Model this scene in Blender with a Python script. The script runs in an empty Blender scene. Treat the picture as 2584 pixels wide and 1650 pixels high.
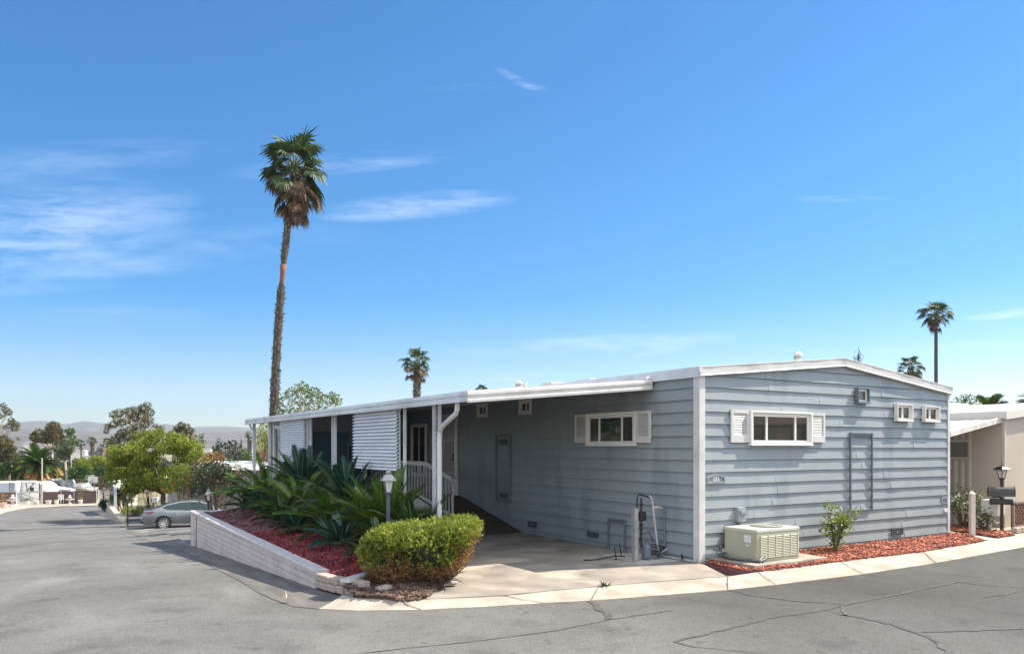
import bpy, bmesh, math, random
import numpy as np
from mathutils import Vector, Matrix
R = math.radians
scene = bpy.context.scene
# ------------------------------------------------------------------ camera
CZ, FP, U0, V0 = 1.93, 1952.0, 1292.0, 1127.0      # eye height, focal length and horizon measured in the photo
cam_d = bpy.data.cameras.new("camera"); cam = bpy.data.objects.new("camera", cam_d)
scene.collection.objects.link(cam); scene.camera = cam
cam.location = (0, 0, CZ); cam.rotation_euler = (R(90), 0, 0)
cam_d.sensor_width = 36; cam_d.lens = FP/2584*36; cam_d.shift_y = (V0-825)/2584
cam_d.clip_start = .1; cam_d.clip_end = 20000
# ------------------------------------------------------------------ sun, sky, exposure
SUN = Vector((.957*.660, .288*.660, .751)).normalized()
sl = bpy.data.lights.new("sun", 'SUN'); sl.energy = 5.0; sl.angle = R(.5); sl.color = (1, .91, .77)
so = bpy.data.objects.new("sun", sl); scene.collection.objects.link(so)
so.location = (20, 5, 40); so.rotation_euler = SUN.to_track_quat('Z', 'Y').to_euler()
w = bpy.data.worlds.new("World"); scene.world = w; w.use_nodes = True
nt = w.node_tree; N = nt.nodes; LK = nt.links
for n in list(N): N.remove(n)
def nd(t, **k):
    n = N.new(t)
    for a, b in k.items(): setattr(n, a, b)
    return n
def mth(op, a, b=None, clamp=False):
    n = nd('ShaderNodeMath', operation=op); n.use_clamp = clamp
    for i, x in enumerate((a, b)):
        if x is None: continue
        if isinstance(x, (int, float)): n.inputs[i].default_value = x
        else: LK.new(x, n.inputs[i])
    return n.outputs[0]
sky = nd('ShaderNodeTexSky'); sky.sky_type = 'NISHITA'; sky.sun_disc = False
sky.sun_elevation = math.asin(SUN.z); sky.sun_rotation = math.atan2(SUN.x, SUN.y)
sky.air_density = 1.0; sky.dust_density = .15; sky.ozone_density = 2.6; sky.altitude = 100
hs = nd('ShaderNodeHueSaturation'); hs.inputs['Saturation'].default_value = 1.75; hs.inputs['Value'].default_value = 1.0
LK.new(sky.outputs[0], hs.inputs['Color'])
tc = nd('ShaderNodeTexCoord'); sp = nd('ShaderNodeSeparateXYZ'); LK.new(tc.outputs['Generated'], sp.inputs[0])
yy = mth('MAXIMUM', sp.outputs[1], .05)
px = mth('DIVIDE', sp.outputs[0], yy); pz = mth('DIVIDE', sp.outputs[2], yy)
front = mth('GREATER_THAN', sp.outputs[1], .06)
cmb = nd('ShaderNodeCombineXYZ'); LK.new(px, cmb.inputs[0]); LK.new(pz, cmb.inputs[1])
def nzs(scale, detail, rot, sx, sy, dist=0):
    mp = nd('ShaderNodeMapping'); mp.inputs['Rotation'].default_value = (0, 0, rot); mp.inputs['Scale'].default_value = (sx, sy, 1)
    LK.new(cmb.outputs[0], mp.inputs['Vector'])
    n = nd('ShaderNodeTexNoise'); n.inputs['Scale'].default_value = scale; n.inputs['Detail'].default_value = detail
    n.inputs['Roughness'].default_value = .62; n.inputs['Distortion'].default_value = dist
    LK.new(mp.outputs[0], n.inputs['Vector']); return n.outputs[0]
wisp = nzs(5, 6, R(-7), 1.0, 6.5, .4)
wisp2 = nzs(16, 5, R(-12), 1.0, 5.0, .6)
wv = mth('ADD', mth('MULTIPLY', wisp, .65), mth('MULTIPLY', wisp2, .35))
wv = mth('MULTIPLY', mth('SUBTRACT', wv, .40), 5.0, True)
total = None
for (u, v, au, av, rot, st) in [(120, 570, 420, 115, 7, .62), (60, 420, 560, 60, 5, .22), (330, 640, 640, 60, 5, .22), (1050, 520, 270, 38, 5, .75), (860, 415, 320, 30, 5, .38), (1300, 200, 60, 14, -28, .5), (1335, 218, 50, 10, -8, .5), (1180, 222, 130, 14, 3, .22),
        (2130, 503, 130, 12, 0, .5), (1500, 868, 420, 26, 3, .6), (1650, 888, 110, 12, 8, .5), (2560, 790, 150, 14, 6, .8), (2350, 880, 320, 18, 4, .3),
        (200, 700, 380, 40, 6, .3), (300, 800, 250, 35, 0, .18), (1290, 955, 90, 8, 6, .4)]:
    cx, cy = (u-U0)/FP, (V0-v)/FP; a, b = au/FP, av/FP; c, s_ = math.cos(R(rot)), math.sin(R(rot))
    dx = mth('SUBTRACT', px, cx); dy = mth('SUBTRACT', pz, cy)
    e1 = mth('DIVIDE', mth('ADD', mth('MULTIPLY', dx, c), mth('MULTIPLY', dy, s_)), a)
    e2 = mth('DIVIDE', mth('SUBTRACT', mth('MULTIPLY', dy, c), mth('MULTIPLY', dx, s_)), b)
    r2 = mth('ADD', mth('MULTIPLY', e1, e1), mth('MULTIPLY', e2, e2))
    m = mth('MULTIPLY', mth('SUBTRACT', 1.0, r2, True), st*.62)
    total = m if total is None else mth('ADD', total, m)
cl = mth('MULTIPLY', mth('MULTIPLY', total, wv), front, True)
mx = nd('ShaderNodeMixRGB'); LK.new(cl, mx.inputs[0]); hz_ = nd('ShaderNodeMixRGB'); hz_.blend_type = 'MULTIPLY'; LK.new(mth('SUBTRACT', 1.0, mth('MULTIPLY', sp.outputs[2], 3.2), True), hz_.inputs[0]); LK.new(hs.outputs[0], hz_.inputs[1]); hz_.inputs[2].default_value = (.80, .84, .98, 1); LK.new(hz_.outputs[0], mx.inputs[1]); mx.inputs[2].default_value = (6.2, 7.2, 9.2, 1)
# bright broken cloud added unseen behind the camera to lift the shaded walls
den = mth('MAXIMUM', mth('ADD', sp.outputs[2], .18), .05); cb2 = nd('ShaderNodeCombineXYZ'); LK.new(mth('DIVIDE', sp.outputs[0], den), cb2.inputs[0]); LK.new(mth('DIVIDE', sp.outputs[1], den), cb2.inputs[1])
n2 = nd('ShaderNodeTexNoise'); n2.inputs['Scale'].default_value = 1.1; n2.inputs['Detail'].default_value = 7; LK.new(cb2.outputs[0], n2.inputs['Vector'])
back = mth('MULTIPLY', mth('SUBTRACT', mth('MULTIPLY', sp.outputs[1], -1.), .02), 4., True)
c2m = mth('MULTIPLY', mth('MULTIPLY', mth('SUBTRACT', n2.outputs[0], .38), 5., True), back, True); c2m = mth('MULTIPLY', c2m, mth('GREATER_THAN', sp.outputs[2], 0.))
mx2 = nd('ShaderNodeMixRGB'); LK.new(c2m, mx2.inputs[0]); LK.new(mx.outputs[0], mx2.inputs[1]); mx2.inputs[2].default_value = (15.5, 15.7, 16.0, 1)
bg = nd('ShaderNodeBackground'); bg.inputs['Strength'].default_value = .079; LK.new(mx2.outputs[0], bg.inputs['Color'])
wo = nd('ShaderNodeOutputWorld'); LK.new(bg.outputs[0], wo.inputs['Surface'])
vs = scene.view_settings; vs.view_transform = 'Standard'; vs.look = 'None'; vs.gamma = 1; vs.exposure = 1.1; vs.use_curve_mapping = False

# ------------------------------------------------------------------ frames and measuring helpers
# house frame: x = t (along the sunny gable), y = s (back along the shaded side), z up, origin at the near corner
C0 = Vector((3.12, 12.88, 0)); BX = Vector((.849, .528, 0)).normalized(); AY = Vector((-BX.y, BX.x, 0)); TH = math.atan2(BX.y, BX.x)
def H(t, s, z=0): return C0 + BX*t + AY*s + Vector((0, 0, z))
def ray(u, v): return Vector(((u-U0)/FP, 1, -(v-V0)/FP))
def toH(p): d = p - C0; return (BX.dot(d), AY.dot(d), p.z)
def G(u, v, s0=0):                       # a point on a gable-parallel plane -> t, z
    d = ray(u, v); y = (s0 + AY.dot(C0))/AY.dot(d); p = d*y; return BX.dot(p-C0), p.z+CZ
def L(u, v, t0=0):                       # a point on a side-parallel plane -> s, z
    d = ray(u, v); y = (t0 + BX.dot(C0))/BX.dot(d); p = d*y; return AY.dot(p-C0), p.z+CZ
def W(u, v, y): d = ray(u, v)*y; return Vector((d.x, d.y, d.z+CZ))
KN = [(-9000, 0), (0, 0), (12, -.55), (33, -2.07), (75, -3.46), (400, -14), (2000, -14), (3200, -5), (9000, 0)]
def hs_(s):
    for (a, za), (b, zb) in zip(KN, KN[1:]):
        if s <= b: return za + (zb-za)*(s-a)/(b-a)
    return 0
def hw(x, y): return hs_(AY.dot(Vector((x, y, 0))-C0))
def GP(u, v, off=0.):                    # photo ray onto the sloping ground
    d = ray(u, v); lo, hi = 2., 400.
    f = lambda y: CZ + d.z*y - (hw(d.x*y, y)+off)
    y = lo
    while f(y) > 0 and y < hi: y += .25
    lo = y-.25; hi = y
    for _ in range(30):
        m = (lo+hi)/2
        if f(m) > 0: lo = m
        else: hi = m
    return Vector((d.x*lo, lo, CZ+d.z*lo))
ORG = {}
def coll(): return scene.collection
def tag(o, label=None, cat=None, group=None, kind=None):
    if label: o['label'] = label
    if cat: o['category'] = cat
    if group: o['group'] = group
    if kind: o['kind'] = kind
    return o
def thing(name, label, cat, frame='H', at=(0, 0, 0), group=None, rz=0):
    o = bpy.data.objects.new(name, None); coll().objects.link(o); o.empty_display_size = .2
    at = Vector(at)
    if frame == 'H': o.location = H(*at); o.rotation_euler = (0, 0, TH)
    else: o.location = at; o.rotation_euler = (0, 0, rz)
    ORG[o.name] = Vector((0, 0, 0)) if frame == 'L' else at
    return tag(o, label, cat, group)
def root(o):
    while o.parent: o = o.parent
    return o
def mesh_obj(name, verts, faces, mat, parent=None, frame='H', at=(0, 0, 0), smooth=False):
    at = Vector(at)
    org = ORG[root(parent).name] if parent else at
    me = bpy.data.meshes.new(name)
    if isinstance(verts, np.ndarray):
        verts = verts - np.array(org)
        nv, nf = len(verts), len(faces); k = faces.shape[1]
        me.vertices.add(nv); me.vertices.foreach_set('co', verts.astype(np.float32).ravel())
        me.loops.add(nf*k); me.loops.foreach_set('vertex_index', faces.astype(np.int32).ravel())
        me.polygons.add(nf); me.polygons.foreach_set('loop_start', np.arange(0, nf*k, k, dtype=np.int32))
        me.polygons.foreach_set('loop_total', np.full(nf, k, dtype=np.int32)); me.update(calc_edges=True)
    else:
        me.from_pydata([tuple(Vector(v)-org) for v in verts], [], faces)
    if smooth:
        me.polygons.foreach_set('use_smooth', [True]*len(me.polygons))
    me.update()
    for m_ in (mat if isinstance(mat, (list, tuple)) else [mat]): me.materials.append(m_)
    o = bpy.data.objects.new(name, me); coll().objects.link(o)
    if parent: o.parent = parent
    else:
        if frame == 'H': o.location = H(*at); o.rotation_euler = (0, 0, TH)
        else: o.location = at
        ORG[o.name] = at
    return o
class MB:
    def __init__(s): s.v = []; s.f = []
    def add(s, vs_, fs):
        k = len(s.v); s.v += [tuple(x) for x in vs_]; s.f += [tuple(i+k for i in f) for f in fs]
        return s
    def box(s, a, b, bev=0):
        x0, y0, z0 = a; x1, y1, z1 = b
        if x0 > x1: x0, x1 = x1, x0
        if y0 > y1: y0, y1 = y1, y0
        if z0 > z1: z0, z1 = z1, z0
        if bev <= 0:
            return s.add([(x0, y0, z0), (x1, y0, z0), (x1, y1, z0), (x0, y1, z0), (x0, y0, z1), (x1, y0, z1), (x1, y1, z1), (x0, y1, z1)],
                         [(3, 2, 1, 0), (4, 5, 6, 7), (0, 1, 5, 4), (1, 2, 6, 5), (2, 3, 7, 6), (3, 0, 4, 7)])
        bm = bmesh.new(); bmesh.ops.create_cube(bm, size=1)
        for v in bm.verts: v.co = Vector(((x0+x1)/2+v.co.x*(x1-x0), (y0+y1)/2+v.co.y*(y1-y0), (z0+z1)/2+v.co.z*(z1-z0)))
        bmesh.ops.bevel(bm, geom=bm.edges[:], offset=bev, segments=2, affect='EDGES', profile=.5)
        bm.verts.index_update(); s.add([v.co for v in bm.verts], [[v.index for v in f.verts] for f in bm.faces]); bm.free(); return s
    def obox(s, p, q, w, h, up=(0, 0, 1)):           # a bar from p to q, w wide, h high
        p, q = Vector(p), Vector(q); d = (q-p).normalized(); up = Vector(up)
        x = d.cross(up)
        if x.length < 1e-4: x = Vector((1, 0, 0))
        x.normalize(); y = x.cross(d).normalized(); vs_ = []
        for c in (p, q):
            for a, b in ((-1, -1), (1, -1), (1, 1), (-1, 1)): vs_.append(c + x*a*w/2 + y*b*h/2)
        return s.add(vs_, [(3, 2, 1, 0), (4, 5, 6, 7), (0, 1, 5, 4), (1, 2, 6, 5), (2, 3, 7, 6), (3, 0, 4, 7)])
    def tube(s, pts, r, n=10, caps=True):
        pts = [Vector(p) for p in pts]; rs = r if isinstance(r, (list, tuple)) else [r]*len(pts)
        k = len(s.v); px_ = None
        for i, p in enumerate(pts):
            d = (pts[min(i+1, len(pts)-1)]-pts[max(i-1, 0)]).normalized()
            x = (px_ - d*px_.dot(d)) if px_ else d.orthogonal()
            if x.length < 1e-5: x = d.orthogonal()
            x.normalize(); px_ = x; y = d.cross(x)
            for j in range(n):
                a = 2*math.pi*j/n; s.v.append(tuple(p + (x*math.cos(a)+y*math.sin(a))*rs[i]))
        for i in range(len(pts)-1):
            for j in range(n):
                a, b = k+i*n+j, k+i*n+(j+1) % n; s.f.append((a, b, b+n, a+n))
        if caps:
            s.f.append(tuple(k+j for j in range(n))[::-1]); s.f.append(tuple(k+(len(pts)-1)*n+j for j in range(n)))
        return s
    def lathe(s, c, prof, n=20, square=False, rot=0):
        c = Vector(c); k = len(s.v)
        for r_, z in prof:
            for j in range(n):
                a = 2*math.pi*(j+.5)/n + rot; s.v.append(tuple(c+Vector((r_*math.cos(a), r_*math.sin(a), z))))
        for i in range(len(prof)-1):
            for j in range(n):
                a, b = k+i*n+j, k+i*n+(j+1) % n; s.f.append((a, b, b+n, a+n))
        s.f.append(tuple(k+j for j in range(n))[::-1]); s.f.append(tuple(k+(len(prof)-1)*n+j for j in range(n)))
        return s
    def prism(s, poly, p0, ex, ey, ez, d):           # 2-D outline extruded by d along ez
        p0, ex, ey, ez = map(Vector, (p0, ex, ey, ez)); n = len(poly)
        vs_ = [p0+ex*a+ey*b for a, b in poly] + [p0+ex*a+ey*b+ez*d for a, b in poly]
        return s.add(vs_, [tuple(range(n))[::-1], tuple(range(n, 2*n))] + [(i, (i+1) % n, (i+1) % n+n, i+n) for i in range(n)])
    def build(s, name, mat, parent=None, frame='H', at=(0, 0, 0), smooth=False):
        return mesh_obj(name, s.v, s.f, mat, parent, frame, at, smooth)
def drape(name, poly, zoff, mat, skirt=0, zf=None, frame_world=True, cuts=(), kind='structure', cell=None):
    """polygon of (t, s) laid on the slope as a sheet, cut where the slope changes"""
    bm = bmesh.new(); vs_ = [bm.verts.new((t, s, 0)) for t, s in poly]; bm.faces.new(vs_)
    ks = [k for k, _ in KN[1:-1]] + list(cuts)
    if cell:
        t0, t1 = min(p[0] for p in poly), max(p[0] for p in poly); s0, s1 = min(p[1] for p in poly), max(p[1] for p in poly)
        ks += list(np.arange(s0+cell, s1, cell))
        for tt in np.arange(t0+cell, t1, cell):
            bmesh.ops.bisect_plane(bm, geom=bm.verts[:]+bm.edges[:]+bm.faces[:], plane_co=(tt, 0, 0), plane_no=(1, 0, 0))
    for k in ks:
        bmesh.ops.bisect_plane(bm, geom=bm.verts[:]+bm.edges[:]+bm.faces[:], plane_co=(0, k, 0), plane_no=(0, 1, 0))
    bmesh.ops.triangulate(bm, faces=bm.faces[:])
    for v in bm.verts:
        v.co.z = (zf(v.co.x, v.co.y) if zf else hs_(v.co.y)) + zoff
    bmesh.ops.recalc_face_normals(bm, faces=bm.faces[:])
    if sum(f.normal.z*f.calc_area() for f in bm.faces) < 0: bmesh.ops.reverse_faces(bm, faces=bm.faces[:])
    if skirt:
        be = [e for e in bm.edges if e.is_boundary]
        r_ = bmesh.ops.extrude_edge_only(bm, edges=be)
        for v in [x for x in r_['geom'] if isinstance(x, bmesh.types.BMVert)]: v.co.z -= skirt
    bm.verts.index_update()
    o = mesh_obj(name, [v.co.copy() for v in bm.verts], [[v.index for v in f.verts] for f in bm.faces], mat, None, 'H')
    bm.free()
    if kind: o['kind'] = kind
    return o
# ------------------------------------------------------------------ materials
MATS = {}
def asphalt_zones(m):
    T = m.node_tree; n_ = T.nodes; l_ = T.links; b = n_['Principled BSDF']; src = b.inputs['Base Color'].links[0].from_socket
    co = n_.new('ShaderNodeTexCoord'); sx = n_.new('ShaderNodeSeparateXYZ'); l_.new(co.outputs['Object'], sx.inputs[0]); q = n_.new('ShaderNodeTexNoise'); q.inputs['Scale'].default_value = .35; q.inputs['Detail'].default_value = 5; l_.new(co.outputs['Object'], q.inputs['Vector'])
    a = n_.new('ShaderNodeMath'); a.operation = 'MULTIPLY_ADD'; l_.new(q.outputs[0], a.inputs[0]); a.inputs[1].default_value = 7; l_.new(sx.outputs[0], a.inputs[2])
    r = n_.new('ShaderNodeMapRange'); r.interpolation_type = 'SMOOTHSTEP'; r.inputs['From Min'].default_value = -3.5; r.inputs['From Max'].default_value = 5; l_.new(a.outputs[0], r.inputs['Value'])
    x = n_.new('ShaderNodeMixRGB'); x.blend_type = 'MULTIPLY'; l_.new(r.outputs[0], x.inputs[0]); l_.new(src, x.inputs[1]); x.inputs[2].default_value = (.50, .50, .50, 1)
    def layer(prev, scale, det, lo, hi, ca, cb, st=(1, 1, 1)):      # aggregate, oil, tyre wear, pale scuffs
        mp = n_.new('ShaderNodeMapping'); mp.inputs['Scale'].default_value = st; l_.new(co.outputs['Object'], mp.inputs[0]); k = n_.new('ShaderNodeTexNoise'); k.inputs['Scale'].default_value = scale; k.inputs['Detail'].default_value = det; l_.new(mp.outputs[0], k.inputs['Vector'])
        rr = n_.new('ShaderNodeMapRange'); rr.inputs['From Min'].default_value = lo; rr.inputs['From Max'].default_value = hi; rr.inputs['To Min'].default_value = ca; rr.inputs['To Max'].default_value = cb; l_.new(k.outputs[0], rr.inputs['Value'])
        y = n_.new('ShaderNodeVectorMath'); y.operation = 'SCALE'; l_.new(prev, y.inputs[0]); l_.new(rr.outputs[0], y.inputs['Scale']); return y.outputs[0]
    c = layer(x.outputs[0], 38, 3, .35, .65, .78, 1.22); c = layer(c, 9, 6, .3, .7, .9, 1.1); c = layer(c, 1.3, 7, .56, .70, 1., .74); c = layer(c, .9, 6, .60, .72, 1., 1.22, (1, .25, 1)); c = layer(c, 6, 3, .66, .74, 1., .62); c = layer(c, 11, 3, .70, .78, 1., 1.6)
    l_.new(c, b.inputs['Base Color'])
def mat(name, c, r=.6, c2=None, ns=4., det=5, bump=0., bs=60., metal=0., spec=.5, lo=.35, hi=.65, c3=None, ns3=1., stretch=None, coat=0, isl=0):
    if name in MATS: return MATS[name]
    m = bpy.data.materials.new(name); m.use_nodes = True; T = m.node_tree; n_ = T.nodes; l_ = T.links
    b = n_['Principled BSDF']; b.inputs['Base Color'].default_value = (*c, 1); b.inputs['Roughness'].default_value = r
    b.inputs['Metallic'].default_value = metal; b.inputs['Specular IOR Level'].default_value = spec
    if coat: b.inputs['Coat Weight'].default_value = coat; b.inputs['Coat Roughness'].default_value = .05
    co = n_.new('ShaderNodeTexCoord'); vec = co.outputs['Object']
    if stretch:
        mp = n_.new('ShaderNodeMapping'); mp.inputs['Scale'].default_value = stretch; l_.new(vec, mp.inputs[0]); vec = mp.outputs[0]
    def noise(sc, d):
        q = n_.new('ShaderNodeTexNoise'); q.inputs['Scale'].default_value = sc; q.inputs['Detail'].default_value = d; l_.new(vec, q.inputs['Vector']); return q.outputs[0]
    out = None
    def mixc(f, a, bcol):
        x = n_.new('ShaderNodeMixRGB'); l_.new(f, x.inputs[0])
        if isinstance(a, tuple): x.inputs[1].default_value = (*a, 1)
        else: l_.new(a, x.inputs[1])
        x.inputs[2].default_value = (*bcol, 1); return x.outputs[0]
    def ramp(src, a, bb):
        q = n_.new('ShaderNodeMapRange'); q.inputs['From Min'].default_value = a; q.inputs['From Max'].default_value = bb; l_.new(src, q.inputs['Value']); return q.outputs[0]
    if c2: out = mixc(ramp(noise(ns, det), lo, hi), c, c2)
    if c3: out = mixc(ramp(noise(ns3, det), .52, .66), out if out is not None else c, c3)
    if isl:
        g = n_.new('ShaderNodeNewGeometry'); hh = n_.new('ShaderNodeHueSaturation')
        q = n_.new('ShaderNodeMapRange'); q.inputs['To Min'].default_value = 1-isl; q.inputs['To Max'].default_value = 1+isl
        l_.new(g.outputs['Random Per Island'], q.inputs['Value']); l_.new(q.outputs[0], hh.inputs['Value'])
        if out is not None: l_.new(out, hh.inputs['Color'])
        else: hh.inputs['Color'].default_value = (*c, 1)
        out = hh.outputs[0]
    if out is not None: l_.new(out, b.inputs['Base Color'])
    if bump:
        bp = n_.new('ShaderNodeBump'); bp.inputs['Strength'].default_value = bump; bp.inputs['Distance'].default_value = .02
        l_.new(noise(bs, 4), bp.inputs['Height']); l_.new(bp.outputs[0], b.inputs['Normal'])
    MATS[name] = m; return m
def leafm(name, c1, c2, c3=None, tr=.35, r=.45, patch=1.2):
    """leaves: colour differs leaf by leaf and branch by branch; light passes through"""
    if name in MATS: return MATS[name]
    m = bpy.data.materials.new(name); m.use_nodes = True; T = m.node_tree; n_ = T.nodes; l_ = T.links
    b = n_['Principled BSDF']; b.inputs['Roughness'].default_value = r
    g = n_.new('ShaderNodeNewGeometry'); cr = n_.new('ShaderNodeValToRGB'); e = cr.color_ramp.elements
    e[0].color = (*c1, 1); e[1].color = (*c2, 1); e[0].position = .1; e[1].position = .75
    if c3: x = e.new(.97); x.color = (*c3, 1)
    co = n_.new('ShaderNodeTexCoord'); q = n_.new('ShaderNodeTexNoise'); q.inputs['Scale'].default_value = patch; l_.new(co.outputs['Object'], q.inputs['Vector'])
    ad = n_.new('ShaderNodeMath'); ad.operation = 'MULTIPLY_ADD'; l_.new(q.outputs[0], ad.inputs[0]); ad.inputs[1].default_value = 1.5
    sb = n_.new('ShaderNodeMath'); sb.operation = 'MULTIPLY_ADD'; l_.new(g.outputs['Random Per Island'], sb.inputs[0]); sb.inputs[1].default_value = .7; sb.inputs[2].default_value = -.6
    l_.new(sb.outputs[0], ad.inputs[2]); l_.new(ad.outputs[0], cr.inputs[0]); l_.new(cr.outputs[0], b.inputs['Base Color'])
    t = n_.new('ShaderNodeBsdfTranslucent'); l_.new(cr.outputs[0], t.inputs[0]); mxs = n_.new('ShaderNodeMixShader'); mxs.inputs[0].default_value = tr
    o = n_['Material Output']; l_.new(b.outputs[0], mxs.inputs[1]); l_.new(t.outputs[0], mxs.inputs[2]); l_.new(mxs.outputs[0], o.inputs['Surface'])
    MATS[name] = m; return m
SIDING = mat('siding_paint', (.235, .265, .275), .45, (.265, .293, .300), 1.6, 5, .08, 9, c3=(.20, .23, .242), ns3=1.6, stretch=(1, 1, .35))
SIDTRIM = mat('siding_trim', (.13, .16, .18), .45)
WHITE = mat('white_paint', (.60, .585, .56), .4, (.52, .505, .48), 3, 5, c3=(.46, .44, .41), ns3=2)
METALW = mat('white_aluminium', (.62, .63, .65), .36, (.54, .55, .57), 2.5, 5, c3=(.47, .47, .47), ns3=2)
VINYL = mat('vinyl_frame', (.72, .69, .64), .35)
ROOFW = mat('roof_coating', (.62, .61, .59), .6, (.50, .49, .47), 1.2, 6)
GLASS = mat('window_glass', (.015, .02, .02), .04, (.05, .045, .035), 1.1, 3, spec=.8)
BLIND = mat('curtain_behind_glass', (.075, .06, .045), .06, (.03, .025, .02), 2, 4, stretch=(9, 9, .6), spec=.8)
BLACK = mat('black_metal', (.02, .02, .02), .4)
BROWNM = mat('bronze_metal', (.035, .025, .022), .4)
SILVER = mat('lamp_silver', (.36, .35, .33), .4, (.28, .27, .26), 8)
FROST = mat('lamp_glass', (.55, .52, .46), .2, (.62, .60, .55), 20, spec=.6)
STEEL = mat('galvanized_steel', (.36, .36, .35), .5, (.26, .25, .23), 9, 6, metal=.3)
PVC = mat('pvc_pipe', (.5, .5, .5), .4, (.36, .36, .36), 6)
ASPH = mat('asphalt', (.115, .113, .107), .85, (.158, .155, .146), .7, 8, .5, 160, c3=(.10, .095, .086), ns3=.18, spec=.4)
asphalt_zones(ASPH)
CONC = mat('concrete', (.40, .355, .30), .85, (.28, .245, .20), 2.2, 9, .4, 60, c3=(.46, .41, .345), ns3=.8, spec=.3)
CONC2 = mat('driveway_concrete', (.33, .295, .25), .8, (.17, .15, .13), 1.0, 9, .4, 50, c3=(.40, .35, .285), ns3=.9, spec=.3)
CONCG = mat('gutter_concrete_shaded', (.15, .14, .125), .85, (.085, .078, .07), 1.5, 7, .3, 60, c3=(.24, .22, .195), ns3=.6, stretch=(3, .6, 1))  # concrete darkened in its colour to deepen the shade along the wall foot
DARKJ = mat('joint', (.05, .045, .04), .9, (.12, .11, .10), 8)
CRACK = mat('crack_sealant', (.045, .044, .042), .9, (.095, .092, .086), 22, 6)
DIRT = mat('soil', (.10, .06, .045), .95, (.06, .04, .03), 9, 6, .8, 40)
MULCH = mat('red_mulch', (.38, .125, .07), .85, (.23, .065, .042), 6, 5, isl=.65)
MULCHD = mat('weathered_mulch', (.15, .055, .06), .8, (.20, .11, .11), 3, 4, isl=.5)
DRYG = mat('dry_ground', (.26, .20, .12), .95, (.12, .12, .05), .02, 7, c3=(.30, .25, .17), ns3=.006)
BLOCKW = mat('painted_block', (.57, .49, .45), .7, (.48, .41, .38), 3, 6, .25, 30)
BLOCKN = mat('raw_block', (.42, .34, .29), .9, (.30, .25, .22), 12, 6, .6, 60)
RAMPC = mat('brown_carpet', (.085, .06, .042), .95, (.06, .042, .03), 6, 5, .3, 160)
TEAL = mat('dark_teal_panel', (.018, .085, .12), .4, (.03, .11, .145), .8)
NAVY = mat('navy_door', (.006, .035, .085), .5, (.01, .045, .10), 1.2)
BEIGE = mat('beige_wall', (.50, .43, .35), .6, (.45, .385, .31), 1.5, 5, stretch=(1, 1, .2))
ACM = mat('ac_cabinet', (.38, .38, .28), .45, (.34, .34, .25), 3, 5)
ACD = mat('ac_coil', (.09, .09, .065), .6)
BARK = mat('bark', (.16, .12, .09), .9, (.09, .065, .05), 6, 6, .6, 25, stretch=(1, 1, .3))
BARKP = mat('pale_bark', (.42, .36, .29), .8, (.28, .22, .17), 2, 6, .3, 15)
PALMB = mat('palm_bark', (.085, .075, .062), .9, (.04, .034, .028), 9, 5, isl=.4)
PALMR = mat('palm_bark_red', (.17, .085, .055), .8, (.14, .06, .04), 6)
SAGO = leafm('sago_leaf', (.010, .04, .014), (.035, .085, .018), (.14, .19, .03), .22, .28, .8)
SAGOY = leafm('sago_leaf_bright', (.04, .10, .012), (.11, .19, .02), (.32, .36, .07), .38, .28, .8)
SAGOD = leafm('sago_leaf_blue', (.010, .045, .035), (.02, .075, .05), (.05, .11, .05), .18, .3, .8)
CONE = mat('sago_cone', (.30, .13, .06), .9, (.16, .05, .04), 8, isl=.4)
SAGOT = mat('sago_trunk', (.09, .055, .035), .95, (.04, .025, .02), 12, 5, .8, 30)
HEDGE = leafm('hedge_leaf', (.09, .135, .014), (.27, .32, .035), (.50, .50, .08), .36, .45, 4)
HEDGED = leafm('hedge_dry', (.24, .09, .035), (.32, .19, .09), (.17, .16, .04), .2, .7, 4)
TWIG = mat('twigs', (.16, .10, .065), .9, (.09, .055, .04), 10, isl=.4)
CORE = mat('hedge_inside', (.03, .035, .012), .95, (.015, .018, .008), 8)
LYEL = leafm('leaf_yellow_green', (.11, .15, .015), (.24, .28, .03), (.46, .42, .07), .45, .45, .5)
LGRN = leafm('leaf_green', (.03, .075, .015), (.075, .14, .025), (.14, .19, .04), .35, .45, .4)
LDRK = leafm('leaf_dark', (.012, .03, .012), (.03, .06, .02), (.06, .09, .03), .25, .5, .5)
LEUC = leafm('leaf_eucalyptus', (.05, .055, .02), (.12, .11, .035), (.22, .13, .05), .3, .5, .35)
LRED = leafm('leaf_rust', (.18, .06, .02), (.26, .13, .03), (.12, .13, .03), .35, .5, .6)
LORG = leafm('frond_dry_orange', (.30, .15, .05), (.42, .24, .09), (.20, .12, .06), .3, .6, .6)
LPALM = leafm('palm_leaf', (.012, .035, .01), (.04, .08, .018), (.13, .14, .03), .22, .6, .9)
LDEAD = leafm('palm_dead_leaf', (.07, .04, .025), (.15, .095, .06), (.24, .16, .09), .25, .7, 1.2)
FLW = leafm('flower_white', (.6, .58, .45), (.75, .73, .6), None, .4, .5, 2)
FLR = leafm('flower_red', (.5, .02, .03), (.6, .06, .04), None, .4, .5, 2)
WOOD = mat('weathered_wood', (.34, .27, .20), .9, (.22, .17, .13), 5, 6, .4, 40)
rnd = random.Random(7); rng = np.random.default_rng(11)
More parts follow.
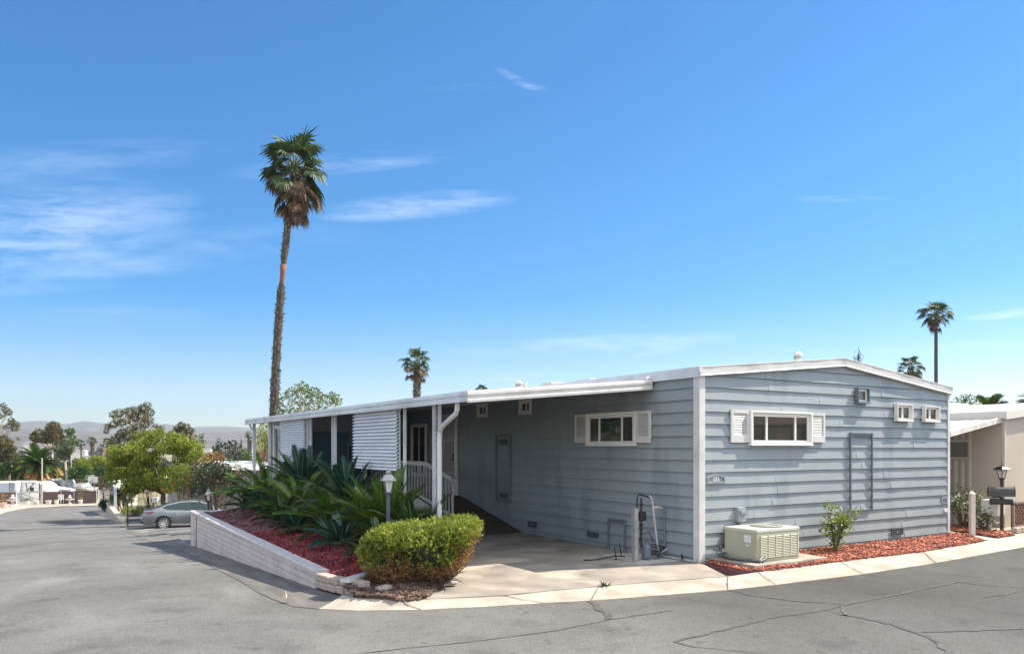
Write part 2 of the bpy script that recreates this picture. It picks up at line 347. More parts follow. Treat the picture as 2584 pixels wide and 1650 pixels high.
# ================================================================== GROUND
E = 6000
drape('ground', [(-E, -E), (E, -E), (E, E), (-E, E)], -.2, DRYG)
ts = lambda p: toH(p)[:2]
outer_px = [(310, 1337), (389, 1369), (437, 1380), (523, 1423), (605, 1464), (654, 1494), (691, 1511), (740, 1528), (804, 1535), (900, 1539), (1062, 1537), (1211, 1530), (1372, 1520), (1491, 1514), (1700, 1498), (1836, 1487), (1957, 1474), (2177, 1447), (2361, 1419), (2584, 1379), (2800, 1335), (3200, 1270)]
inner_px = [(389, 1331), (440, 1352), (486, 1371), (580, 1403), (660, 1430), (720, 1450), (770, 1467), (820, 1484), (865, 1499), (905, 1509), (1012, 1516), (1073, 1511), (1271, 1502), (1510, 1479), (1700, 1464), (1836, 1454), (1913, 1443), (2122, 1417), (2330, 1392), (2500, 1362), (2720, 1320), (3100, 1255)]
outer = [ts(GP(*p, -.07)) for p in outer_px]; inner = [ts(GP(*p, 0)) for p in inner_px]
drape('road', [(-70, -60), (60, -60), (60, 30), (-2, 30), (-2, 40), (1, 40), (1, 66), (-30, 84), (-52, 84), (-70, 70)], -.08, ASPH)
def strip(name, A, B, za, zb, m, kind='structure', drop=.15, sub=3, zbl=None):
    v = []; f = []
    rows = []
    for i in range(len(A)-1):
        for k in range(sub):
            q = k/sub; rows.append(((A[i][0]*(1-q)+A[i+1][0]*q, A[i][1]*(1-q)+A[i+1][1]*q), (B[i][0]*(1-q)+B[i+1][0]*q, B[i][1]*(1-q)+B[i+1][1]*q)))
    rows.append((A[-1], B[-1]))
    for a, b in rows:
        k = len(v); ha, hb = hs_(a[1]), hs_(b[1]); mid = ((a[0]+b[0])/2, (a[1]+b[1])/2)
        v += [(a[0], a[1], ha+za-drop), (a[0], a[1], ha+za), (*mid, hs_(mid[1])+(za+zb)/2-.012), (b[0], b[1], hb+(zb if not zbl else zbl(b))), (b[0], b[1], hb+zb-drop)]
        if k:
            for j in range(4): f.append((k-5+j, k+j, k+j+1, k-4+j))
    o = mesh_obj(name, v, f, m); o['kind'] = kind; return o
strip('kerb', outer[8:], inner[8:], -.072, .0, CONC)
strip('gutter', outer[:9], inner[:9], -.072, -.03, CONCG)
# expansion joints across and along the kerb
jm = MB()
def groove(mb, p, q, w=.018, z=.005, jit=.01, n=10):
    p, q = Vector((*p, 0)), Vector((*q, 0)); d = (q-p).normalized(); nrm = Vector((-d.y, d.x, 0)); k = len(mb.v)
    for i in range(n+1):
        c = p.lerp(q, i/n) + nrm*rnd.uniform(-jit, jit); ww = w*rnd.uniform(.5, 1.2)/2
        for sg in (-1, 1):
            x = c+nrm*ww*sg; mb.v.append((x.x, x.y, z(x.x, x.y) if callable(z) else hs_(x.y)+z))
        if i: mb.f.append((k+2*i-2, k+2*i, k+2*i+1, k+2*i-1))
for a, b in zip(inner[11:15], inner[12:16]): groove(jm, a, b, .02, .006, .004, 6)
for i in (10, 12, 13, 15, 16, 17, 18, 19):
    a, b = outer[i], inner[i]; jl = lambda x, y, a=a, b=b: -.068+.073*max(0, min(1, ((x-a[0])*(b[0]-a[0])+(y-a[1])*(b[1]-a[1]))/((b[0]-a[0])**2+(b[1]-a[1])**2)))-.002; groove(jm, a, b, .014, jl, .003, 8)
o = jm.build('expansion_joint', DARKJ); o['kind'] = 'structure'
# driveway
dw = [inner[11], inner[12], inner[13], inner[14], inner[15], ts(GP(1777, 1424)), (.02, .3), (.02, 16.6), (-3.9, 16.6), (-3.72, 2.3), (-3.6, 1.8), (-4.27, .82)]
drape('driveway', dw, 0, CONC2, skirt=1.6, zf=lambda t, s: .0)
# stain patch and utility pad
drape('concrete_patch', [(-.95, .35), (-.1, .3), (-.1, 1.5), (-.8, 1.65)], .004, mat('patch', (.47, .46, .45), .9, (.34, .33, .32), 5, 6), zf=lambda t, s: 0)
# far kerb of the side street
fo = [ts(GP(u, v, -.07)) for u, v in [(-260, 1352), (-60, 1306), (0, 1297), (23, 1289), (70, 1281), (140, 1277), (245, 1274.5)]]
fi = [ts(GP(u, v, .0)) for u, v in [(-300, 1310), (-60, 1287), (0, 1281), (23, 1276), (70, 1270.5), (140, 1268.5), (250, 1266)]]
strip('far_kerb', fo, fi, -.072, .04, CONC)
fb = [ts(GP(u, v, .0)) for u, v in [(-330, 1297), (-60, 1277), (0, 1272), (23, 1268.5), (70, 1265.5), (140, 1264), (252, 1263)]]
strip('far_pavement', fi, fb, .045, .05, mat('pale_pavement', (.52, .44, .36), .9, (.44, .36, .29), .8, 6))
# neighbour side concrete strips of the side street
a_ = [ts(GP(u, v, -.07)) for u, v in [(232, 1287), (262, 1303), (297, 1318)]]; b_ = [ts(GP(u, v, 0)) for u, v in [(262, 1287), (284, 1301), (306, 1314)]]
strip('gutter', a_, b_, -.072, -.02, CONC)
# cracks
def crack(pts, w, off=-.074):
    mb = MB()
    P = [ts(GP(*p, -.08)) for p in pts]
    for a, b in zip(P, P[1:]):
        n = max(3, int((Vector(a)-Vector(b)).length/.12)); groove(mb, a, b, w, off, w*.35, n)
    o = mb.build('road_crack', CRACK); o['kind'] = 'structure'
def zz(x, y): return 1700+x/2.724, 1300+y/2.724
crack([zz(0, 870), zz(330, 790), zz(700, 700), zz(1040, 650), zz(1200, 610), zz(1560, 540), zz(1940, 458)], .05)
crack([zz(1940, 458), zz(2180, 485), zz(2408, 500), zz(2600, 480)], .035)
crack([zz(380, 515), zz(540, 552), zz(860, 592), zz(1170, 612)], .03)
crack([zz(1150, 680), zz(1300, 705), zz(1480, 745), zz(1700, 815), zz(1830, 870), zz(1900, 953), zz(1930, 990)], .085)
crack([zz(1170, 625), zz(1190, 690)], .07); crack([zz(1040, 650), zz(1160, 680)], .02)
crack([zz(1700, 803), zz(2000, 795), zz(2408, 778), zz(2600, 770)], .045)
crack([zz(2130, 562), zz(2290, 545), zz(2408, 512)], .03)
crack([zz(0, 872), zz(140, 905), zz(300, 918), zz(560, 945), zz(700, 960)], .02)
crack([(1494, 1518), (1518, 1540), (1538, 1562)], .09)
crack([(1700, 1540), (1540, 1563), (1410, 1590), (1180, 1620), (1000, 1638), (880, 1652)], .022)
crack([(0, 1502), (100, 1497), (240, 1484), (320, 1478), (500, 1472)], .016)
crack([(1020, 1650), (900, 1662)], .016)
# painted parking lines
for a, b in [((440, 1352), (476, 1349)), ((452, 1363), (486, 1361)), ((428, 1343), (486, 1336))]:
    mb = MB(); groove(mb, ts(GP(*a, -.08)), ts(GP(*b, -.08)), .09, -.072, 0, 3); o = mb.build('parking_line', mat('line_paint', (.6, .6, .58), .8)); o['kind'] = 'structure'
mb = MB(); groove(mb, ts(GP(-40, 1322, -.08)), ts(GP(14, 1318, -.08)), .12, -.072, 0, 3); o = mb.build('road_marking', mat('line_paint', (.6, .6, .58), .8)); o['kind'] = 'structure'

# ------------------------------------------------------------------ mulch beds
def chips(name, m, zfun, poly, n, size=.05, lift=.01):
    bb = np.array(poly); lo, hi = bb.min(0), bb.max(0)
    def inside(x, y):
        c = np.zeros(len(x), bool); j = len(poly)-1
        for i in range(len(poly)):
            xi, yi = poly[i]; xj, yj = poly[j]
            k = ((yi > y) != (yj > y)) & (x < (xj-xi)*(y-yi)/((yj-yi)+1e-9)+xi); c ^= k; j = i
        return c
    x = rng.uniform(lo[0], hi[0], n*3); y = rng.uniform(lo[1], hi[1], n*3); k = inside(x, y); x = x[k][:n]; y = y[k][:n]; n = len(x)
    z = np.array([zfun(a, b) for a, b in zip(x, y)]) + lift + rng.uniform(0, .02, n)
    yaw = rng.uniform(0, 2*np.pi, n); pit = rng.normal(0, .28, n); L_ = size*rng.uniform(.5, 1.5, n); w_ = L_*rng.uniform(.22, .45, n); h_ = w_*.45
    d = np.stack([np.cos(yaw)*np.cos(pit), np.sin(yaw)*np.cos(pit), np.sin(pit)], 1); sd = np.stack([-np.sin(yaw), np.cos(yaw), np.zeros(n)], 1)
    up = np.cross(d, sd); c = np.stack([x, y, z], 1)
    V = np.zeros((n, 8, 3)); q = 0
    for dz in (-1, 1):
        for a, b in ((-1, -1), (1, -1), (1, 1), (-1, 1)):
            tw = .75 if a > 0 else 1.
            V[:, q] = c + d*(a*L_/2)[:, None] + sd*(b*w_/2*tw)[:, None] + up*(dz*h_/2)[:, None]; q += 1
    F = np.array([(3, 2, 1, 0), (4, 5, 6, 7), (0, 1, 5, 4), (1, 2, 6, 5), (2, 3, 7, 6), (3, 0, 4, 7)])
    FF = (np.arange(n)[:, None, None]*8 + F[None]).reshape(-1, 4)
    return mesh_obj(name, V.reshape(-1, 3), FF, m)
def bumpf(base, a=.012):
    return lambda t, s: base(t, s) + a*(math.sin(t*7.1+s*3.3)+math.sin(s*8.7-t*4.9)+math.sin(t*17+s*13)*.5)
bed1 = [ts(GP(*p)) for p in [(1779, 1423), (1840, 1437), (1913, 1443), (2020, 1430), (2122, 1417), (2330, 1392), (2482, 1366), (2440, 1352)]] + [(7.45, .05), (7.4, -.12), (.02, -.12)]
b1f = bumpf(lambda t, s: .010 + .03*min(1, max(0, s+.95)), .006)
drape('mulch_bed', bed1, 0, MULCHD, skirt=.15, zf=b1f, cell=.25)
o = chips('mulch', MULCH, b1f, bed1, 9000, .06); tag(o, 'bright red wood mulch spread along the foot of the sunny gable wall', 'mulch', kind='stuff')
bed2 = [ts(GP(*p)) for p in [(2404, 1342), (2520, 1358), (2562, 1351), (2510, 1341), (2440, 1334), (2404, 1331)]]
b2f = bumpf(lambda t, s: .02, .006)
drape('mulch_bed', bed2, 0, DIRT, skirt=.1, zf=b2f, cell=.3)
o = chips('mulch', MULCH, b2f, bed2, 1500, .06); tag(o, 'small strip of red mulch under the white rose bush by the beige home', 'mulch', kind='stuff')
lot = [ts(GP(*p)) for p in [(2500, 1362), (2720, 1320), (3100, 1255)]] + [(40, 3), (40, 40), (7.4, 40), (7.45, .0)]
drape('side_yard', lot, -.004, CONC, skirt=.15, zf=lambda t, s: 0)
# planter behind the retaining wall
WT = lambda s: .14 + (s-.6)/11.2*.16                   # top of the retaining wall
def zpl(t, s):
    k = min(1, max(0, (s-.15)/.6)); a = min(1, max(0, (t+5.85)/2.1)); e = min(1, max(0, (11.8-s)/1.0))
    return .02*(1-k) + k*(WT(max(s, .6))-.06 + a*.20)
pf = bumpf(zpl, .014)
dirtpoly = [inner[8], inner[9], inner[10], inner[11], (-4.27, .80), (-3.62, 1.78), (-3.74, 2.3), (-3.74, 11.5), (-5.8, 11.4), (-5.8, .6)]
dirtpoly[0] = ts(GP(900, 1499, -.04))
drape('planter_soil', dirtpoly, 0, DIRT, skirt=1.2, zf=pf, cell=.3)
red = [(-5.8, 1.0), ts(GP(900, 1490, .03)), ts(GP(960, 1470, .1)), (-4.6, 1.0), (-3.9, 2.0), (-3.75, 3), (-3.75, 6.2), (-5.8, 6.6)]
o = chips('mulch', mat('deep_red_mulch', (.24, .035, .035), .8, (.12, .02, .022), 6, 5, isl=.65), pf, red, 15000, .06); tag(o, 'deep red wood mulch around the near sago palms behind the low block wall', 'mulch', kind='stuff')
dull = [(-5.8, 6.4), (-3.75, 6.0), (-3.75, 11.45), (-5.8, 11.38)]
o = chips('mulch', MULCHD, pf, dull, 8000, .06); tag(o, 'faded purple brown wood mulch at the far end of the raised bed', 'mulch', kind='stuff')
o = chips('twig_litter', mat('litter', (.14, .085, .06), .9, (.07, .045, .035), 9, 4, isl=.5), pf, [inner[8], inner[9], inner[10], inner[11], (-4.3, .7), (-5.0, .5), (-5.7, .4)], 2600, .07)
tag(o, 'dark litter of twigs and dead needles under the clipped hedge', 'litter', kind='stuff')
for (t, s, r_, l) in [(*ts(GP(973, 1487, .05)), .11, 'flat grey fieldstone lying in the litter left of the hedge'), (*ts(GP(1141, 1475, .03)), .07, 'small round pale stone at the driveway edge under the hedge')]:
    mb = MB(); bm = bmesh.new(); bmesh.ops.create_icosphere(bm, subdivisions=2, radius=1)
    for v in bm.verts: v.co = Vector((t+v.co.x*r_*1.3*(1+.12*math.sin(v.co.y*5)), s+v.co.y*r_, .05+v.co.z*r_*.5*(1+.2*math.sin(v.co.x*6))))
    bm.verts.index_update(); mb.add([v.co for v in bm.verts], [[v.index for v in f.verts] for f in bm.faces]); bm.free()
    tag(mb.build('fieldstone', mat('fieldstone', (.36, .32, .28), .9, (.22, .19, .17), 12, 5, .5, 40), at=(t, s, 0), smooth=True), l, 'stone', 'loose stones by the hedge')
# ------------------------------------------------------------------ retaining wall
rw = thing('retaining_wall', 'long low painted block wall with sloping top edge holding up the palm bed', 'wall', at=(-5.9, 6, -.5))
mb = MB(); cap = MB(); nb = 28
T0, T1 = -5.97, -5.80
crs = .1
for row in range(11):                                    # courses with thin recessed joints
    s = 1.65 - (row % 2)*.2
    while s < 11.38:
        e = min(s+.4, 11.4); a = max(s, 1.65)
        if e - a > .03:
            zt = .30 - .06 - row*crs; 
            top = min(zt, WT((a+e)/2)-.055)
            bot = zt-crs+.006
            gl = hs_(a)-.12
            if top-bot > .012 and top > gl:
                mb.box((T0+rnd.uniform(-.002, .003), a+.005, max(bot+.003, gl-.1)), (T1, e-.005, top), 0)
        s += .4
mb.box((T0+.016, 1.66, -.9), (T1-.01, 11.4, .02)); 
for i in range(28):
    a, b = 1.65+i*9.75/28, 1.65+(i+1)*9.75/28
    k = len(cap.v)
    for s, in ((a,), (b,)):
        z = WT(s); cap.v += [(T0-.02, s, z-.058), (T0-.025, s, z-.012), (T0-.008, s, z), (T1+.01, s, z+.002), (T1+.03, s, z-.012), (T1+.03, s, z-.058)]
    for j in range(6): cap.f.append((k+j, k+(j+1) % 6, k+6+(j+1) % 6, k+6+j))
    if i == 0: cap.f.append((0, 1, 2, 3, 4, 5))
mb.build('wall_body', BLOCKW, rw); cap.build('wall_cap', mat('wall_cap_paint', (.56, .50, .475), .6, (.47, .42, .39), 6, 6), rw)
# far end pier and return wall
mb = MB(); mb.box((T0-.025, 11.4, -.95), (T1+.05, 11.76, .25)); mb.box((T1+.05, 11.5, -1.0), (-3.8, 11.7, .24)); mb.build('end_pier', BLOCKW, rw)
mb = MB(); mb.box((T0-.05, 11.38, .25), (T1+.08, 11.79, .31), .01); mb.box((T1+.08, 11.47, .24), (-3.8, 11.73, .30), .01); mb.build('end_cap', mat('wall_cap_paint', (.5, .45, .435)), rw)
mb = MB(); mb.tube([(T0-.004, 11.1, WT(11)-.06), (T0-.004, 11.07, 0), (T0-.004, 11.13, -.2), (T0-.004, 11.08, -.5), (T0-.004, 11.11, -.68)], .012, 5); mb.build('crack', DARKJ, rw)
# raw blocks closing the bed in front
px_ = [(-5.98, .58), (-5.96, .36), (-5.88, .14), (-5.74, -.04), (-5.56, -.16)]
for i, (t, s) in enumerate([(-5.90+.012*k*k, 1.50-.236*k) for k in range(5)]+[(-5.91+.008*k*k, 1.53-.232*k) for k in range(6)]):
    up = i < 5; j = i if up else i-5; z0 = (.045 if up else -.056)-.02*max(0, 1-j/3)
    ang = [.02, .05, .08, .12, .16, .2][j]
    mb = MB(); mb.box((-.09, -.115, 0), (.09, .115, .098), .018)
    c, sn = math.cos(ang), math.sin(ang)
    for k, v in enumerate(mb.v):
        q = Vector(v); q += Vector((math.sin(q.y*50+i), math.cos(q.x*60+i*2), 0))*.004
        mb.v[k] = (t+q.x*c-q.y*sn, s+q.x*sn+q.y*c, z0+q.z)
    o = mb.build('concrete_block', BLOCKN, at=(t, s, z0))
    nm = ['beside the painted wall end', 'second from the painted wall', 'third from the painted wall', 'fourth from the painted wall', 'fifth from the painted wall', 'at the free outer corner']
    tag(o, f"rough raw block in the {'upper' if up else 'lower'} course, {nm[j]}", 'block', 'rough blocks closing the front of the palm bed')
pa, pb = toH(GP(871, 1470, .15)), toH(GP(950, 1452, .15)); o = MB().obox((*pa[:2], .15), (*pb[:2], .16), .15, .045).build('edging_board', WHITE, at=(-5.2, .3, .1)); tag(o, 'white painted board lying on the red mulch beside the hedge', 'board', 'boards edging the bed')
pa, pb = toH(GP(908, 1487, .06)), toH(GP(968, 1466, .06)); o = MB().obox((*pa[:2], .06), (*pb[:2], .07), .05, .10).build('edging_board', BLOCKN, at=(-5.1, 0, .05)); tag(o, 'weathered stone coloured edging board set on edge below the white board', 'board', 'boards edging the bed')

# ================================================================== THE HOUSE
hs = thing('mobile_home', 'blue grey lap sided mobile home with white low gable roof and the number 111', 'house')
LEN, WID = 17.0, 7.42
ZL, ZP, ZR, TP = 3.25, 3.62, 3.21, 3.74
def roofz(t): return ZL + (ZP-ZL)*(t+.08)/(TP+.08) if t < TP else ZP + (ZR-ZP)*(t-TP)/(WID+.08-TP)
EXP = .2032; ZI = 1.91
def siding(name, P, l0, l1, zmin, ztop, seed, amp, joints=True, out=.013, inn=.002):
    r2 = random.Random(seed); mb = MB(); k0 = int(math.floor((zmin-ZI)/EXP)); k1 = int(math.ceil((3.8-ZI)/EXP))
    for k in range(k0, k1):
        za = ZI + k*EXP; zb = za+EXP
        zb_ = max(za, zmin)
        ph = [r2.uniform(0, 6.28) for _ in range(4)]
        l = l0; first = True
        cuts = [l0]; x = l0 + r2.uniform(.8, 3.6)
        while x < l1-.5:
            if joints: cuts.append(x)
            x += r2.uniform(3.0, 3.7)
        cuts.append(l1)
        for a, b in zip(cuts, cuts[1:]):
            n = max(2, int((b-a)/.16)); rows = []; off = r2.uniform(0, .004)
            for i in range(n+1):
                l = a+(b-a)*i/n; e = math.exp(-(l-a)/.25)*.010 if a > l0 else 0
                e += math.exp(-(b-l)/.3)*.003
                o = out + off + e + amp*(math.sin(l*1.7+ph[0])+.6*math.sin(l*4.1+ph[1])+.35*math.sin(l*9.3+ph[2]))
                bulge = amp*.9*(math.sin(l*2.9+ph[3])+.7*math.sin(l*7.7+ph[1]))
                o = max(.005, o)
                zt = min(zb, ztop(l)); 
                rows.append((l, zb_, zt, o*(1-(zb_-za)/EXP*.8), (o+inn)*.5+bulge*.5, inn))
            for i in range(n):
                A, B = rows[i], rows[i+1]
                if A[2] <= A[1] and B[2] <= B[1]: continue
                if A[2] <= A[1]+1e-4 or B[2] <= B[1]+1e-4:
                    A = (A[0], A[1], max(A[2], A[1]+1e-4), *A[3:]); B = (B[0], B[1], max(B[2], B[1]+1e-4), *B[3:])
                q = len(mb.v)
                for X in (A, B):
                    zm = (X[1]+X[2])/2
                    mb.v += [P(X[0], X[1], 0), P(X[0], X[1], X[3]), P(X[0], zm, X[4]), P(X[0], X[2], X[5] if X[2] > zb-.001 else X[3]*.5)]
                for j in range(3): mb.f.append((q+j, q+4+j, q+5+j, q+1+j))
                if i == 0: mb.f.append((q, q+1, q+2, q+3))
                if i == n-1: mb.f.append((q+4, q+7, q+6, q+5))
    return mb
Pg = lambda l, z, o: (l, -.03-o, z)
Pl = lambda l, z, o: (-.03-o, l, z)
mb = MB(); mb.prism([(0, -.6), (WID, -.6), (WID, ZR-.1), (TP, ZP-.1), (0, ZL-.1)], (0, 0, 0), (1, 0, 0), (0, 0, 1), (0, 1, 0), LEN); mb.build('wall', SIDING, hs)
siding('siding', Pg, .06, WID-.05, 0.0, lambda l: roofz(l)-.13, 5, .0015, True, .027).build('siding', SIDING, hs)
siding('siding', Pl, .06, LEN, 0.0, lambda l: ZL-.12, 9, .0008, True, .020, -.010).build('siding', SIDING, hs)
# corner boards
mb = MB(); mb.box((-.062, -.064, -.03), (.07, -.05, ZL-.12)); mb.box((-.064, -.062, -.03), (-.050, .075, ZL-.12)); mb.box((-.052, -.052, -.03), (0, 0, ZL-.13)); mb.build('corner_trim', WHITE, hs)
mb = MB(); mb.box((WID-.03, -.064, 0), (WID+.05, -.03, ZR-.12)); mb.box((WID+.02, -.062, 0), (WID+.05, .08, ZR-.12)); mb.build('corner_trim', METALW, hs)
# roof
mb = MB()
for (ta, za, tb, zb) in ((-.08, ZL, TP, ZP), (TP, ZP, WID+.08, ZR)):
    mb.add([(ta, -.10, za-.02), (tb, -.10, zb-.02), (tb, LEN+.1, zb-.02), (ta, LEN+.1, za-.02), (ta, -.10, za-.08), (tb, -.10, zb-.08), (tb, LEN+.1, zb-.08), (ta, LEN+.1, za-.08)],
           [(0, 1, 2, 3), (7, 6, 5, 4), (0, 4, 5, 1), (1, 5, 6, 2), (2, 6, 7, 3), (3, 7, 4, 0)])
mb.build('roof', ROOFW, hs)
FH = .155
mb = MB()
def fasc(mb, a, b, wv=.0):
    n = 14
    for i in range(n):
        p = Vector(a).lerp(Vector(b), i/n); q = Vector(a).lerp(Vector(b), (i+1)/n); k = len(mb.v)
        for c, ph in ((p, i), (q, i+1)):
            o = .004*math.sin(ph*1.9)
            mb.v += [(c.x, c.y, c.z-FH), (c.x, c.y-.012, c.z-FH-.004), (c.x, c.y-.016, c.z-FH+.012), (c.x, c.y-.004+o*.6, c.z-FH+.03), (c.x, c.y-.006+o, c.z-.02), (c.x, c.y-.014, c.z-.008), (c.x, c.y-.012, c.z+.004), (c.x, c.y+.02, c.z+.004)]
        for j in range(7): mb.f.append((k+j, k+8+j, k+9+j, k+1+j))
fasc(mb, (-.085, -.105, ZL), (TP, -.105, ZP)); fasc(mb, (TP, -.105, ZP), (WID+.085, -.105, ZR))
mb.add([(-.085, -.11, ZL-FH), (TP, -.11, ZP-FH), (WID+.085, -.11, ZR-FH), (WID+.085, -.02, ZR-FH), (TP, -.02, ZP-FH), (-.085, -.02, ZL-FH)], [(0, 1, 4, 5), (1, 2, 3, 4)])
mb.build('gable_fascia', WHITE, hs)
mb = MB(); mb.box((-.10, -.10, ZL-FH), (-.086, LEN+.1, ZL+.004)); mb.box((-.105, -.10, ZL-FH-.012), (-.03, LEN+.1, ZL-FH)); mb.build('side_fascia', METALW, hs)
mb = MB(); mb.prism([(0, 0), (.05, .0), (.06, .09), (.03, .12), (-.01, .10)], (-.115, -.125, ZL-.10), (1, 0, 0), (0, 0, 1), (0, 1, 0), .03); mb.build('corner_cap', WHITE, hs)
mb = MB(); mb.box((WID+.086, -.10, ZR-FH), (WID+.10, LEN+.1, ZR+.004)); mb.build('side_fascia', METALW, hs)
# roof vents
def vent(t, s, r_, h, sq=False):
    z = roofz(t)-.03; mb = MB()
    mb.lathe((t, s, z), [(r_*1.5, 0), (r_*1.5, .02), (r_*.9, .04), (r_*.9, h*.45), (r_*.9, h*.46), (r_*.9, h*.72), (r_*1.15, h*.74), (r_*1.15, h*.82), (r_*.6, h*.97), (.01, h)], 18)
    o = mb.build('roof_vent', WHITE, hs, smooth=False)
    m2 = MB(); m2.lathe((t, s, z), [(r_*.905, h*.48), (r_*.905, h*.52)], 18); m2.lathe((t, s, z), [(r_*.905, h*.58), (r_*.905, h*.64)], 18); m2.build('vent_slot', BLACK, o)
vent(TP+.05, 1.0, .085, .28); vent(1.0, 7.2, .09, .27); 
mb = MB(); mb.box((1.3, 6.2, roofz(1.3)-.02), (1.75, 6.6, roofz(1.3)+.13), .02); mb.build('roof_vent', WHITE, hs)
mb = MB(); mb.box((1.5, 4.9, roofz(1.5)-.02), (2.2, 5.5, roofz(1.8)+.08), .02); mb.build('skylight', METALW, hs)
mb = MB(); mb.lathe((1.0, 6.9, roofz(1)-.02), [(.05, 0), (.05, .16), (.06, .17), (.06, .2)], 12); mb.build('roof_pipe', WHITE, hs)
mb = MB(); mb.lathe((5.9, 2.5, roofz(5.9)-.02), [(.06, 0), (.06, .14), (.0, .15)], 12); mb.build('roof_pipe', METALW, hs)

# window on a plane: P(l, z, o) -> house coords; o outward
def wbox(mb, P, l0, l1, z0, z1, o0, o1):
    a = P(l0, z0, o0); b = P(l1, z1, o1); mb.box(a, b)
def window(P, l0, l1, z0, z1, panes, fr=.035, dep=.055, side_mat=VINYL, sillh=.03, glass=(GLASS, GLASS, GLASS), recess=.0, depth_in=.0, shut=None, name='window'):
    f = MB()
    for (a, b, c, d) in ((l0, l1, z1-fr, z1), (l0, l1, z0, z0+fr+sillh*.4), (l0, l0+fr, z0+fr, z1-fr), (l1-fr, l1, z0+fr, z1-fr)): wbox(f, P, a, b, c, d, .0, dep)
    ob = f.build(name, side_mat, hs_root[0])
    s2 = MB(); wbox(s2, P, l0-.01, l1+.01, z0-.012, z0+.008, .0, dep+.012); s2.build('sill', side_mat, ob)
    a, b, c, d = l0+fr, l1-fr, z0+fr, z1-fr
    m = MB(); 
    if recess: # inner set-back frame
        a2, b2, c2, d2 = a+recess, b-recess, c+recess*.6, d-recess
        for (x0, x1, y0, y1) in ((a, b, d2, d), (a, b, c, c2), (a, a2, c2, d2), (b2, b, c2, d2)): wbox(m, P, x0, x1, y0, y1, .0, dep*.35)
        a, b, c, d = a2, b2, c2, d2
    wd = b-a; xs = [a]
    for p in panes: xs.append(xs[-1]+wd*p)
    for x in xs[1:-1]: wbox(m, P, x-.02, x+.02, c, d, .0, dep*.5)
    for (x0, x1, y0, y1) in ((a, b, d-.015, d), (a, b, c, c+.015), (a, a+.015, c, d), (b-.015, b, c, d)): wbox(m, P, x0, x1, y0, y1, .0, dep*.42)
    m.build('sash', VINYL, ob)
    for i, (x, y) in enumerate(zip(xs, xs[1:])):
        g = MB(); wbox(g, P, x+.004, y-.004, c+.004, d-.004, .002, dep*.2); g.build('pane', glass[i % len(glass)], ob)
    return ob
hs_root = [hs]
def shutter(P, l0, l1, z0, z1):
    ow = .035; m = MB(); fr = (l1-l0)*.13
    for (a, b, c, d) in ((l0, l0+fr, z0, z1), (l1-fr, l1, z0, z1), (l0+fr, l1-fr, z1-fr, z1), (l0+fr, l1-fr, z0, z0+fr*2.2)): wbox(m, P, a, b, c, d, 0, ow)
    n = 13; c, d = z0+fr*2.2, z1-fr; st = (d-c)/n
    wbox(m, P, l0+fr, l1-fr, c, d, 0, .006)
    for i in range(n):
        z = c + st*i; k = len(m.v)
        for x in (l0+fr, l1-fr): m.v += [P(x, z, ow*.75), P(x, z+.006, ow*.8), P(x, z+st*.95, .008), P(x, z+st*.8, .006)]
        for j in range(4): m.f.append((k+j, k+(j+1) % 4, k+4+(j+1) % 4, k+4+j))
    return m.build('shutter', WHITE, hs)
Pg2 = lambda l, z, o: (l, -.058-o, z); Pl2 = lambda l, z, o: (-.052-o, l, z)
def GG(u, v): return G(u, v, -.06)
def LLp(u, v): return L(u, v, -.06)
def rect(fn, u0, u1, vt0, vb0):
    a, zt = fn(u0, vt0); b, _ = fn(u1, vt0); _, zb = fn(u0, vb0); return min(a, b), max(a, b), zb, zt
l0, l1, z0, z1 = rect(GG, 1888, 2043, 1035, 1122); window(Pg2, l0, l1, z0, z1, (.24, .52, .24), dep=.075, recess=.05)
a0, a1, c0, c1 = rect(GG, 1842, 1887, 1033, 1116); shutter(Pg2, a0, l0-.003, c0, c1)
a0, a1, c0, c1 = rect(GG, 2044, 2079, 1041, 1117); shutter(Pg2, l1+.003, a1, c0+.01, c1)
l0, l1, z0, z1 = rect(LLp, 1482, 1606, 1047, 1121); window(Pl2, l0, l1, z0-.02, z1+.02, (.24, .52, .24), dep=.05, recess=.05, glass=(BLIND, GLASS, BLIND))
LW = (l0, l1)
a0, a1, c0, c1 = rect(LLp, 1452, 1481, 1047, 1117); shutter(Pl2, l1+.003, a1, c0, c1)
a0, a1, c0, c1 = rect(LLp, 1606, 1643, 1040, 1117); shutter(Pl2, a0, l0-.003, c0, c1+.02)
for (u0, u1, a, b, mt) in ((2157, 2186, 978, 1016, SIDTRIM), (2256, 2295, 1019, 1061, VINYL), (2326, 2363, 1024, 1063, VINYL)):
    l0, l1, z0, z1 = rect(GG, u0, u1, a, b); window(Pg2, l0, l1, z0, z1, (.42, .58) if mt is VINYL else (1.0,), fr=.02, dep=.085, side_mat=mt, recess=.03, glass=(BLIND, GLASS), name='small_window')
for (u0, u1, a, b) in ((1207, 1231, 1019, 1052), (1313, 1342, 1008, 1045)):
    l0, l1, z0, z1 = rect(LLp, u0, u1, a, b); window(Pl2, l0, l1, z0, z1, (.4, .6), fr=.03, dep=.06, recess=.05, name='small_window')
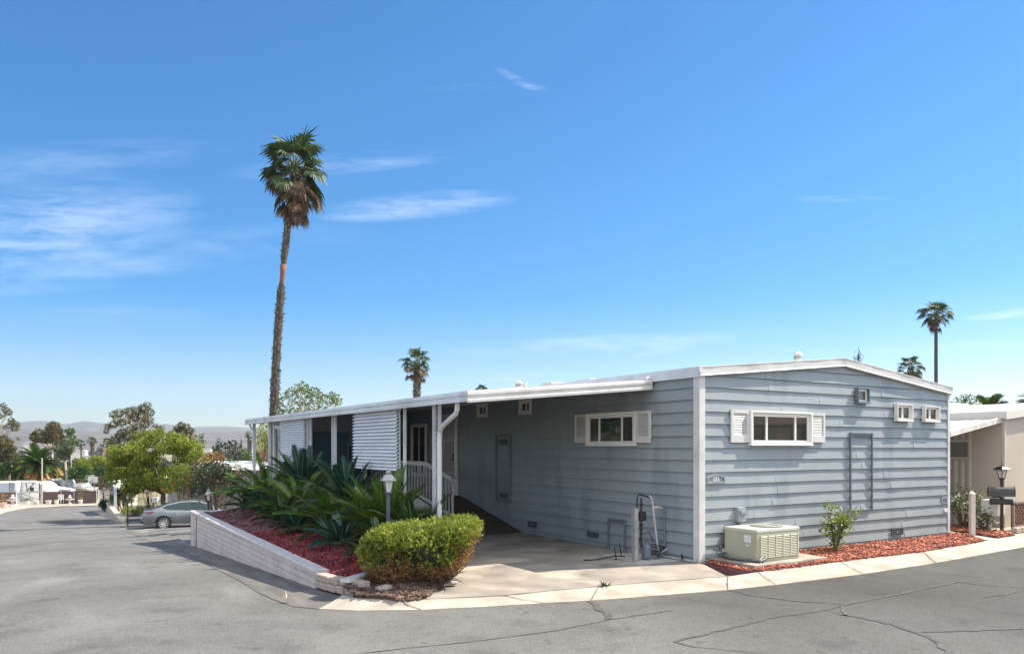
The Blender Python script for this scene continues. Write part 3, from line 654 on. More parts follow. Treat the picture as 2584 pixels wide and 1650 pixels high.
# hatches
def hatch(P, l0, l1, z0, z1, bottom=True):
    m = MB(); w_ = .022
    wbox(m, P, l0, l0+w_, z0, z1, 0, .04); wbox(m, P, l1-w_, l1, z0, z1, 0, .04); wbox(m, P, l0, l1, z1-w_, z1, 0, .045)
    wbox(m, P, l0+w_, l1-w_, z1-w_*3, z1-w_*2.2, 0, .03)
    if bottom: wbox(m, P, l0, l1, z0, z0+w_*.7, 0, .035)
    return m.build('access_hatch', SIDTRIM, hs)
l0, l1, z0, z1 = rect(GG, 2143, 2199, 1091, 1289); hatch(Pg2, l0, l1, z0, z1)
l0, l1, z0, z1 = rect(LLp, 1253, 1289, 1096, 1262); hh = hatch(Pl2, l0, l1, z0, z1)
HL = (l0, l1, z0, z1)
l0, l1, z0, z1 = rect(LLp, 1536, 1579, 1306, 1384); hatch(Pl2, l0, l1, z0, z1, False)
def grille(P, l0, l1, z0, z1, par=None):
    m = MB(); nx, nz_ = 6, 3; t_ = .007
    g = MB(); wbox(g, P, l0, l1, z0, z1, .004, .012); 
    wbox(m, P, l0, l1, z0, z0+t_, .01, .024); wbox(m, P, l0, l1, z1-t_, z1, .01, .024); wbox(m, P, l0, l0+t_, z0, z1, .01, .024); wbox(m, P, l1-t_, l1, z0, z1, .01, .024)
    for i in range(1, nx):
        x = l0+(l1-l0)*i/nx; wbox(m, P, x-t_/2, x+t_/2, z0, z1, .01, .020)
    for i in range(1, nz_):
        z = z0+(z1-z0)*i/nz_; wbox(m, P, l0, l1, z-t_/2, z+t_/2, .01, .021)
    c = ((l0+l1)/2, (z0+z1)/2); wbox(m, P, c[0]-.03, c[0]+.03, c[1]-.02, c[1]+.02, .01, .022)
    ob = g.build('foundation_vent', BLACK, hs); m.build('grille', SIDTRIM, ob)
for r_ in [(2249, 2277, 1334, 1351)]: grille(Pg2, *rect(GG, *r_))
for r_ in [(1333, 1354, 1313, 1329), (1482, 1510, 1340, 1353)]: grille(Pl2, *rect(LLp, *r_))
l0, l1, z0, z1 = HL; md = (l0+l1)/2
Pl3 = lambda l, z, o: (-.06-o, l, z)
grille(Pl3, md-.14, md+.14, z1-.24, z1-.12); grille(Pl3, md-.14, md+.14, z0+.07, z0+.19)
# security door
sa, zt = L(1156, 1040, -.05); sb_, _ = L(1116, 1040, -.05)
zb = .67
fr = MB(); wbox(fr, Pl2, sa, sa+.12, zb, 2.78, 0, .05); wbox(fr, Pl2, sb_-.10, sb_, zb, 2.78, 0, .05); wbox(fr, Pl2, sa, sb_, 2.68, 2.78, 0, .05)
dr = fr.build('door', VINYL, hs)
m = MB(); wbox(m, Pl2, sa+.12, sb_-.10, zb+.03, 2.68, .002, .008); m.build('door_leaf', mat('screen_grey', (.20, .20, .19), .7), dr)
m = MB(); d0, d1 = sa+.12, sb_-.10
for i in range(9):
    x = d0+.02+(d1-d0-.04)*i/8; wbox(m, Pl2, x-.007, x+.007, zb+.03, 2.66, .03, .044)
for z in (zb+.05, 1.25, 2.1, 2.64): wbox(m, Pl2, d0, d1, z-.012, z+.012, .03, .046)
m.build('security_grille', VINYL, dr)
m = MB(); wbox(m, Pl2, d0+.03, d0+.09, 1.66, 1.74, .03, .06); wbox(m, Pl2, d0+.02, d0+.16, 1.58, 1.62, .05, .08); m.build('handle', BLACK, dr)
# porch window
l0, zt = L(1078, 1069, -.05); l1, _ = L(1040, 1069, -.05); window(Pl2, l0, l1, 1.1, zt, (.5, .5), fr=.07, dep=.05, glass=(GLASS, BLIND))
# ledger trim under the awning
mb = MB(); mb.box((-.075, 1.1, 2.985), (-.05, 16.4, 3.03)); mb.build('ledger_trim', METALW, hs)

# house number plaque
pl0, pl1, pz0, pz1 = rect(GG, 1784, 1829, 1197, 1220)
pk = thing('house_number_sign', 'arched blue grey plaque with the number 111 near the front corner', 'sign', at=((pl0+pl1)/2, -.06, (pz0+pz1)/2))
def arch(n=14, k=1.0, drop=0):
    cx, hw_ = (pl0+pl1)/2, (pl1-pl0)/2*k; pts = [(cx-hw_, pz0+drop), (cx+hw_, pz0+drop)]
    hgt = (pz1-pz0)*.8
    for i in range(n+1):
        a = i/n; x = cx+hw_-2*hw_*a; pts.append((x, pz0+hgt*.9*k + (math.cos((a-.5)*2*math.pi)*.5+.5)*.055*k))
    return pts
A = arch(); B = arch(k=.86, drop=.022)
m = MB(); m.prism(B, (0, -.048, 0), (1, 0, 0), (0, 0, 1), (0, 1, 0), .01); m.build('plate', SIDING, pk)
m = MB(); n = len(A); k = 0
m.v = [(x, -.075, z) for x, z in A]+[(x, -.075, z) for x, z in B]+[(x, -.035, z) for x, z in A]+[(x, -.035, z) for x, z in B]
for i in range(n):
    j = (i+1) % n; m.f += [(i, j, n+j, n+i), (i, 2*n+i, 2*n+j, j), (n+i, n+j, 3*n+j, 3*n+i)]
m.build('plaque_frame', SIDING, pk)
m = MB(); cx = (pl0+pl1)/2
for dx in (-.055, 0, .055):
    m.box((cx+dx-.008, -.068, pz0+.035), (cx+dx+.008, -.048, pz0+.145)); m.box((cx+dx-.018, -.066, pz0+.035), (cx+dx+.018, -.049, pz0+.045)); m.obox((cx+dx, -.058, pz0+.143), (cx+dx-.02, -.058, pz0+.125), .016, .01)
m.build('digits', mat('digit_paint', (.62, .66, .68), .5), pk)
# second small shield shaped plate with worn characters
l0, l1, z0, z1 = rect(GG, 2376, 2392, 1252, 1271)
pk = thing('shield_plate', 'small shield shaped meter plate with raised figures by the far corner board', 'sign', at=((l0+l1)/2, -.06, (z0+z1)/2))
cxs = (l0+l1)/2; m = MB(); m.prism([(l0+.03, z0), (l1-.01, z0), (l1, z1-.03), (l1-.02, z1), (cxs, z1-.012), (l0+.02, z1), (l0, z1-.03), (l0, z0+.05)], (0, -.066, 0), (1, 0, 0), (0, 0, 1), (0, 1, 0), .022); m.build('plate', SIDING, pk)
m = MB(); x0 = cxs-.06; zc = (z0+z1)/2
def seg(pts): 
    for p, q in zip(pts, pts[1:]): m.obox((x0+p[0]*.035, -.07, zc-.04+p[1]*.04), (x0+q[0]*.035, -.07, zc-.04+q[1]*.04), .007, .008, up=(0, 1, 0))
seg([(0, 0), (0, 2), (1, 2), (1, 1.2), (0, 1)]); x0 += .05; seg([(1, 2), (0, 2), (0, 1), (1, 1), (1, 0), (0, 0)]); x0 += .05; seg([(0, 2), (1, 2), (.3, 0)])
m.build('figures', mat('digit_shade', (.12, .15, .16), .6), pk)
l0, l1, z0, z1 = rect(GG, 2382, 2390, 1283, 1292); m = MB(); m.box((l0, -.075, z0), (l1, -.045, z1), .006); tag(m.build('tag_plate', METALW, at=(l0, -.06, z0)), 'tiny square metal tag below the shield shaped plate', 'plate')
# electrical box with conduit
l0, l1, z0, z1 = rect(GG, 1855, 1874, 1280, 1316)
eb = thing('electrical_box', 'grey disconnect box on the wall above the air conditioner', 'electrical box', at=((l0+l1)/2, -.09, z0))
m = MB(); m.box((l0, -.14, z0), (l1, -.035, z1), .006); m.build('box_body', SIDING, eb)
m = MB(); m.prism([(0, .0), (.0, -.07), (.05, -.05), (.05, .0)], (l0+.02, -.14, z1-.05), (0, -1, 0), (0, 0, 1), (1, 0, 0), l1-l0-.04); m.build('cover', SIDING, eb)
m = MB(); m.tube([(l0+.07, -.08, z0), (l0+.08, -.10, z0-.15), (l0+.12, -.2, z0-.3), (l0+.2, -.25, .3)], .016, 8); m.build('conduit', SIDTRIM, eb)

# ------------------------------------------------------------------ air conditioner
ac = thing('air_conditioner', 'boxy olive beige air conditioning unit on a concrete slab beside the corner', 'air conditioner', at=(.95, -.5, .08))
x0, x1, y0, y1, za, zb = .42, 1.46, -.84, -.16, .085, .60
m = MB(); m.box((x0, y0, za+.03), (x1, y1, zb-.05), .012); m.build('cabinet', ACM, ac)
m = MB(); m.box((x0-.008, y0-.008, zb-.06), (x1+.008, y1+.008, zb), .015); top = m.build('top_cover', mat('ac_top', (.50, .50, .42), .45, (.42, .42, .35), 3), ac)
m = MB(); m.box((x0-.006, y0-.006, za), (x1+.006, y1+.006, za+.035)); m.build('base_pan', ACM, ac)
m = MB(); m.box((x0+.09, y0-.006, za+.06), (x1-.05, y0+.02, zb-.12)); coil = m.build('coil', ACD, ac)
m = MB(); fx0, fx1 = x0+.09, x1-.05
for i in range(6):
    x = fx0+(fx1-fx0)*i/5; m.box((x-.013, y0-.02, za+.05), (x+.013, y0+.004, zb-.10))
for i in range(13):
    z = za+.065+(zb-.12-za-.065)*i/12; m.add([(fx0, y0-.018, z-.006), (fx1, y0-.018, z-.006), (fx1, y0-.008, z+.008), (fx0, y0-.008, z+.008)], [(0, 1, 2, 3)])
m.build('louvre', mat('ac_louvre', (.42, .42, .30), .5), ac)
m = MB(); m.box((x0-.004, y0+.12, zb-.22), (x0+.002, y0+.26, zb-.10)); m.box((x0-.004, y0+.16, zb-.28), (x0+.002, y0+.22, zb-.25)); m.build('rating_label', mat('label_grey', (.6, .62, .62), .4), ac)
m = MB(); cxa, cya = (x0+x1)/2+.1, (y0+y1)/2
for r_ in (.06, .11, .16, .21, .26): m.tube([(cxa+r_*math.cos(a), cya+r_*math.sin(a), zb+.014) for a in np.linspace(0, 6.283, 33)], .004, 5, False)
for a in np.linspace(0, 3.1416, 5)[:-1]: m.obox((cxa-.27*math.cos(a), cya-.27*math.sin(a), zb+.012), (cxa+.27*math.cos(a), cya+.27*math.sin(a), zb+.012), .014, .008)
m.build('fan_guard', mat('ac_top', (.6, .6, .52)), ac)
m = MB(); m.lathe((cxa, cya, zb-.001), [(.275, 0), (.275, .004)], 32); m.build('fan_opening', BLACK, ac)
m = MB(); m.tube([(l0+.2, -.25, .3), (x0-.02, -.18, .16), (x0-.10, -.35, .10), (x0-.10, -.55, .10), (x0-.06, -.8, .11), (x0+.02, -.88, .12), (x0+.1, -.87, .15)], .02, 8)
m.tube([(x0+.02, -.06, .25), (x0-.06, -.15, .13), (x0-.13, -.4, .11), (x0-.08, -.7, .10), (x0+.0, -.92, .11), (x0+.14, -.9, .13), (x0+.2, -.86, .16)], .017, 8); m.build('hose', mat('hose_grey', (.10, .11, .11), .5), ac)
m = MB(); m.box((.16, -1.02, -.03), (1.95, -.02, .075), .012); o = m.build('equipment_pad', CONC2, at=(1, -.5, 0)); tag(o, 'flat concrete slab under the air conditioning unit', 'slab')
# ================================================================== CARPORT AWNING
cp = thing('carport', 'long flat white aluminium carport roof on thin posts along the shaded side', 'carport', at=(-2, 8, 0))
S0, S1, TO = 1.07, 15.4, -3.78
za = lambda t: 3.10 + t/3.69*.34
m = MB()
n = 48
for i in range(n):                     # pan roof: folded ribs underneath
    a, b = S0+.03+(S1-S0-.03)*i/n, S0+.03+(S1-S0-.03)*(i+1)/n; q = len(m.v); rb = .055
    for t in (-.09, TO+.02):
        z = za(t); m.v += [(t, a, z-rb), (t, a+.05, z-rb), (t, a+.07, z-.012), (t, b-.02, z-.012), (t, b, z-rb), (t, a, z), (t, b, z)]
    for j in range(4): m.f.append((q+j, q+j+1, q+8+j, q+7+j))
    m.f.append((q+5, q+6, q+13, q+12))
m.build('roof_deck', METALW, cp)
m = MB()                               # gutter along the street side
prof = [(.0, -.15), (-.045, -.155), (-.05, -.12), (-.028, -.105), (-.028, -.07), (-.05, -.055), (-.05, -.02), (-.03, -.008), (-.03, .012), (-.02, .012), (-.015, -.0), (.0, .0)]
def runp(m, prof, P, a, b, n=12):
    for i in range(n):
        q = len(m.v); k = len(prof)
        for l in (a+(b-a)*i/n, a+(b-a)*(i+1)/n): m.v += [P(l, x, z) for x, z in prof]
        for j in range(k): m.f.append((q+j, q+(j+1) % k, q+k+(j+1) % k, q+k+j))
        if i == 0: m.f.append(tuple(q+j for j in range(k)))
        if i == n-1: m.f.append(tuple(q+k+j for j in range(k))[::-1])
runp(m, prof, lambda l, x, z: (TO+x, l, za(TO)+.02+z), S0, S1)
for sj in (4.3, 7.6, 10.9, 14.0): runp(m, [(x*1.0-.003 if x < -.01 else x, z*1.01) for x, z in prof], lambda l, x, z: (TO+x, l, za(TO)+.02+z), sj, sj+.06, 1)
m.build('gutter', METALW, cp)
m = MB(); runp(m, prof, lambda l, x, z: (l, S0+x, za(l)+.025+z*1.12), -.12, TO-.045); m.build('front_fascia', WHITE, cp)
m = MB(); runp(m, prof, lambda l, x, z: (l, S1-x, za(l)+.02+z), -.1, TO-.04); m.build('rear_fascia', METALW, cp)
m = MB(); m.box((-.13, S0-.02, 2.955), (-.075, S0+.16, 3.155)); m.add([(-.07, S0-.02, 3.17), (-.22, S0-.05, 3.14), (-.26, S0-.055, 3.05), (-.25, S0-.05, 3.17)], [(0, 1, 2, 3)]); m.build('end_flashing', METALW, cp)
def post(s, t=-3.6, w_=.045, ztop=2.66, zb=0.1):
    m = MB(); m.box((t-w_/2, s-w_/2, zb), (t+w_/2, s+w_/2, ztop)); 
    for dx in (-.3, .3): m.box((t-w_/2-.004, s+w_*dx-.004, zb), (t-w_/2, s+w_*dx+.004, ztop))
    return m.build('post', METALW, cp)
def scroll(s0, s1):
    m = MB(); z = .6; m.tube([(-3.6, (s0+s1)/2, .4), (-3.6, (s0+s1)/2, 2.6)], .004, 4)
    while z < 2.5:
        c = ((s0+s1)/2, z); r_ = abs(s1-s0)/2-.02
        for k in (-1, 1): m.tube([(-3.6, c[0]+k*r_*math.cos(a)*(1-a/9), c[1]+k*(.05+r_*math.sin(a))) for a in np.linspace(-.6, 4.2, 9)], .005, 5)
        z += .34
    m.build('scroll_bracket', METALW, cp)
post(2.43); post(2.64); scroll(2.43, 2.64)
for s in (3.86, 5.84, 5.99, 7.68, 7.86, 9.5, 9.66, 13.3, 13.42, 15.1, 15.28): post(s)
scroll(7.68, 7.86); scroll(5.84, 5.99)
def louvres(s0, s1, z0, z1, n, label=None):
    m = MB(); st = (z1-z0)/n
    for i in range(n):
        z = z0+st*i; k = len(m.v); N_ = 8
        for j in range(N_+1):
            s = s0+(s1-s0)*j/N_; wv = .004*math.sin(s*3+i)
            m.v += [(-3.722+wv, s, z-.014), (-3.727+wv, s, z-.009), (-3.645, s, z+st), (-3.64, s, z+st-.006)]
        for j in range(N_):
            q = k+4*j
            for x in range(4): m.f.append((q+x, q+(x+1) % 4, q+4+(x+1) % 4, q+4+x))
        m.f += [(k, k+1, k+2, k+3), (k+4*N_+3, k+4*N_+2, k+4*N_+1, k+4*N_)]
    for s in (s0+.03, s1-.03): m.box((-3.64, s-.015, z0), (-3.62, s+.015, z1))
    return m.build('louvred_screen', mat('louvre_skylit', (.78, .80, .84), .35, (.72, .74, .78), 3), cp)  # aluminium made paler and bluer in colour for sky light on the slats
louvres(4.0, 6.28, 1.50, 2.70, 18); louvres(9.7, 11.9, 1.55, 2.70, 18)
m = MB()
zt_ = za(TO)-.13; m.tube([(-3.72, 1.56, zt_), (-3.72, 1.57, zt_-.10), (-3.70, 1.66, zt_-.17), (-3.65, 2.25, zt_-.36), (-3.63, 2.36, zt_-.44), (-3.63, 2.38, zt_-.55), (-3.63, 2.38, .05)], .042, 8); m.build('downspout', METALW, cp)
m = MB(); m.tube([(-3.7, 15.35, 2.62), (-3.66, 15.3, 2.5), (-3.62, 15.2, 2.45), (-3.62, 15.2, -.5)], .03, 8); m.build('downspout', METALW, cp)
m = MB()
for t in (-2.9, -2.6): m.box((t, 1.5, za(t)-.10), (t+.03, 1.55, za(t)-.06)); 
m.build('hook', METALW, cp)
# ------------------------------------------------------------------ ramp, deck, railing
rp = thing('access_ramp', 'dark brown carpeted ramp climbing along the shaded wall to the door', 'ramp', at=(-.7, 7, 0))
m = MB(); m.add([(-1.25, 5.35, .005), (-.065, 5.35, .005), (-.065, 8.3, .67), (-1.25, 8.3, .67), (-1.25, 5.35, -.05), (-.065, 5.35, -.05), (-.065, 8.3, -.05), (-1.25, 8.3, -.05)], [(0, 1, 2, 3), (0, 3, 7, 4), (1, 5, 6, 2), (0, 4, 5, 1)]); m.build('ramp_surface', RAMPC, rp)
m = MB(); m.box((-1.25, 8.3, .0), (-.065, 11.5, .67)); m.build('landing', RAMPC, rp)
m = MB(); m.add([(-1.27, 5.35, 0), (-1.27, 8.3, .66), (-1.27, 8.3, 0)], [(0, 1, 2)]); m.box((-1.29, 8.3, 0), (-1.255, 11.5, .66)); m.build('side_skirt', WHITE, rp)
rl = thing('porch_railing', 'white wooden railing with square balusters beside the ramp and landing', 'railing', at=(-1.3, 8, 0))
zr = lambda s: .67+(min(s, 8.3)-5.35)/2.95*.665-.665 if s < 8.3 else .67
m = MB(); m.obox((-1.3, 6.2, 1.14), (-1.3, 7.75, 1.52), .05, .10); m.obox((-1.3, 7.74, 1.52), (-1.3, 11.4, 1.54), .05, .10); m.build('handrail', WHITE, rl)
m = MB(); m.obox((-1.3, 6.3, zr(6.3)+.12), (-1.3, 8.3, zr(8.3)+.10), .04, .07); m.obox((-1.3, 8.3, .78), (-1.3, 11.4, .78), .04, .07); m.build('bottom_rail', WHITE, rl)
s = 6.38
while s < 11.4:
    m = MB(); top = 1.14+(s-6.2)/1.55*.38 if s < 7.75 else 1.53
    wv = .045 if (abs(s-6.38) < .01) else .03
    m.box((-1.3-wv/2, s-wv/2, zr(s)+.0 if wv > .04 else zr(s)+.1), (-1.3+wv/2, s+wv/2, top)); m.build('baluster', WHITE, rl); s += .17
# ------------------------------------------------------------------ storage room under the carport
sr = thing('storage_room', 'enclosed room under the far end of the carport with dark smooth front panels', 'shed', at=(-1.5, 13, 0))
hs_root[0] = sr
m = MB(); m.box((-3.0, 11.55, -.3), (-.07, 15.35, za(-1)-.15)); m.build('wall', SIDING, sr)
Ps = lambda l, z, o: (-3.0-.005-o, l, z)
siding('siding', lambda l, z, o: (-3.003-o, l, z), 11.6, 15.35, 0.0, lambda l: 2.68, 21, .001, False, .012).build('siding', SIDING, sr)
m = MB(); m.box((-3.03, 11.50, 0), (-2.93, 11.56, 2.68)); m.build('corner_trim', METALW, sr)
l0, _ = L(716, 1080, -3.03); l1, _ = L(692, 1080, -3.03); window(Ps, l0, l1, 1.15, 2.58, (.5, .5), fr=.09, dep=.06, glass=(BLIND, GLASS))
window(Ps, 12.0, 13.3, 1.15, 2.5, (.5, .5), fr=.08, dep=.06, glass=(BLIND, GLASS))
m = MB(); m.box((-2.92, 11.525, .05), (-1.95, 11.548, 2.32)); m.build('front_panel', TEAL, sr)
m = MB(); m.box((-2.96, 11.52, 2.32), (-.1, 11.54, 2.35)); m.box((-1.95, 11.515, .05), (-1.92, 11.54, 2.32)); m.build('panel_trim', SIDTRIM, sr)
m = MB(); m.box((-1.90, 11.525, 1.98), (-.12, 11.548, 2.30)); m.build('transom_panel', mat('pale_teal_panel', (.16, .21, .205), .4, (.12, .165, .165), .9), sr)
d = MB(); d.box((-1.88, 11.52, .05), (-.95, 11.548, 1.95)); dd = d.build('door', NAVY, sr); m = MB(); m.tube([(-1.02, 11.50, 1.05), (-1.02, 11.49, 1.0), (-1.10, 11.49, 1.0)], .012, 6); m.build('handle', BLACK, dd)
m = MB(); m.box((-.93, 11.523, .05), (-.1, 11.548, 1.96)); m.build('side_panel', NAVY, sr)
hs_root[0] = hs
# ------------------------------------------------------------------ utility post and pipes
up_ = thing('utility_post', 'square galvanised steel guard post standing by the shaded wall', 'post', at=(-.83, .66, 0))
m = MB(); m.box((-.87, .62, -.02), (-.79, .70, .90)); m.build('post_tube', STEEL, up_)
m = MB(); m.box((-.875, .615, .0), (-.785, .705, .012)); m.build('foot', STEEL, up_)
pp = thing('gas_pipework', 'black gas meter pipes with regulator standing behind the steel post', 'pipes', at=(-.6, .8, 0))
m = MB(); m.tube([(-.66, .8, .3), (-.66, .8, 1.05), (-.62, .8, 1.12), (-.38, .8, 1.06)], .015, 8); m.tube([(-.55, .82, .2), (-.55, .82, 1.05)], .018, 8)
m.tube([(-.55, .82, .35), (-.66, .82, .35), (-.66, .82, .6)], .015, 8); m.build('black_pipe', BLACK, pp)
m = MB(); m.box((-.62, .76, .66), (-.48, .88, .82), .015); m.build('regulator', BLACK, pp)
m = MB()
for z in (.92, .78, .58, .5): m.lathe((-.55, .82, z), [(.03, 0), (.034, .02), (.03, .04)], 8)
m.build('coupling', BLACK, pp)
m = MB(); m.lathe((-.52, .72, .02), [(.07, 0), (.08, .05), (.08, .2), (.06, .24), (.03, .26), (.03, .3)], 12); m.build('meter_body', mat('meter_grey', (.12, .14, .17), .5), pp)
pw = thing('water_pipework', 'white plastic water pipe with valve rising by the shaded wall', 'pipes', at=(-.3, .75, 0))
m = MB(); m.tube([(-.40, .80, 1.08), (-.36, .78, 1.06), (-.33, .78, .95), (-.28, .76, .5), (-.24, .74, .16), (-.20, .72, .10), (-.06, .70, .16)], .017, 8); m.build('supply_pipe', PVC, pw)
m = MB(); m.tube([(-.32, .78, .88), (-.22, .76, .89), (-.13, .75, .86)], [.02, .026, .02], 8); m.build('valve', PVC, pw)
m = MB(); m.lathe((-.22, .76, .91), [(.03, 0), (.03, .012)], 10); m.build('valve_handle', mat('valve_red', (.5, .06, .05), .5), pw)
m = MB(); m.tube([(-.11, .74, .88), (-.10, .74, .5), (-.07, .73, .04)], .016, 8); m.build('riser', SIDTRIM, pw)
m = MB(); m.tube([(-.10, .73, .03), (-.10, .4, .03), (-.10, .1, .028), (-.10, -.02, .03), (-.10, -.04, .12)], .016, 8); m.build('ground_pipe', PVC, pw)
m = MB(); m.tube([(-.11, .28, .03), (-.13, .27, .09), (-.15, .26, .11)], .018, 8); m.build('tap', BLACK, pw)
hc = thing('cable_coil', 'tangle of black hose and cable at the foot of the water pipe', 'hose', at=(-.4, .75, 0))
m = MB()
for k in range(6): m.tube([(-.35+(.10+.02*k)*math.cos(a)+.01*k, .72+(.07)*math.sin(a)*1.2, .06+.03*k+.03*math.sin(a*2+k)) for a in np.linspace(0, 6.1, 14)], .009, 6, False)
m.tube([(-.7, .8, .1), (-.62, .75, .42), (-.45, .74, .48), (-.35, .74, .3)], .01, 6); m.tube([(-.8, .95, .05), (-.95, 1.05, .06), (-1.25, 1.15, .01), (-1.5, 1.2, .01)], .012, 6); m.tube([(-.95, 1.0, .0), (-.98, 1.02, .2), (-.9, .98, .28), (-.88, .95, .05)], .01, 6); m.build('hose_loop', BLACK, hc)

# ------------------------------------------------------------------ lamps
def lamp(name, label, base, ztop, wid, m_post, m_cap, m_glass, r_post, frame='W', group=None, sq=True, dome=True):
    L0 = thing(name, label, 'street lamp' if 0 else 'lamp post', 'W', base, group)
    x, y, z = base; s = wid; zl = ztop-s*1.55            # bottom of lantern
    m = MB(); m.tube([(x, y, z-.05), (x, y, zl+.02)], r_post, 12); m.lathe((x, y, z), [(r_post*2, 0), (r_post*1.6, .03), (r_post*1.1, .08)], 12); m.build('post', m_post, L0)
    m = MB(); m.lathe((x, y, zl), [(s*.20, .012), (s*.37, s*.72)], 4, rot=.3); m.build('glass', m_glass, L0)
    m = MB()
    for j in range(4):
        a = 2*math.pi*(j+.5)/4+.3; m.obox((x+s*.21*math.cos(a), y+s*.21*math.sin(a), zl+.005), (x+s*.38*math.cos(a), y+s*.38*math.sin(a), zl+s*.73), s*.05, s*.05)
    m.lathe((x, y, zl-.01), [(s*.12, -.01), (s*.26, .0), (s*.26, .02)], 4, rot=.3); m.build('lantern_frame', m_post, L0)
    m = MB(); prof = [(s*.60, s*.71), (s*.60, s*.735), (s*.52, s*.79), (s*.40, s*.93), (s*.28, s*1.06), (s*.15, s*1.10)] if dome else [(s*.66, s*.72), (s*.66, s*.76), (s*.42, s*.93), (s*.36, s*.98), (s*.10, s*1.02)]
    m.lathe((x, y, zl), prof, 4, rot=.3); m.build('lantern_roof', m_cap, L0)
    m = MB(); m.lathe((x, y, zl+s*1.05), [(s*.10, 0), (s*.10, s*.1), (s*.20, s*.13), (s*.12, s*.22), (s*.05, s*.26), (s*.07, s*.30), (s*.02, s*.36), (s*.012, s*.5)] if dome else [(s*.04, 0), (s*.05, s*.1), (s*.02, s*.2), (s*.03, s*.26), (.002, s*.42)], 10); m.build('finial', m_cap, L0)
    return L0
p = W(980, 1127, 12.2); q = toH(p); lamp('lamp_post', 'silver lantern on a dark post among the sago palms', (p.x, p.y, pf(q[0], q[1])), W(980, 1176, 12.2).z, .27, mat('post_blue_black', (.05, .055, .085), .4, (.09, .09, .12), 4), SILVER, FROST, .032)
p = W(526, 1127, 22.); lamp('lamp_post', 'pair style pale lantern beyond the end of the block wall', (p.x, p.y, hw(p.x, p.y)), W(526, 1229, 22).z, .25, mat('post_dark', (.03, .03, .03), .4), SILVER, FROST, .03)
p = W(2528, 1127, 17.5)
lamp('lamp_post', 'slim black lantern carrying the black mailboxes by the beige home', (p.x, p.y, .0), W(2528, 1160, 17.5).z, .27, BROWNM, BLACK, FROST, .035, dome=False)
MBX = p
def mailbox(name, label, c, ln, wd, hgt, ang, mt):
    T = thing(name, label, 'mailbox', 'W', c, 'black mailboxes on the lamp post')
    c = Vector(c); ex = Vector((math.cos(ang), math.sin(ang), 0)); ey = Vector((-math.sin(ang), math.cos(ang), 0))
    pr = [(-wd/2, 0), (wd/2, 0)] + [(wd/2*math.cos(a), hgt*.55+hgt*.45*math.sin(a)) for a in np.linspace(0, math.pi, 10)]
    m = MB(); m.prism(pr, c-ex*ln/2, ey, (0, 0, 1), ex, ln); m.build('mailbox_body', mt, T)
    pr2 = [(a*1.05, b*1.04) for a, b in pr]; m = MB(); m.prism(pr2, c+ex*ln/2, ey, (0, 0, 1), ex, .015); m.build('mailbox_door', BLACK, T)
    m = MB(); m.prism([(-.035, hgt*.15), (.03, hgt*.15), (.03, hgt*.45), (-.035, hgt*.45)], c+ex*(ln/2+.016), ey, (0, 0, 1), ex, .003); m.build('number_sticker', WHITE, T)
    m = MB(); m.obox(c+ex*(ln/2)+ey*wd*.3+Vector((0, 0, hgt*.9)), c+ex*(ln/2+.03)+ey*wd*.3+Vector((0, 0, hgt*1.12)), .012, .012); m.build('latch', STEEL, T)
MAIL = mat('mailbox_green_black', (.045, .048, .042), .45, (.06, .06, .052), 5)
an = R(-20)
c = W(2525, 1252, 17.3); mailbox('mailbox', 'nearer black mailbox with white number sticker on the lamp post', c, .50, .17, .21, an, MAIL)
c2 = c+Vector((.16, .22, 0)); mailbox('mailbox', 'farther black mailbox half hidden behind the first one on the lamp post', c2, .48, .17, .21, an, MAIL)
m = MB(); m.obox(c+Vector((-.08, .03, -.02)), c+Vector((.14, .25, -.02)), .18, .03); o = m.build('mailbox_bracket', BLACK, frame='W', at=tuple(c)); tag(o, 'black shelf bracket that holds the two mailboxes to the post', 'bracket')
nb_ = thing('newspaper_tube', 'black newspaper tube holding a rolled paper under the mailboxes', 'newspaper holder', 'W', tuple(c+Vector((0, 0, -.15))))
d_ = Vector((math.cos(an), math.sin(an), 0)); cc = c+Vector((.04, -.03, -.12)); m = MB(); m.tube([cc-d_*.26, cc+d_*.18], .065, 14); m.obox(cc+d_*.12-Vector((0, 0, .06)), cc+d_*.30-Vector((0, 0, .05)), .12, .012); m.build('tube', BLACK, nb_)
m = MB(); m.tube([cc+d_*.02, cc+d_*.24], [.035, .05], 10); m.build('rolled_newspaper', mat('newsprint', (.45, .45, .55), .8, (.18, .16, .35), 20), nb_)
# bollard
p = W(2453, 1127, 16.3); b_ = thing('bollard', 'plain cream square bollard at the corner of the red mulch', 'bollard', 'W', (p.x, p.y, 0))
m = MB(); m.box((p.x-.048, p.y-.048, -.03), (p.x+.048, p.y+.048, .93), .008); m.build('bollard_post', mat('cream_paint', (.62, .54, .45), .6, (.55, .48, .40), 6), b_)
m = MB(); m.lathe((p.x, p.y, .93), [(.066, 0), (.064, .012), (.05, .03), (.02, .045)], 12); m.build('bollard_cap', mat('cream_paint2', (.66, .58, .48), .6), b_)

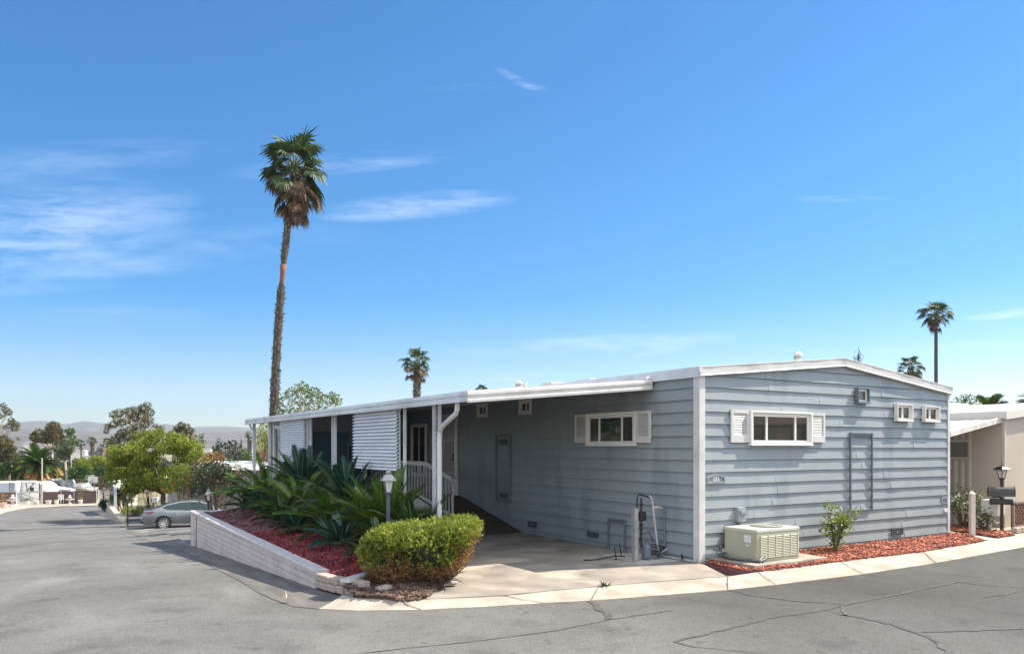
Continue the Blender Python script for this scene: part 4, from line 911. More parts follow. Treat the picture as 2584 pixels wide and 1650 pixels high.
# ================================================================== BEIGE NEIGHBOUR
bn = thing('mobile_home', 'beige smooth panelled mobile home at the right edge of the photo', 'house', at=(12, 5, 0))
NT, NS = 10.3, .2
m = MB(); m.prism([(NT, -.2), (NT+7.2, -.2), (NT+7.2, 2.62), (NT+3.6, 3.0), (NT, 2.62)], (0, NS, 0), (1, 0, 0), (0, 0, 1), (0, 1, 0), 16); m.build('wall', BEIGE, bn)
m = MB(); 
for (a, za_, b, zb_) in ((NT-.06, 2.76, NT+3.6, 3.14), (NT+3.6, 3.14, NT+7.26, 2.76)):
    m.add([(a, NS-.08, za_), (b, NS-.08, zb_), (b, 16.3, zb_), (a, 16.3, za_), (a, NS-.08, za_-.06), (b, NS-.08, zb_-.06), (b, 16.3, zb_-.06), (a, 16.3, za_-.06)], [(0, 1, 2, 3), (7, 6, 5, 4), (0, 4, 5, 1), (1, 5, 6, 2), (2, 6, 7, 3), (3, 7, 4, 0)])
m.build('roof', mat('beige_roof', (.62, .56, .49), .7, (.50, .45, .39), 2), bn)
m = MB(); m.add([(NT-.07, NS-.10, 2.77), (NT+3.6, NS-.10, 3.15), (NT+3.6, NS-.10, 2.96), (NT-.07, NS-.10, 2.58), (NT-.07, NS-.06, 2.77), (NT+3.6, NS-.06, 3.15), (NT+3.6, NS-.06, 2.96), (NT-.07, NS-.06, 2.58)], [(0, 1, 2, 3), (0, 4, 5, 1), (3, 2, 6, 7), (0, 3, 7, 4)])
m.box((NT-.09, NS-.1, 2.60), (NT-.07, 16.3, 2.78)); m.build('fascia', mat('beige_trim', (.66, .60, .53), .5), bn)
m = MB(); m.box((NT-.03, NS-.03, 0), (NT+.04, NS+.03, 2.6)); 
for t in (NT+1.25, NT+2.5, NT+3.75): m.box((t, NS-.008, 0), (t+.012, NS+.01, 2.7))
m.build('wall_batten', mat('beige_batten', (.52, .45, .38), .6), bn)
m = MB()
s = NS+.75
while s < 10:
    for k in range(2): pass
    m.add([(NT-.003, s, 0), (NT-.03, s+.04, 0), (NT-.03, s+.09, 0), (NT-.003, s+.13, 0), (NT-.003, s, 2.55), (NT-.03, s+.04, 2.55), (NT-.03, s+.09, 2.55), (NT-.003, s+.13, 2.55)], [(0, 1, 5, 4), (1, 2, 6, 5), (2, 3, 7, 6)]); s += .17
m.build('corrugated_panel', BEIGE, bn)
hs_root[0] = bn
Pn = lambda l, z, o: (NT-.03-o, l, z)
sA, zA = L(2450, 1109, NT); sB, _ = L(2404, 1109, NT); _, zB = L(2450, 1158, NT)
window(Pn, sA, sA+1.2, zB, zA, (.5, .5), fr=.035, dep=.03, side_mat=mat('window_beige', (.45, .38, .30), .5), glass=(BLIND, GLASS))
m = MB(); t0_ = 8.0; t1_ = NT-.05
zaw = lambda t: 2.62-(NT-t)/2.3*.37
for i in range(16):
    a = NS+.05+i*.3; m.add([(t0_, a, zaw(t0_)), (t1_, a, zaw(t1_)), (t1_, a+.24, zaw(t1_)), (t0_, a+.24, zaw(t0_)), (t0_, a+.25, zaw(t0_)-.05), (t1_, a+.25, zaw(t1_)-.05), (t0_, a+.3, zaw(t0_)-.05), (t1_, a+.3, zaw(t1_)-.05), (t1_, a+.301, zaw(t1_)), (t0_, a+.301, zaw(t0_))], [(0, 1, 2, 3), (3, 2, 5, 4), (4, 5, 7, 6), (6, 7, 8, 9)])
for dz in (0, .045, .09): m.add([(t0_, NS+.03-dz*.1, zaw(t0_)+.04-dz), (t1_, NS+.03-dz*.1, zaw(t1_)+.04-dz), (t1_, NS+.015, zaw(t1_)-.005-dz), (t0_, NS+.015, zaw(t0_)-.005-dz)], [(0, 1, 2, 3)])
m.box((t0_-.02, NS, zaw(t0_)-.1), (t0_, 5, zaw(t0_)+.03)); m.build('awning', mat('awning_cream', (.66, .62, .56), .45, (.5, .46, .4), 6), bn)
for s in (.4, 4.8):
    m = MB(); m.box((t0_+.02, s, 0), (t0_+.06, s+.04, zaw(t0_))); m.build('awning_post', mat('beige_trim', (.66, .6, .53)), bn)
m = MB(); m.lathe((NT+1.6, 4, 2.9), [(.12, 0), (.12, .2), (.16, .22), (.16, .3), (.08, .36)], 14); m.lathe((NT+.9, 3, 2.85), [(.05, 0), (.05, .12)], 10); m.build('roof_vent', WHITE, bn)
m = MB(); m.box((NT+1.2, NS+2, 2.85), (NT+2.3, NS+3, 3.12), .03); m.build('roof_cooler', METALW, bn)
hs_root[0] = hs
lt = thing('lattice_box', 'brown wooden lattice enclosure against the beige home at the right edge', 'lattice', at=(NT+.5, -.25, 0))
l_0, _ = G(2556, 1265, -.35); zt_ = G(2556, 1266, -.35)[1]
m = MB(); m.box((l_0, -.37, .05), (l_0+.045, -.32, zt_)); m.box((l_0, -.37, zt_-.04), (l_0+1.4, -.32, zt_)); m.box((l_0, -.37, .08), (l_0+1.4, -.33, .13)); m.box((l_0+1.36, -.37, .05), (l_0+1.4, -.32, zt_)); m.build('frame', WOOD, lt)
m = MB(); H_ = zt_-.12
for i in range(-6, 14):
    for sg in (1, -1):
        x = l_0+i*.13; x0_, x1_ = (x, x+H_) if sg > 0 else (x+H_, x)
        a = Vector((x0_, -.345+.006*sg, .1)); b = Vector((x1_, -.345+.006*sg, .1+H_))
        lo, hi = l_0+.04, l_0+1.37
        def clipp(a, b):
            if a.x == b.x: return None
            t0, t1 = sorted(((lo-a.x)/(b.x-a.x), (hi-a.x)/(b.x-a.x))); t0, t1 = max(0, t0), min(1, t1)
            return (a.lerp(b, t0), a.lerp(b, t1)) if t1-t0 > .02 else None
        r_ = clipp(a, b)
        if r_: m.obox(r_[0], r_[1], .025, .006, up=(0, 1, 0))
m.build('lattice_strips', mat('redwood', (.30, .16, .11), .8, (.2, .11, .08), 6), lt)
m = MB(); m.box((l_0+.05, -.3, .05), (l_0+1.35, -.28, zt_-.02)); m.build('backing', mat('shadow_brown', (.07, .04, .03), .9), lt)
m = MB()
for i in range(9): m.box((l_0-.4+i*.26, -.62, .0), (l_0-.4+i*.26+.24, -.5, .13), .02)
o = m.build('edging_kerb', BLOCKN, at=(l_0, -.55, 0)); tag(o, 'low rough stone edging in front of the brown lattice', 'edging')
m = MB(); m.box((l_0-.42, -.22, .35), (l_0-.05, .15, .72), .02); o = m.build('meter_cabinet', mat('pale_cabinet', (.62, .60, .56), .5), at=(l_0, 0, .3)); tag(o, 'pale utility cabinet on the beige wall beside the lattice', 'cabinet')
# ================================================================== PLANTS
def quads(P0, D, Lg, Wd, Nn, tip=.25, mid=.45):
    """P0 base, D direction, Nn face normal hint; six-sided leaf as two quads folded: returns verts, faces"""
    n = len(P0); S = np.cross(D, Nn); S /= (np.linalg.norm(S, axis=1, keepdims=True)+1e-9)
    Lg = np.asarray(Lg).reshape(-1, 1)*np.ones((n, 1)); Wd = np.asarray(Wd).reshape(-1, 1)*np.ones((n, 1))
    V = np.zeros((n, 4, 3)); V[:, 0] = P0; V[:, 1] = P0+D*Lg*mid+S*Wd/2; V[:, 2] = P0+D*Lg; V[:, 3] = P0+D*Lg*mid-S*Wd/2
    F = np.arange(n)[:, None]*4+np.arange(4)[None]
    return V.reshape(-1, 3), F
def blades(P0, D, Lg, w0, w1, Nn):
    n = len(P0); S = np.cross(D, Nn); S /= (np.linalg.norm(S, axis=1, keepdims=True)+1e-9)
    Lg = np.asarray(Lg).reshape(-1, 1); w0 = np.asarray(w0).reshape(-1, 1)*np.ones((n, 1)); w1 = np.asarray(w1).reshape(-1, 1)*np.ones((n, 1))
    V = np.zeros((n, 4, 3)); V[:, 0] = P0-S*w0/2; V[:, 1] = P0+S*w0/2; V[:, 2] = P0+D*Lg+S*w1/2; V[:, 3] = P0+D*Lg-S*w1/2
    return V.reshape(-1, 3), np.arange(n)[:, None]*4+np.arange(4)[None]
def unit(n, g=None):
    v = (g or rng).normal(size=(n, 3)); return v/np.linalg.norm(v, axis=1, keepdims=True)
def merge(parts):
    V = []; F = []; k = 0
    for v, f in parts: V.append(v); F.append(f+k); k += len(v)
    return np.concatenate(V), np.concatenate(F)
def crown(cl, nper, lsize, lw=.5, g=None, droop=0., squash=.8):
    """leaf clumps: centres (x,y,z,r)"""
    g = g or rng; C = np.array(cl); n = [max(8, int(nper*(c[3]**2))) for c in cl]
    idx = np.repeat(np.arange(len(cl)), n); N_ = len(idx); d = unit(N_, g); rr = g.uniform(.35, 1.05, N_)**.6
    sc = C[idx, 3][:, None]; P = C[idx, :3] + d*rr[:, None]*sc*np.array([1, 1, squash])
    D = unit(N_, g)*.8 + d*.7; D[:, 2] -= droop; D /= np.linalg.norm(D, axis=1, keepdims=True)
    return quads(P, D, lsize*g.uniform(.6, 1.3, N_), lsize*lw*g.uniform(.7, 1.2, N_), unit(N_, g)+np.array([0, 0, .8]))
def clumps(c, rx, ry, rz, n, r, g, hollow=.55, low=-.7):
    out = []
    for _ in range(n):
        while True:
            d = g.normal(size=3); d /= np.linalg.norm(d)
            if d[2] > low: break
        k = g.uniform(hollow, 1.0); out.append((c[0]+d[0]*rx*k, c[1]+d[1]*ry*k, c[2]+d[2]*rz*k, r*g.uniform(.6, 1.3)))
    return out
def tree(name, label, cat, base, cl, lm, nper=260, lsize=.22, bark=None, trunk_r=.14, fork=None, nlimb=10, group=None, seed=1, droop=.1, lw=.5, extra=None, squash=.8, lean=0):
    g = np.random.default_rng(seed); T = thing(name, label, cat, 'W', base, group); base = Vector(base)
    C = np.array(cl)[:, :3]; ctr = Vector(C.mean(0)); fk = Vector(fork) if fork else base.lerp(Vector((ctr.x, ctr.y, C[:, 2].min())), .7)
    m = MB(); mid = base.lerp(fk, .5)+Vector((g.uniform(-.1, .1), g.uniform(-.1, .1), 0))*trunk_r*4
    m.tube([base-Vector((0, 0, .2)), base.lerp(mid, .3), mid, fk], [trunk_r*1.5, trunk_r*1.1, trunk_r*.95, trunk_r*.85], 9)
    order = g.permutation(len(cl))[:nlimb]
    for i in order:
        e = Vector(C[i]); b = fk.lerp(e, .5)+Vector((g.uniform(-.2, .2), g.uniform(-.2, .2), -.12))*(e-fk).length*.3
        m.tube([fk-Vector((0, 0, trunk_r)), fk.lerp(b, .5), b, e], [trunk_r*.6, trunk_r*.42, trunk_r*.28, trunk_r*.1], 6)
        for _ in range(2):
            e2 = e+Vector(unit(1, g)[0])*cl[i][3]*.8; m.tube([b.lerp(e, .4), e2], [trunk_r*.15, trunk_r*.04], 4)
    m.build('trunk', bark or BARK, T, smooth=True)
    V, F = crown(cl, nper, lsize, lw, g, droop, squash); mesh_obj('crown', V, F, lm, T)
    if extra:
        lm2, frac, ls = extra; sel = [c for c in cl if g.uniform() < frac]
        if sel: V, F = crown([(c[0], c[1], c[2], c[3]*1.03) for c in sel], nper*.3, ls, .7, g, 0); mesh_obj('blossom', V, F, lm2, T)
    return T
def frond(base, az, el, L_, droop, n, ll, w, g, vee=.35, twist=0., bend=0.):
    """one feather leaf: returns leaflet quads and rachis points"""
    t = np.linspace(0.0, 1, 26); d0 = np.array([math.cos(az)*math.cos(el), math.sin(az)*math.cos(el), math.sin(el)])
    pts = [np.array(base, float)]; d = d0.copy(); side0 = np.array([-math.sin(az), math.cos(az), 0])
    for i in range(25):
        d = d + np.array([0, 0, -droop/25*(.4+1.4*i/25)]) + side0*bend/25; d /= np.linalg.norm(d); pts.append(pts[-1]+d*L_/25)
    pts = np.array(pts)
    tt = np.linspace(.12, .985, n); P = np.stack([np.interp(tt, t, pts[:, k]) for k in range(3)], 1); T = np.stack([np.interp(tt, t, np.gradient(pts[:, k])) for k in range(3)], 1)
    T /= np.linalg.norm(T, axis=1, keepdims=True); S = np.cross(T, np.array([0, 0, 1.])); S /= (np.linalg.norm(S, axis=1, keepdims=True)+1e-6); U = np.cross(S, T)
    if twist: S, U = S*math.cos(twist)+U*math.sin(twist), U*math.cos(twist)-S*math.sin(twist)
    out = []; prof = np.clip(np.sin(np.pi*np.clip(tt*.93+.04, 0, 1))**.55, .12, 1)
    for sg in (-1, 1):
        D = S*sg*.80 + T*(.55+.45*tt[:, None]) + U*(vee+g.normal(0, .06, (n, 1))); D /= np.linalg.norm(D, axis=1, keepdims=True)
        out.append(blades(P, D, ll*prof*g.uniform(.9, 1.08, n), w, w*.25, U+D*.1))
    return merge(out), [Vector(p) for p in pts[::4]]
def sago(label, pos, nfr, L_, trunk_h, els, lm, seed, az0=0, az1=6.283, cone=False, group='sago palms in the raised bed', ll=.155, droop=(.25, .8)):
    g = np.random.default_rng(seed); t, s = pos; z = pf(t, s); T = thing('sago_palm', label, 'palm', 'H', (t, s, z), group)
    m = MB(); m.lathe((t, s, z-.1), [(.12+.02*(k % 2), trunk_h*k/8+.1*(k > 0)) for k in range(9)]+[(.05, trunk_h+.16)], 12); m.build('trunk', SAGOT, T)
    parts = []; r_ = MB()
    for i in range(nfr):
        az = az0+(az1-az0)*((i*.618) % 1)+g.normal(0, .08); k = i/nfr; el = els[0]+(els[1]-els[0])*k+g.normal(0, .08)
        Lf = L_*g.uniform(.8, 1.08); (V, F), pts = frond((t+.06*math.cos(az), s+.06*math.sin(az), z+trunk_h), az, el, Lf, g.uniform(*droop), 40, ll*g.uniform(.9, 1.15), .025, g, twist=g.normal(0, .2), bend=g.normal(0, .12))
        parts.append((V, F)); r_.tube(pts, [.009]*(len(pts)-1)+[.003], 4, False)
    V, F = merge(parts); mesh_obj('crown', V, F, lm, T); r_.build('leaf_stalk', mat('sago_stalk', (.16, .17, .05), .5), T)
    if cone:
        c = np.array([t, s, z+trunk_h+.05]); n = 700; d = unit(n, g); d[:, 2] = abs(d[:, 2])*.9-.15
        V, F = blades(c+d*.08, d+g.normal(0, .25, (n, 3)), g.uniform(.06, .12, n), .02, .006, unit(n, g)); mesh_obj('seed_cone', V, F, CONE, T)
    return T
FACE = math.pi            # towards the street (-t)
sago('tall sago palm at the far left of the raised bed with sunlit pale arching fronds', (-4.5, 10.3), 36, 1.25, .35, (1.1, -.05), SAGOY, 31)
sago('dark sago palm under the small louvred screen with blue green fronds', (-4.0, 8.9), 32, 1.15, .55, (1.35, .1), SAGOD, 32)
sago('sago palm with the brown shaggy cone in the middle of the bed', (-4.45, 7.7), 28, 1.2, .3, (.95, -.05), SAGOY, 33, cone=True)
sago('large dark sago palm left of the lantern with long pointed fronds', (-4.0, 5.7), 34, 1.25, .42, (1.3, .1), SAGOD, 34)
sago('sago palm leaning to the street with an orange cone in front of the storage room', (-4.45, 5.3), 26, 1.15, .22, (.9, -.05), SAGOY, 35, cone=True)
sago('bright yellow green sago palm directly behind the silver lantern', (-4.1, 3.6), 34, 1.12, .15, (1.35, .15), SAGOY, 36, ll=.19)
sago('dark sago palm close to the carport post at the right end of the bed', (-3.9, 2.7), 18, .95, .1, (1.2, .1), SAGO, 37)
small = [((-4.75, 10.9), 'small sago palm beside the end pier of the block wall', .6), ((-4.8, 9.3), 'small sago palm on the faded mulch beneath the tall left palm', .6), ((-4.95, 7.2), 'small blue green sago palm on the faded mulch near mid wall', .62),
         ((-4.75, 4.5), 'small sago palm below the large dark one facing the street', .65), ((-4.95, 3.5), 'low sago palm with broad fronds on the deep red mulch', .62), ((-4.65, 2.5), 'small bright sago palm between the lantern foot and the hedge', .6), ((-4.95, 1.8), 'low dark sago palm tucked against the left side of the hedge', .5), ((-5.0, 5.9), 'tiny sago palm beside the orange cone', .45)]
for i, (p, l, sz) in enumerate(small): sago(l, p, 20, sz, .08, (1.25, .1), [SAGO, SAGOD, SAGO][i % 3], 50+i, ll=.11, droop=(.4, 1.0))
# stiff lit fronds sweeping towards the street on the far palms
# lower bushes between palms
def shrub(name, label, c, rx, ry, rz, lm, n=26, r=.25, nper=500, ls=.08, seed=1, cat='shrub', group=None, fl=None, core=None, base_z=None, lw=.5, low=-.3, hollow=.5, droop=0):
    g = np.random.default_rng(seed); b = (c[0], c[1], base_z if base_z is not None else c[2]-rz)
    T = thing(name, label, cat, 'W', b, group); cl = clumps(c, rx, ry, rz, n, r, g, hollow, low)
    m = MB()
    for i in range(min(12, n)): e = Vector(cl[i][:3]); bb = Vector(b); m.tube([bb+Vector((g.uniform(-.1, .1)*rx, g.uniform(-.1, .1)*ry, -.03)), bb.lerp(e, .5)+Vector((g.uniform(-.1, .1), g.uniform(-.1, .1), .05))*rx, e], [.03*rx+.008, .02*rx+.005, .004], 5)
    m.build('stem', TWIG, T); V, F = crown(cl, nper, ls, lw, g, droop); mesh_obj('foliage', V, F, lm, T)
    if fl: V, F = crown([(a, b_, c_, r_*1.05) for a, b_, c_, r_ in cl[:fl[1]]], fl[2], fl[3], .9, g); mesh_obj('blossom', V, F, fl[0], T)
    return T
# ------------------------------------------------------------------ clipped hedge
p = W(1060, 1127, 10.95); hx, hy = p.x, p.y; hg = np.random.default_rng(5)
T = thing('clipped_hedge', 'big rounded clipped juniper hedge, yellow green on top with a brown dead skirt', 'hedge', 'W', (hx, hy, .03))
def hsurf(d, k=1.):
    """rounded block leaning to the right at the top"""
    e = .62; a = np.sign(d)*np.abs(d)**e; a /= (np.sum(np.abs(a)**3.2, axis=1, keepdims=True)**(1/3.2))
    z = a[:, 2]; wdt = 1+.10*z - .10*np.clip(-z, 0, 1)**2; P = np.stack([a[:, 0]*.755*wdt+.03*z, a[:, 1]*.74*wdt, z*.40], 1)*k
    lump = .055*(np.sin(P[:, 0]*9+P[:, 2]*5)+np.sin(P[:, 1]*8-P[:, 0]*4+2)+np.sin(P[:, 2]*13+P[:, 0]*7)); 
    P = P*(1+lump[:, None]*.7); P[:, 2] += .09*P[:, 0]/.8
    return P+np.array([hx, hy, .455])
n = 11000; d = unit(n, hg); P = hsurf(d, hg.uniform(.86, 1.0, n)[:, None]); zrel = (P[:, 2]-.10)/.85
side = (P[:, 0]-hx)/.8
dry = (zrel + hg.normal(0, .13, n) + .10*np.sin(P[:, 0]*6+1)) < (.36+.26*np.clip(side-.45, 0, 1)*2.2+.16*np.clip(-side-.7, 0, 1)*2)
gap = (((np.abs(P[:, 0]-(hx+.22)) < .13) & (np.abs(zrel-.45) < .18)) | ((np.sin(P[:, 0]*11+3)*np.sin(P[:, 2]*15+P[:, 0]*4) > .72) & (hg.uniform(0, 1, n) < .6))) & (P[:, 1] < hy) & (hg.uniform(0, 1, n) < .8)
def sprigs(P, d, lm, nm, L_, k, nw):
    n = len(P); idx = np.repeat(np.arange(n), k); N_ = len(idx)
    out = d[idx]*np.array([1, 1, .7]); out[:, 2] += .55; out /= np.linalg.norm(out, axis=1, keepdims=True)
    ax = out + hg.normal(0, .28, (n, 3))[idx]; tt = hg.uniform(0, 1, N_)[:, None]
    B = P[idx]-out*.03 + ax*tt*L_ + hg.normal(0, .006, (N_, 3)); D = ax*.6+unit(N_, hg)*.75; D /= np.linalg.norm(D, axis=1, keepdims=True)
    V, F = quads(B, D, L_*.45*hg.uniform(.7, 1.3, N_), nw, unit(N_, hg)); return mesh_obj(nm, V, F, lm, T)
sprigs(P[~dry & ~gap], d[~dry & ~gap], HEDGE, 'foliage', .07, 14, .013); sprigs(P[dry & ~gap], d[dry & ~gap], HEDGED, 'dry_foliage', .07, 7, .012)
tw = MB()
for i in range(420):
    a = hg.uniform(0, 6.283); r0 = hg.uniform(.1, .5); r1 = r0+hg.uniform(.15, .38); z1 = hg.uniform(.08, .42)
    b_ = Vector((hx+r0*math.cos(a), hy+r0*math.sin(a)*.95, .05+hg.uniform(0, .1))); e_ = Vector((hx+r1*math.cos(a+hg.normal(0, .3)), hy+r1*math.sin(a+hg.normal(0, .3)), z1))
    tw.tube([b_, b_.lerp(e_, .5)+Vector((0, 0, hg.uniform(-.04, .08))), e_], [.008, .006, .002], 4, False)
tw.build('branches', TWIG, T)
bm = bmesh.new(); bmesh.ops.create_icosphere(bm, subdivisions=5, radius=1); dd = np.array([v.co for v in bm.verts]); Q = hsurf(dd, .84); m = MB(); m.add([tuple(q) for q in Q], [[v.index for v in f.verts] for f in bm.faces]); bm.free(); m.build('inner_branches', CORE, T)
# small weeds
def weed(label, p, n, L_, lm, seed, up=.5):
    g = np.random.default_rng(seed); D = unit(n, g); D[:, 2] = np.abs(D[:, 2])*up+.15; D /= np.linalg.norm(D, axis=1, keepdims=True)
    V, F = quads(np.repeat(np.array([p]), n, 0)+g.normal(0, .01, (n, 3))*np.array([1, 1, 0]), D, L_*g.uniform(.5, 1.1, n), L_*.16, unit(n, g)+np.array([0, 0, .5]))
    o = mesh_obj('weed', V, F, lm, None, 'W', tuple(p)); tag(o, label, 'weed')
weed('small dark weed growing from the joint in front of the driveway', tuple(GP(1527, 1478, 0)), 26, .12, LDRK, 3)
weed('dry pale weed sprouting at the asphalt edge of the gutter', tuple(GP(722, 1517, -.06)), 9, .14, mat('dry_weed', (.45, .40, .30), .9), 4, 2.5)
# rose bush in the gable bed
p = GP(2108, 1397, .0); bx, by = p.x, p.y; g = np.random.default_rng(77)
T = thing('rose_bush', 'young leafy rose bush on the red mulch in front of the gable wall', 'shrub', 'W', (bx, by, .03))
m = MB(); cl = []
for i in range(11):
    a = g.uniform(0, 6.28); rr = g.uniform(.12, .46); zt = g.uniform(.35, .92) if i > 1 else .92
    if i == 0: rr, a = .22, 3.3
    e = Vector((bx+rr*math.cos(a), by+rr*.7*math.sin(a), zt)); mid = Vector((bx+rr*.35*math.cos(a), by+rr*.3*math.sin(a), zt*.5)); m.tube([(bx, by, 0), mid, e], [.011, .008, .003], 5)
    for k in range(4):
        q = mid.lerp(e, g.uniform(.1, 1)); cl.append((q.x+g.normal(0, .03), q.y+g.normal(0, .03), q.z+g.normal(0, .03), g.uniform(.07, .13)))
m.build('stem', TWIG, T); V, F = crown(cl, 2400, .052, .75, g, .25); mesh_obj('foliage', V, F, leafm('rose_leaf', (.08, .13, .015), (.20, .26, .035), (.34, .36, .08), .42, .45, 3), T)
# white rose bush by the neighbour
p = GP(2440, 1338, .0)
shrub('rose_bush', 'bushy plant with white roses against the beige home', (p.x, p.y+.1, .55), .42, .35, .50, leafm('rose_leaf2', (.03, .07, .02), (.09, .14, .03), (.2, .22, .08), .3, .45, 3), 30, .16, 1500, .05, 8, 'shrub', fl=(FLW, 14, 160, .09), base_z=0, lw=.7)
p = GP(2484, 1340, .0)
shrub('rose_bush', 'lower clump of white roses right of the cream bollard', (p.x, p.y, .25), .25, .22, .22, leafm('rose_leaf2', (.03, .07, .02), (.09, .14, .03), (.2, .22, .08), .3, .45, 3), 14, .12, 1700, .05, 9, 'shrub', fl=(FLW, 7, 200, .08), base_z=0, lw=.7)

# ================================================================== PALMS
def fan_palm(label, base, top, r0, r1, Rc, seed, nleaf=34, ndead=22, scars=True, group=None, spread=1., skirt=.9, name='fan_palm', live_el=(1.35, -.5), redzones=(), nbl=22):
    g = np.random.default_rng(seed); T = thing(name, label, 'palm tree', 'W', base, group); base, top = Vector(base), Vector(top)
    n = 40; m = MB(); ax = []
    bend = Vector((g.uniform(-.3, .3), 0, 0)); H_ = (top-base).length
    for i in range(n+1):
        q = i/n; ax.append(base.lerp(top, q)+Vector((-(top.x-base.x)*.28*math.sin(q*math.pi)**1, 0, 0)))
    rs = [(r0*(1-q)+r1*q)*(1.25 if q < .03 else 1) for q in np.linspace(0, 1, n+1)]
    for lo, hi in redzones:
        for i in range(n+1):
            if lo < i/n < hi: rs[i] *= .68
    m.tube(ax, rs, 12); m.build('trunk', PALMB, T, smooth=True)
    if scars:
        N_ = int(H_*nbl*4.2); q = g.uniform(0, 1, N_); keep = np.ones(N_, bool)
        for lo, hi in redzones: keep &= ~((q > lo) & (q < hi))
        q = q[keep]; N_ = len(q); A = np.array([list(a) for a in ax]); P = np.stack([np.interp(q, np.linspace(0, 1, n+1), A[:, k]) for k in range(3)], 1); th = g.uniform(0, 6.283, N_)
        rad = np.interp(q, np.linspace(0, 1, n+1), rs); o = np.stack([np.cos(th), np.sin(th), np.zeros(N_)], 1)
        D = o*.55+np.array([0, 0, 1.])*g.uniform(.2, 1, (N_, 1))+g.normal(0, .25, (N_, 3)); D /= np.linalg.norm(D, axis=1, keepdims=True)
        V, F = blades(P+o*(rad*.93)[:, None], D, rad*g.uniform(.35, .8, N_), rad*.42, rad*.2, o); mesh_obj('leaf_bases', V, F, mat('leaf_boot', (.26, .235, .20), .9, (.07, .06, .05), 5, isl=.7), T)
    for lo, hi in redzones:
        mm = MB(); mm.tube([ax[i] for i in range(int(lo*n), int(hi*n)+1)], [rs[min(i+1, n)]*1.02 for i in range(int(lo*n), int(hi*n)+1)], 12); mm.build('bare_trunk', PALMR, T, smooth=True)
    live = []; dead = []; pet = MB(); dpet = MB()
    tp = ax[-1]
    def leaf(az, el, Lp, Rf, out, pm, droopk, drop0=0):
        d = Vector((math.cos(az)*math.cos(el), math.sin(az)*math.cos(el), math.sin(el))); b = tp+Vector((0, 0, -drop0))+d*r1*.5
        e = b+d*Lp; e.z -= droopk*Lp*.25; mid = b.lerp(e, .5)+Vector((0, 0, .10*Lp*(1 if el > -.3 else .2))); pm.tube([b, mid, e], [.035*Rc/1.8, .025*Rc/1.8, .015*Rc/1.8], 4, False)
        dd = (e-mid).normalized(); S = dd.cross(Vector((0, 0, 1))); S = S.normalized() if S.length > .05 else Vector((1, 0, 0)); U = S.cross(dd)
        tw = g.normal(0, .35); S, U = S*math.cos(tw)+U*math.sin(tw), U*math.cos(tw)-S*math.sin(tw)
        k = nbl; an_ = np.linspace(-2.0, 2.0, k); dd, S, U = map(lambda v: np.array(v), (dd, S, U))
        D1 = np.cos(an_)[:, None]*dd+np.sin(an_)[:, None]*S+U*.18*np.abs(np.sin(an_))[:, None]; D1 /= np.linalg.norm(D1, axis=1, keepdims=True)
        Lr = Rf*(.75+.25*np.cos(an_*.7))*g.uniform(.88, 1.08, k); P0 = np.repeat(np.array([list(e)]), k, 0)
        out.append(blades(P0, D1, Lr*.55, Rf*.03, Rf*.14, np.repeat(U[None], k, 0)))
        P1 = P0+D1*(Lr*.55)[:, None]; D2 = D1*(1-droopk*.35)+np.array([0, 0, -1])*(.25+droopk*g.uniform(.5, 1.1, (k, 1))); D2 /= np.linalg.norm(D2, axis=1, keepdims=True)
        out.append(blades(P1, D2, Lr*.5*g.uniform(.7, 1.2, k), Rf*.12, Rf*.02, np.repeat(U[None], k, 0)+g.normal(0, .2, (k, 3))))
    for i in range(nleaf):
        q = (i+.5)/nleaf; leaf(i*2.39996+g.normal(0, .15), live_el[0]+(live_el[1]-live_el[0])*q**.9+g.normal(0, .12), Rc*.52*spread*g.uniform(.6, 1.25), Rc*.50*g.uniform(.7, 1.15), live, pet, .3+.7*q)
    for i in range(ndead):
        q = g.uniform(0, 1); leaf(g.uniform(0, 6.28), -.15-q*1.15, Rc*.62*g.uniform(.5, 1.2)*(1-.45*q), Rc*.40*g.uniform(.6, 1.05), dead, dpet, 1.1, drop0=q*skirt*Rc*.4)
    V, F = merge(live); mesh_obj('crown', V, F, LPALM, T); pet.build('leaf_stalk', mat('palm_stalk', (.12, .13, .04), .5), T)
    if dead: V, F = merge(dead); mesh_obj('dead_fronds', V, F, LDEAD, T); dpet.build('dead_stalk', mat('dead_stalk', (.20, .15, .10), .8), T)
    return T
b = W(692, 1127, 43); t_ = W(742, 425, 43); bz = hw(b.x, b.y)
fan_palm('towering fan palm with a leaning shaggy trunk rising behind the carport roof', (b.x-.1, b.y, bz), (t_.x, t_.y, t_.z), .27, .16, 2.2, 3, 30, 30, skirt=2.0, redzones=((.855, .905), (.665, .73)), spread=1.05, nbl=22)
def simple_palm(label, u, vtop, Y, crown_px, seed, rt=.2, skirt=.8, nl=26, ndd=14, vb=None, grp=None, el=(1.35, -.5), sc=False, lean=0):
    c = W(u, vtop, Y); Rc = crown_px/2*Y/FP*1.02; bz = hw(c.x+lean, c.y); fan_palm(label, (c.x+lean, c.y, bz), (c.x, c.y, c.z-Rc*.95), rt*1.35, rt, Rc, seed, nl, ndd, scars=sc, group=grp, skirt=skirt, live_el=el, nbl=16)
simple_palm('bushy headed fan palm rising just above the middle of the carport roof', 1052, 870, 70, 92, 21, .30, 1.5, 22, 16, sc=True)
simple_palm('tip of a distant fan palm peeping over the front edge of the carport', 1215, 968, 95, 40, 22)
simple_palm('tall slender fan palm on a thin bare trunk behind the right end of the roof', 2362, 748, 80, 92, 23, .16, .7, 24, 12)
simple_palm('shorter fan palm with hanging brown skirt behind the right roof slope', 2298, 893, 85, 70, 24, .3, 1.8, 22, 26)
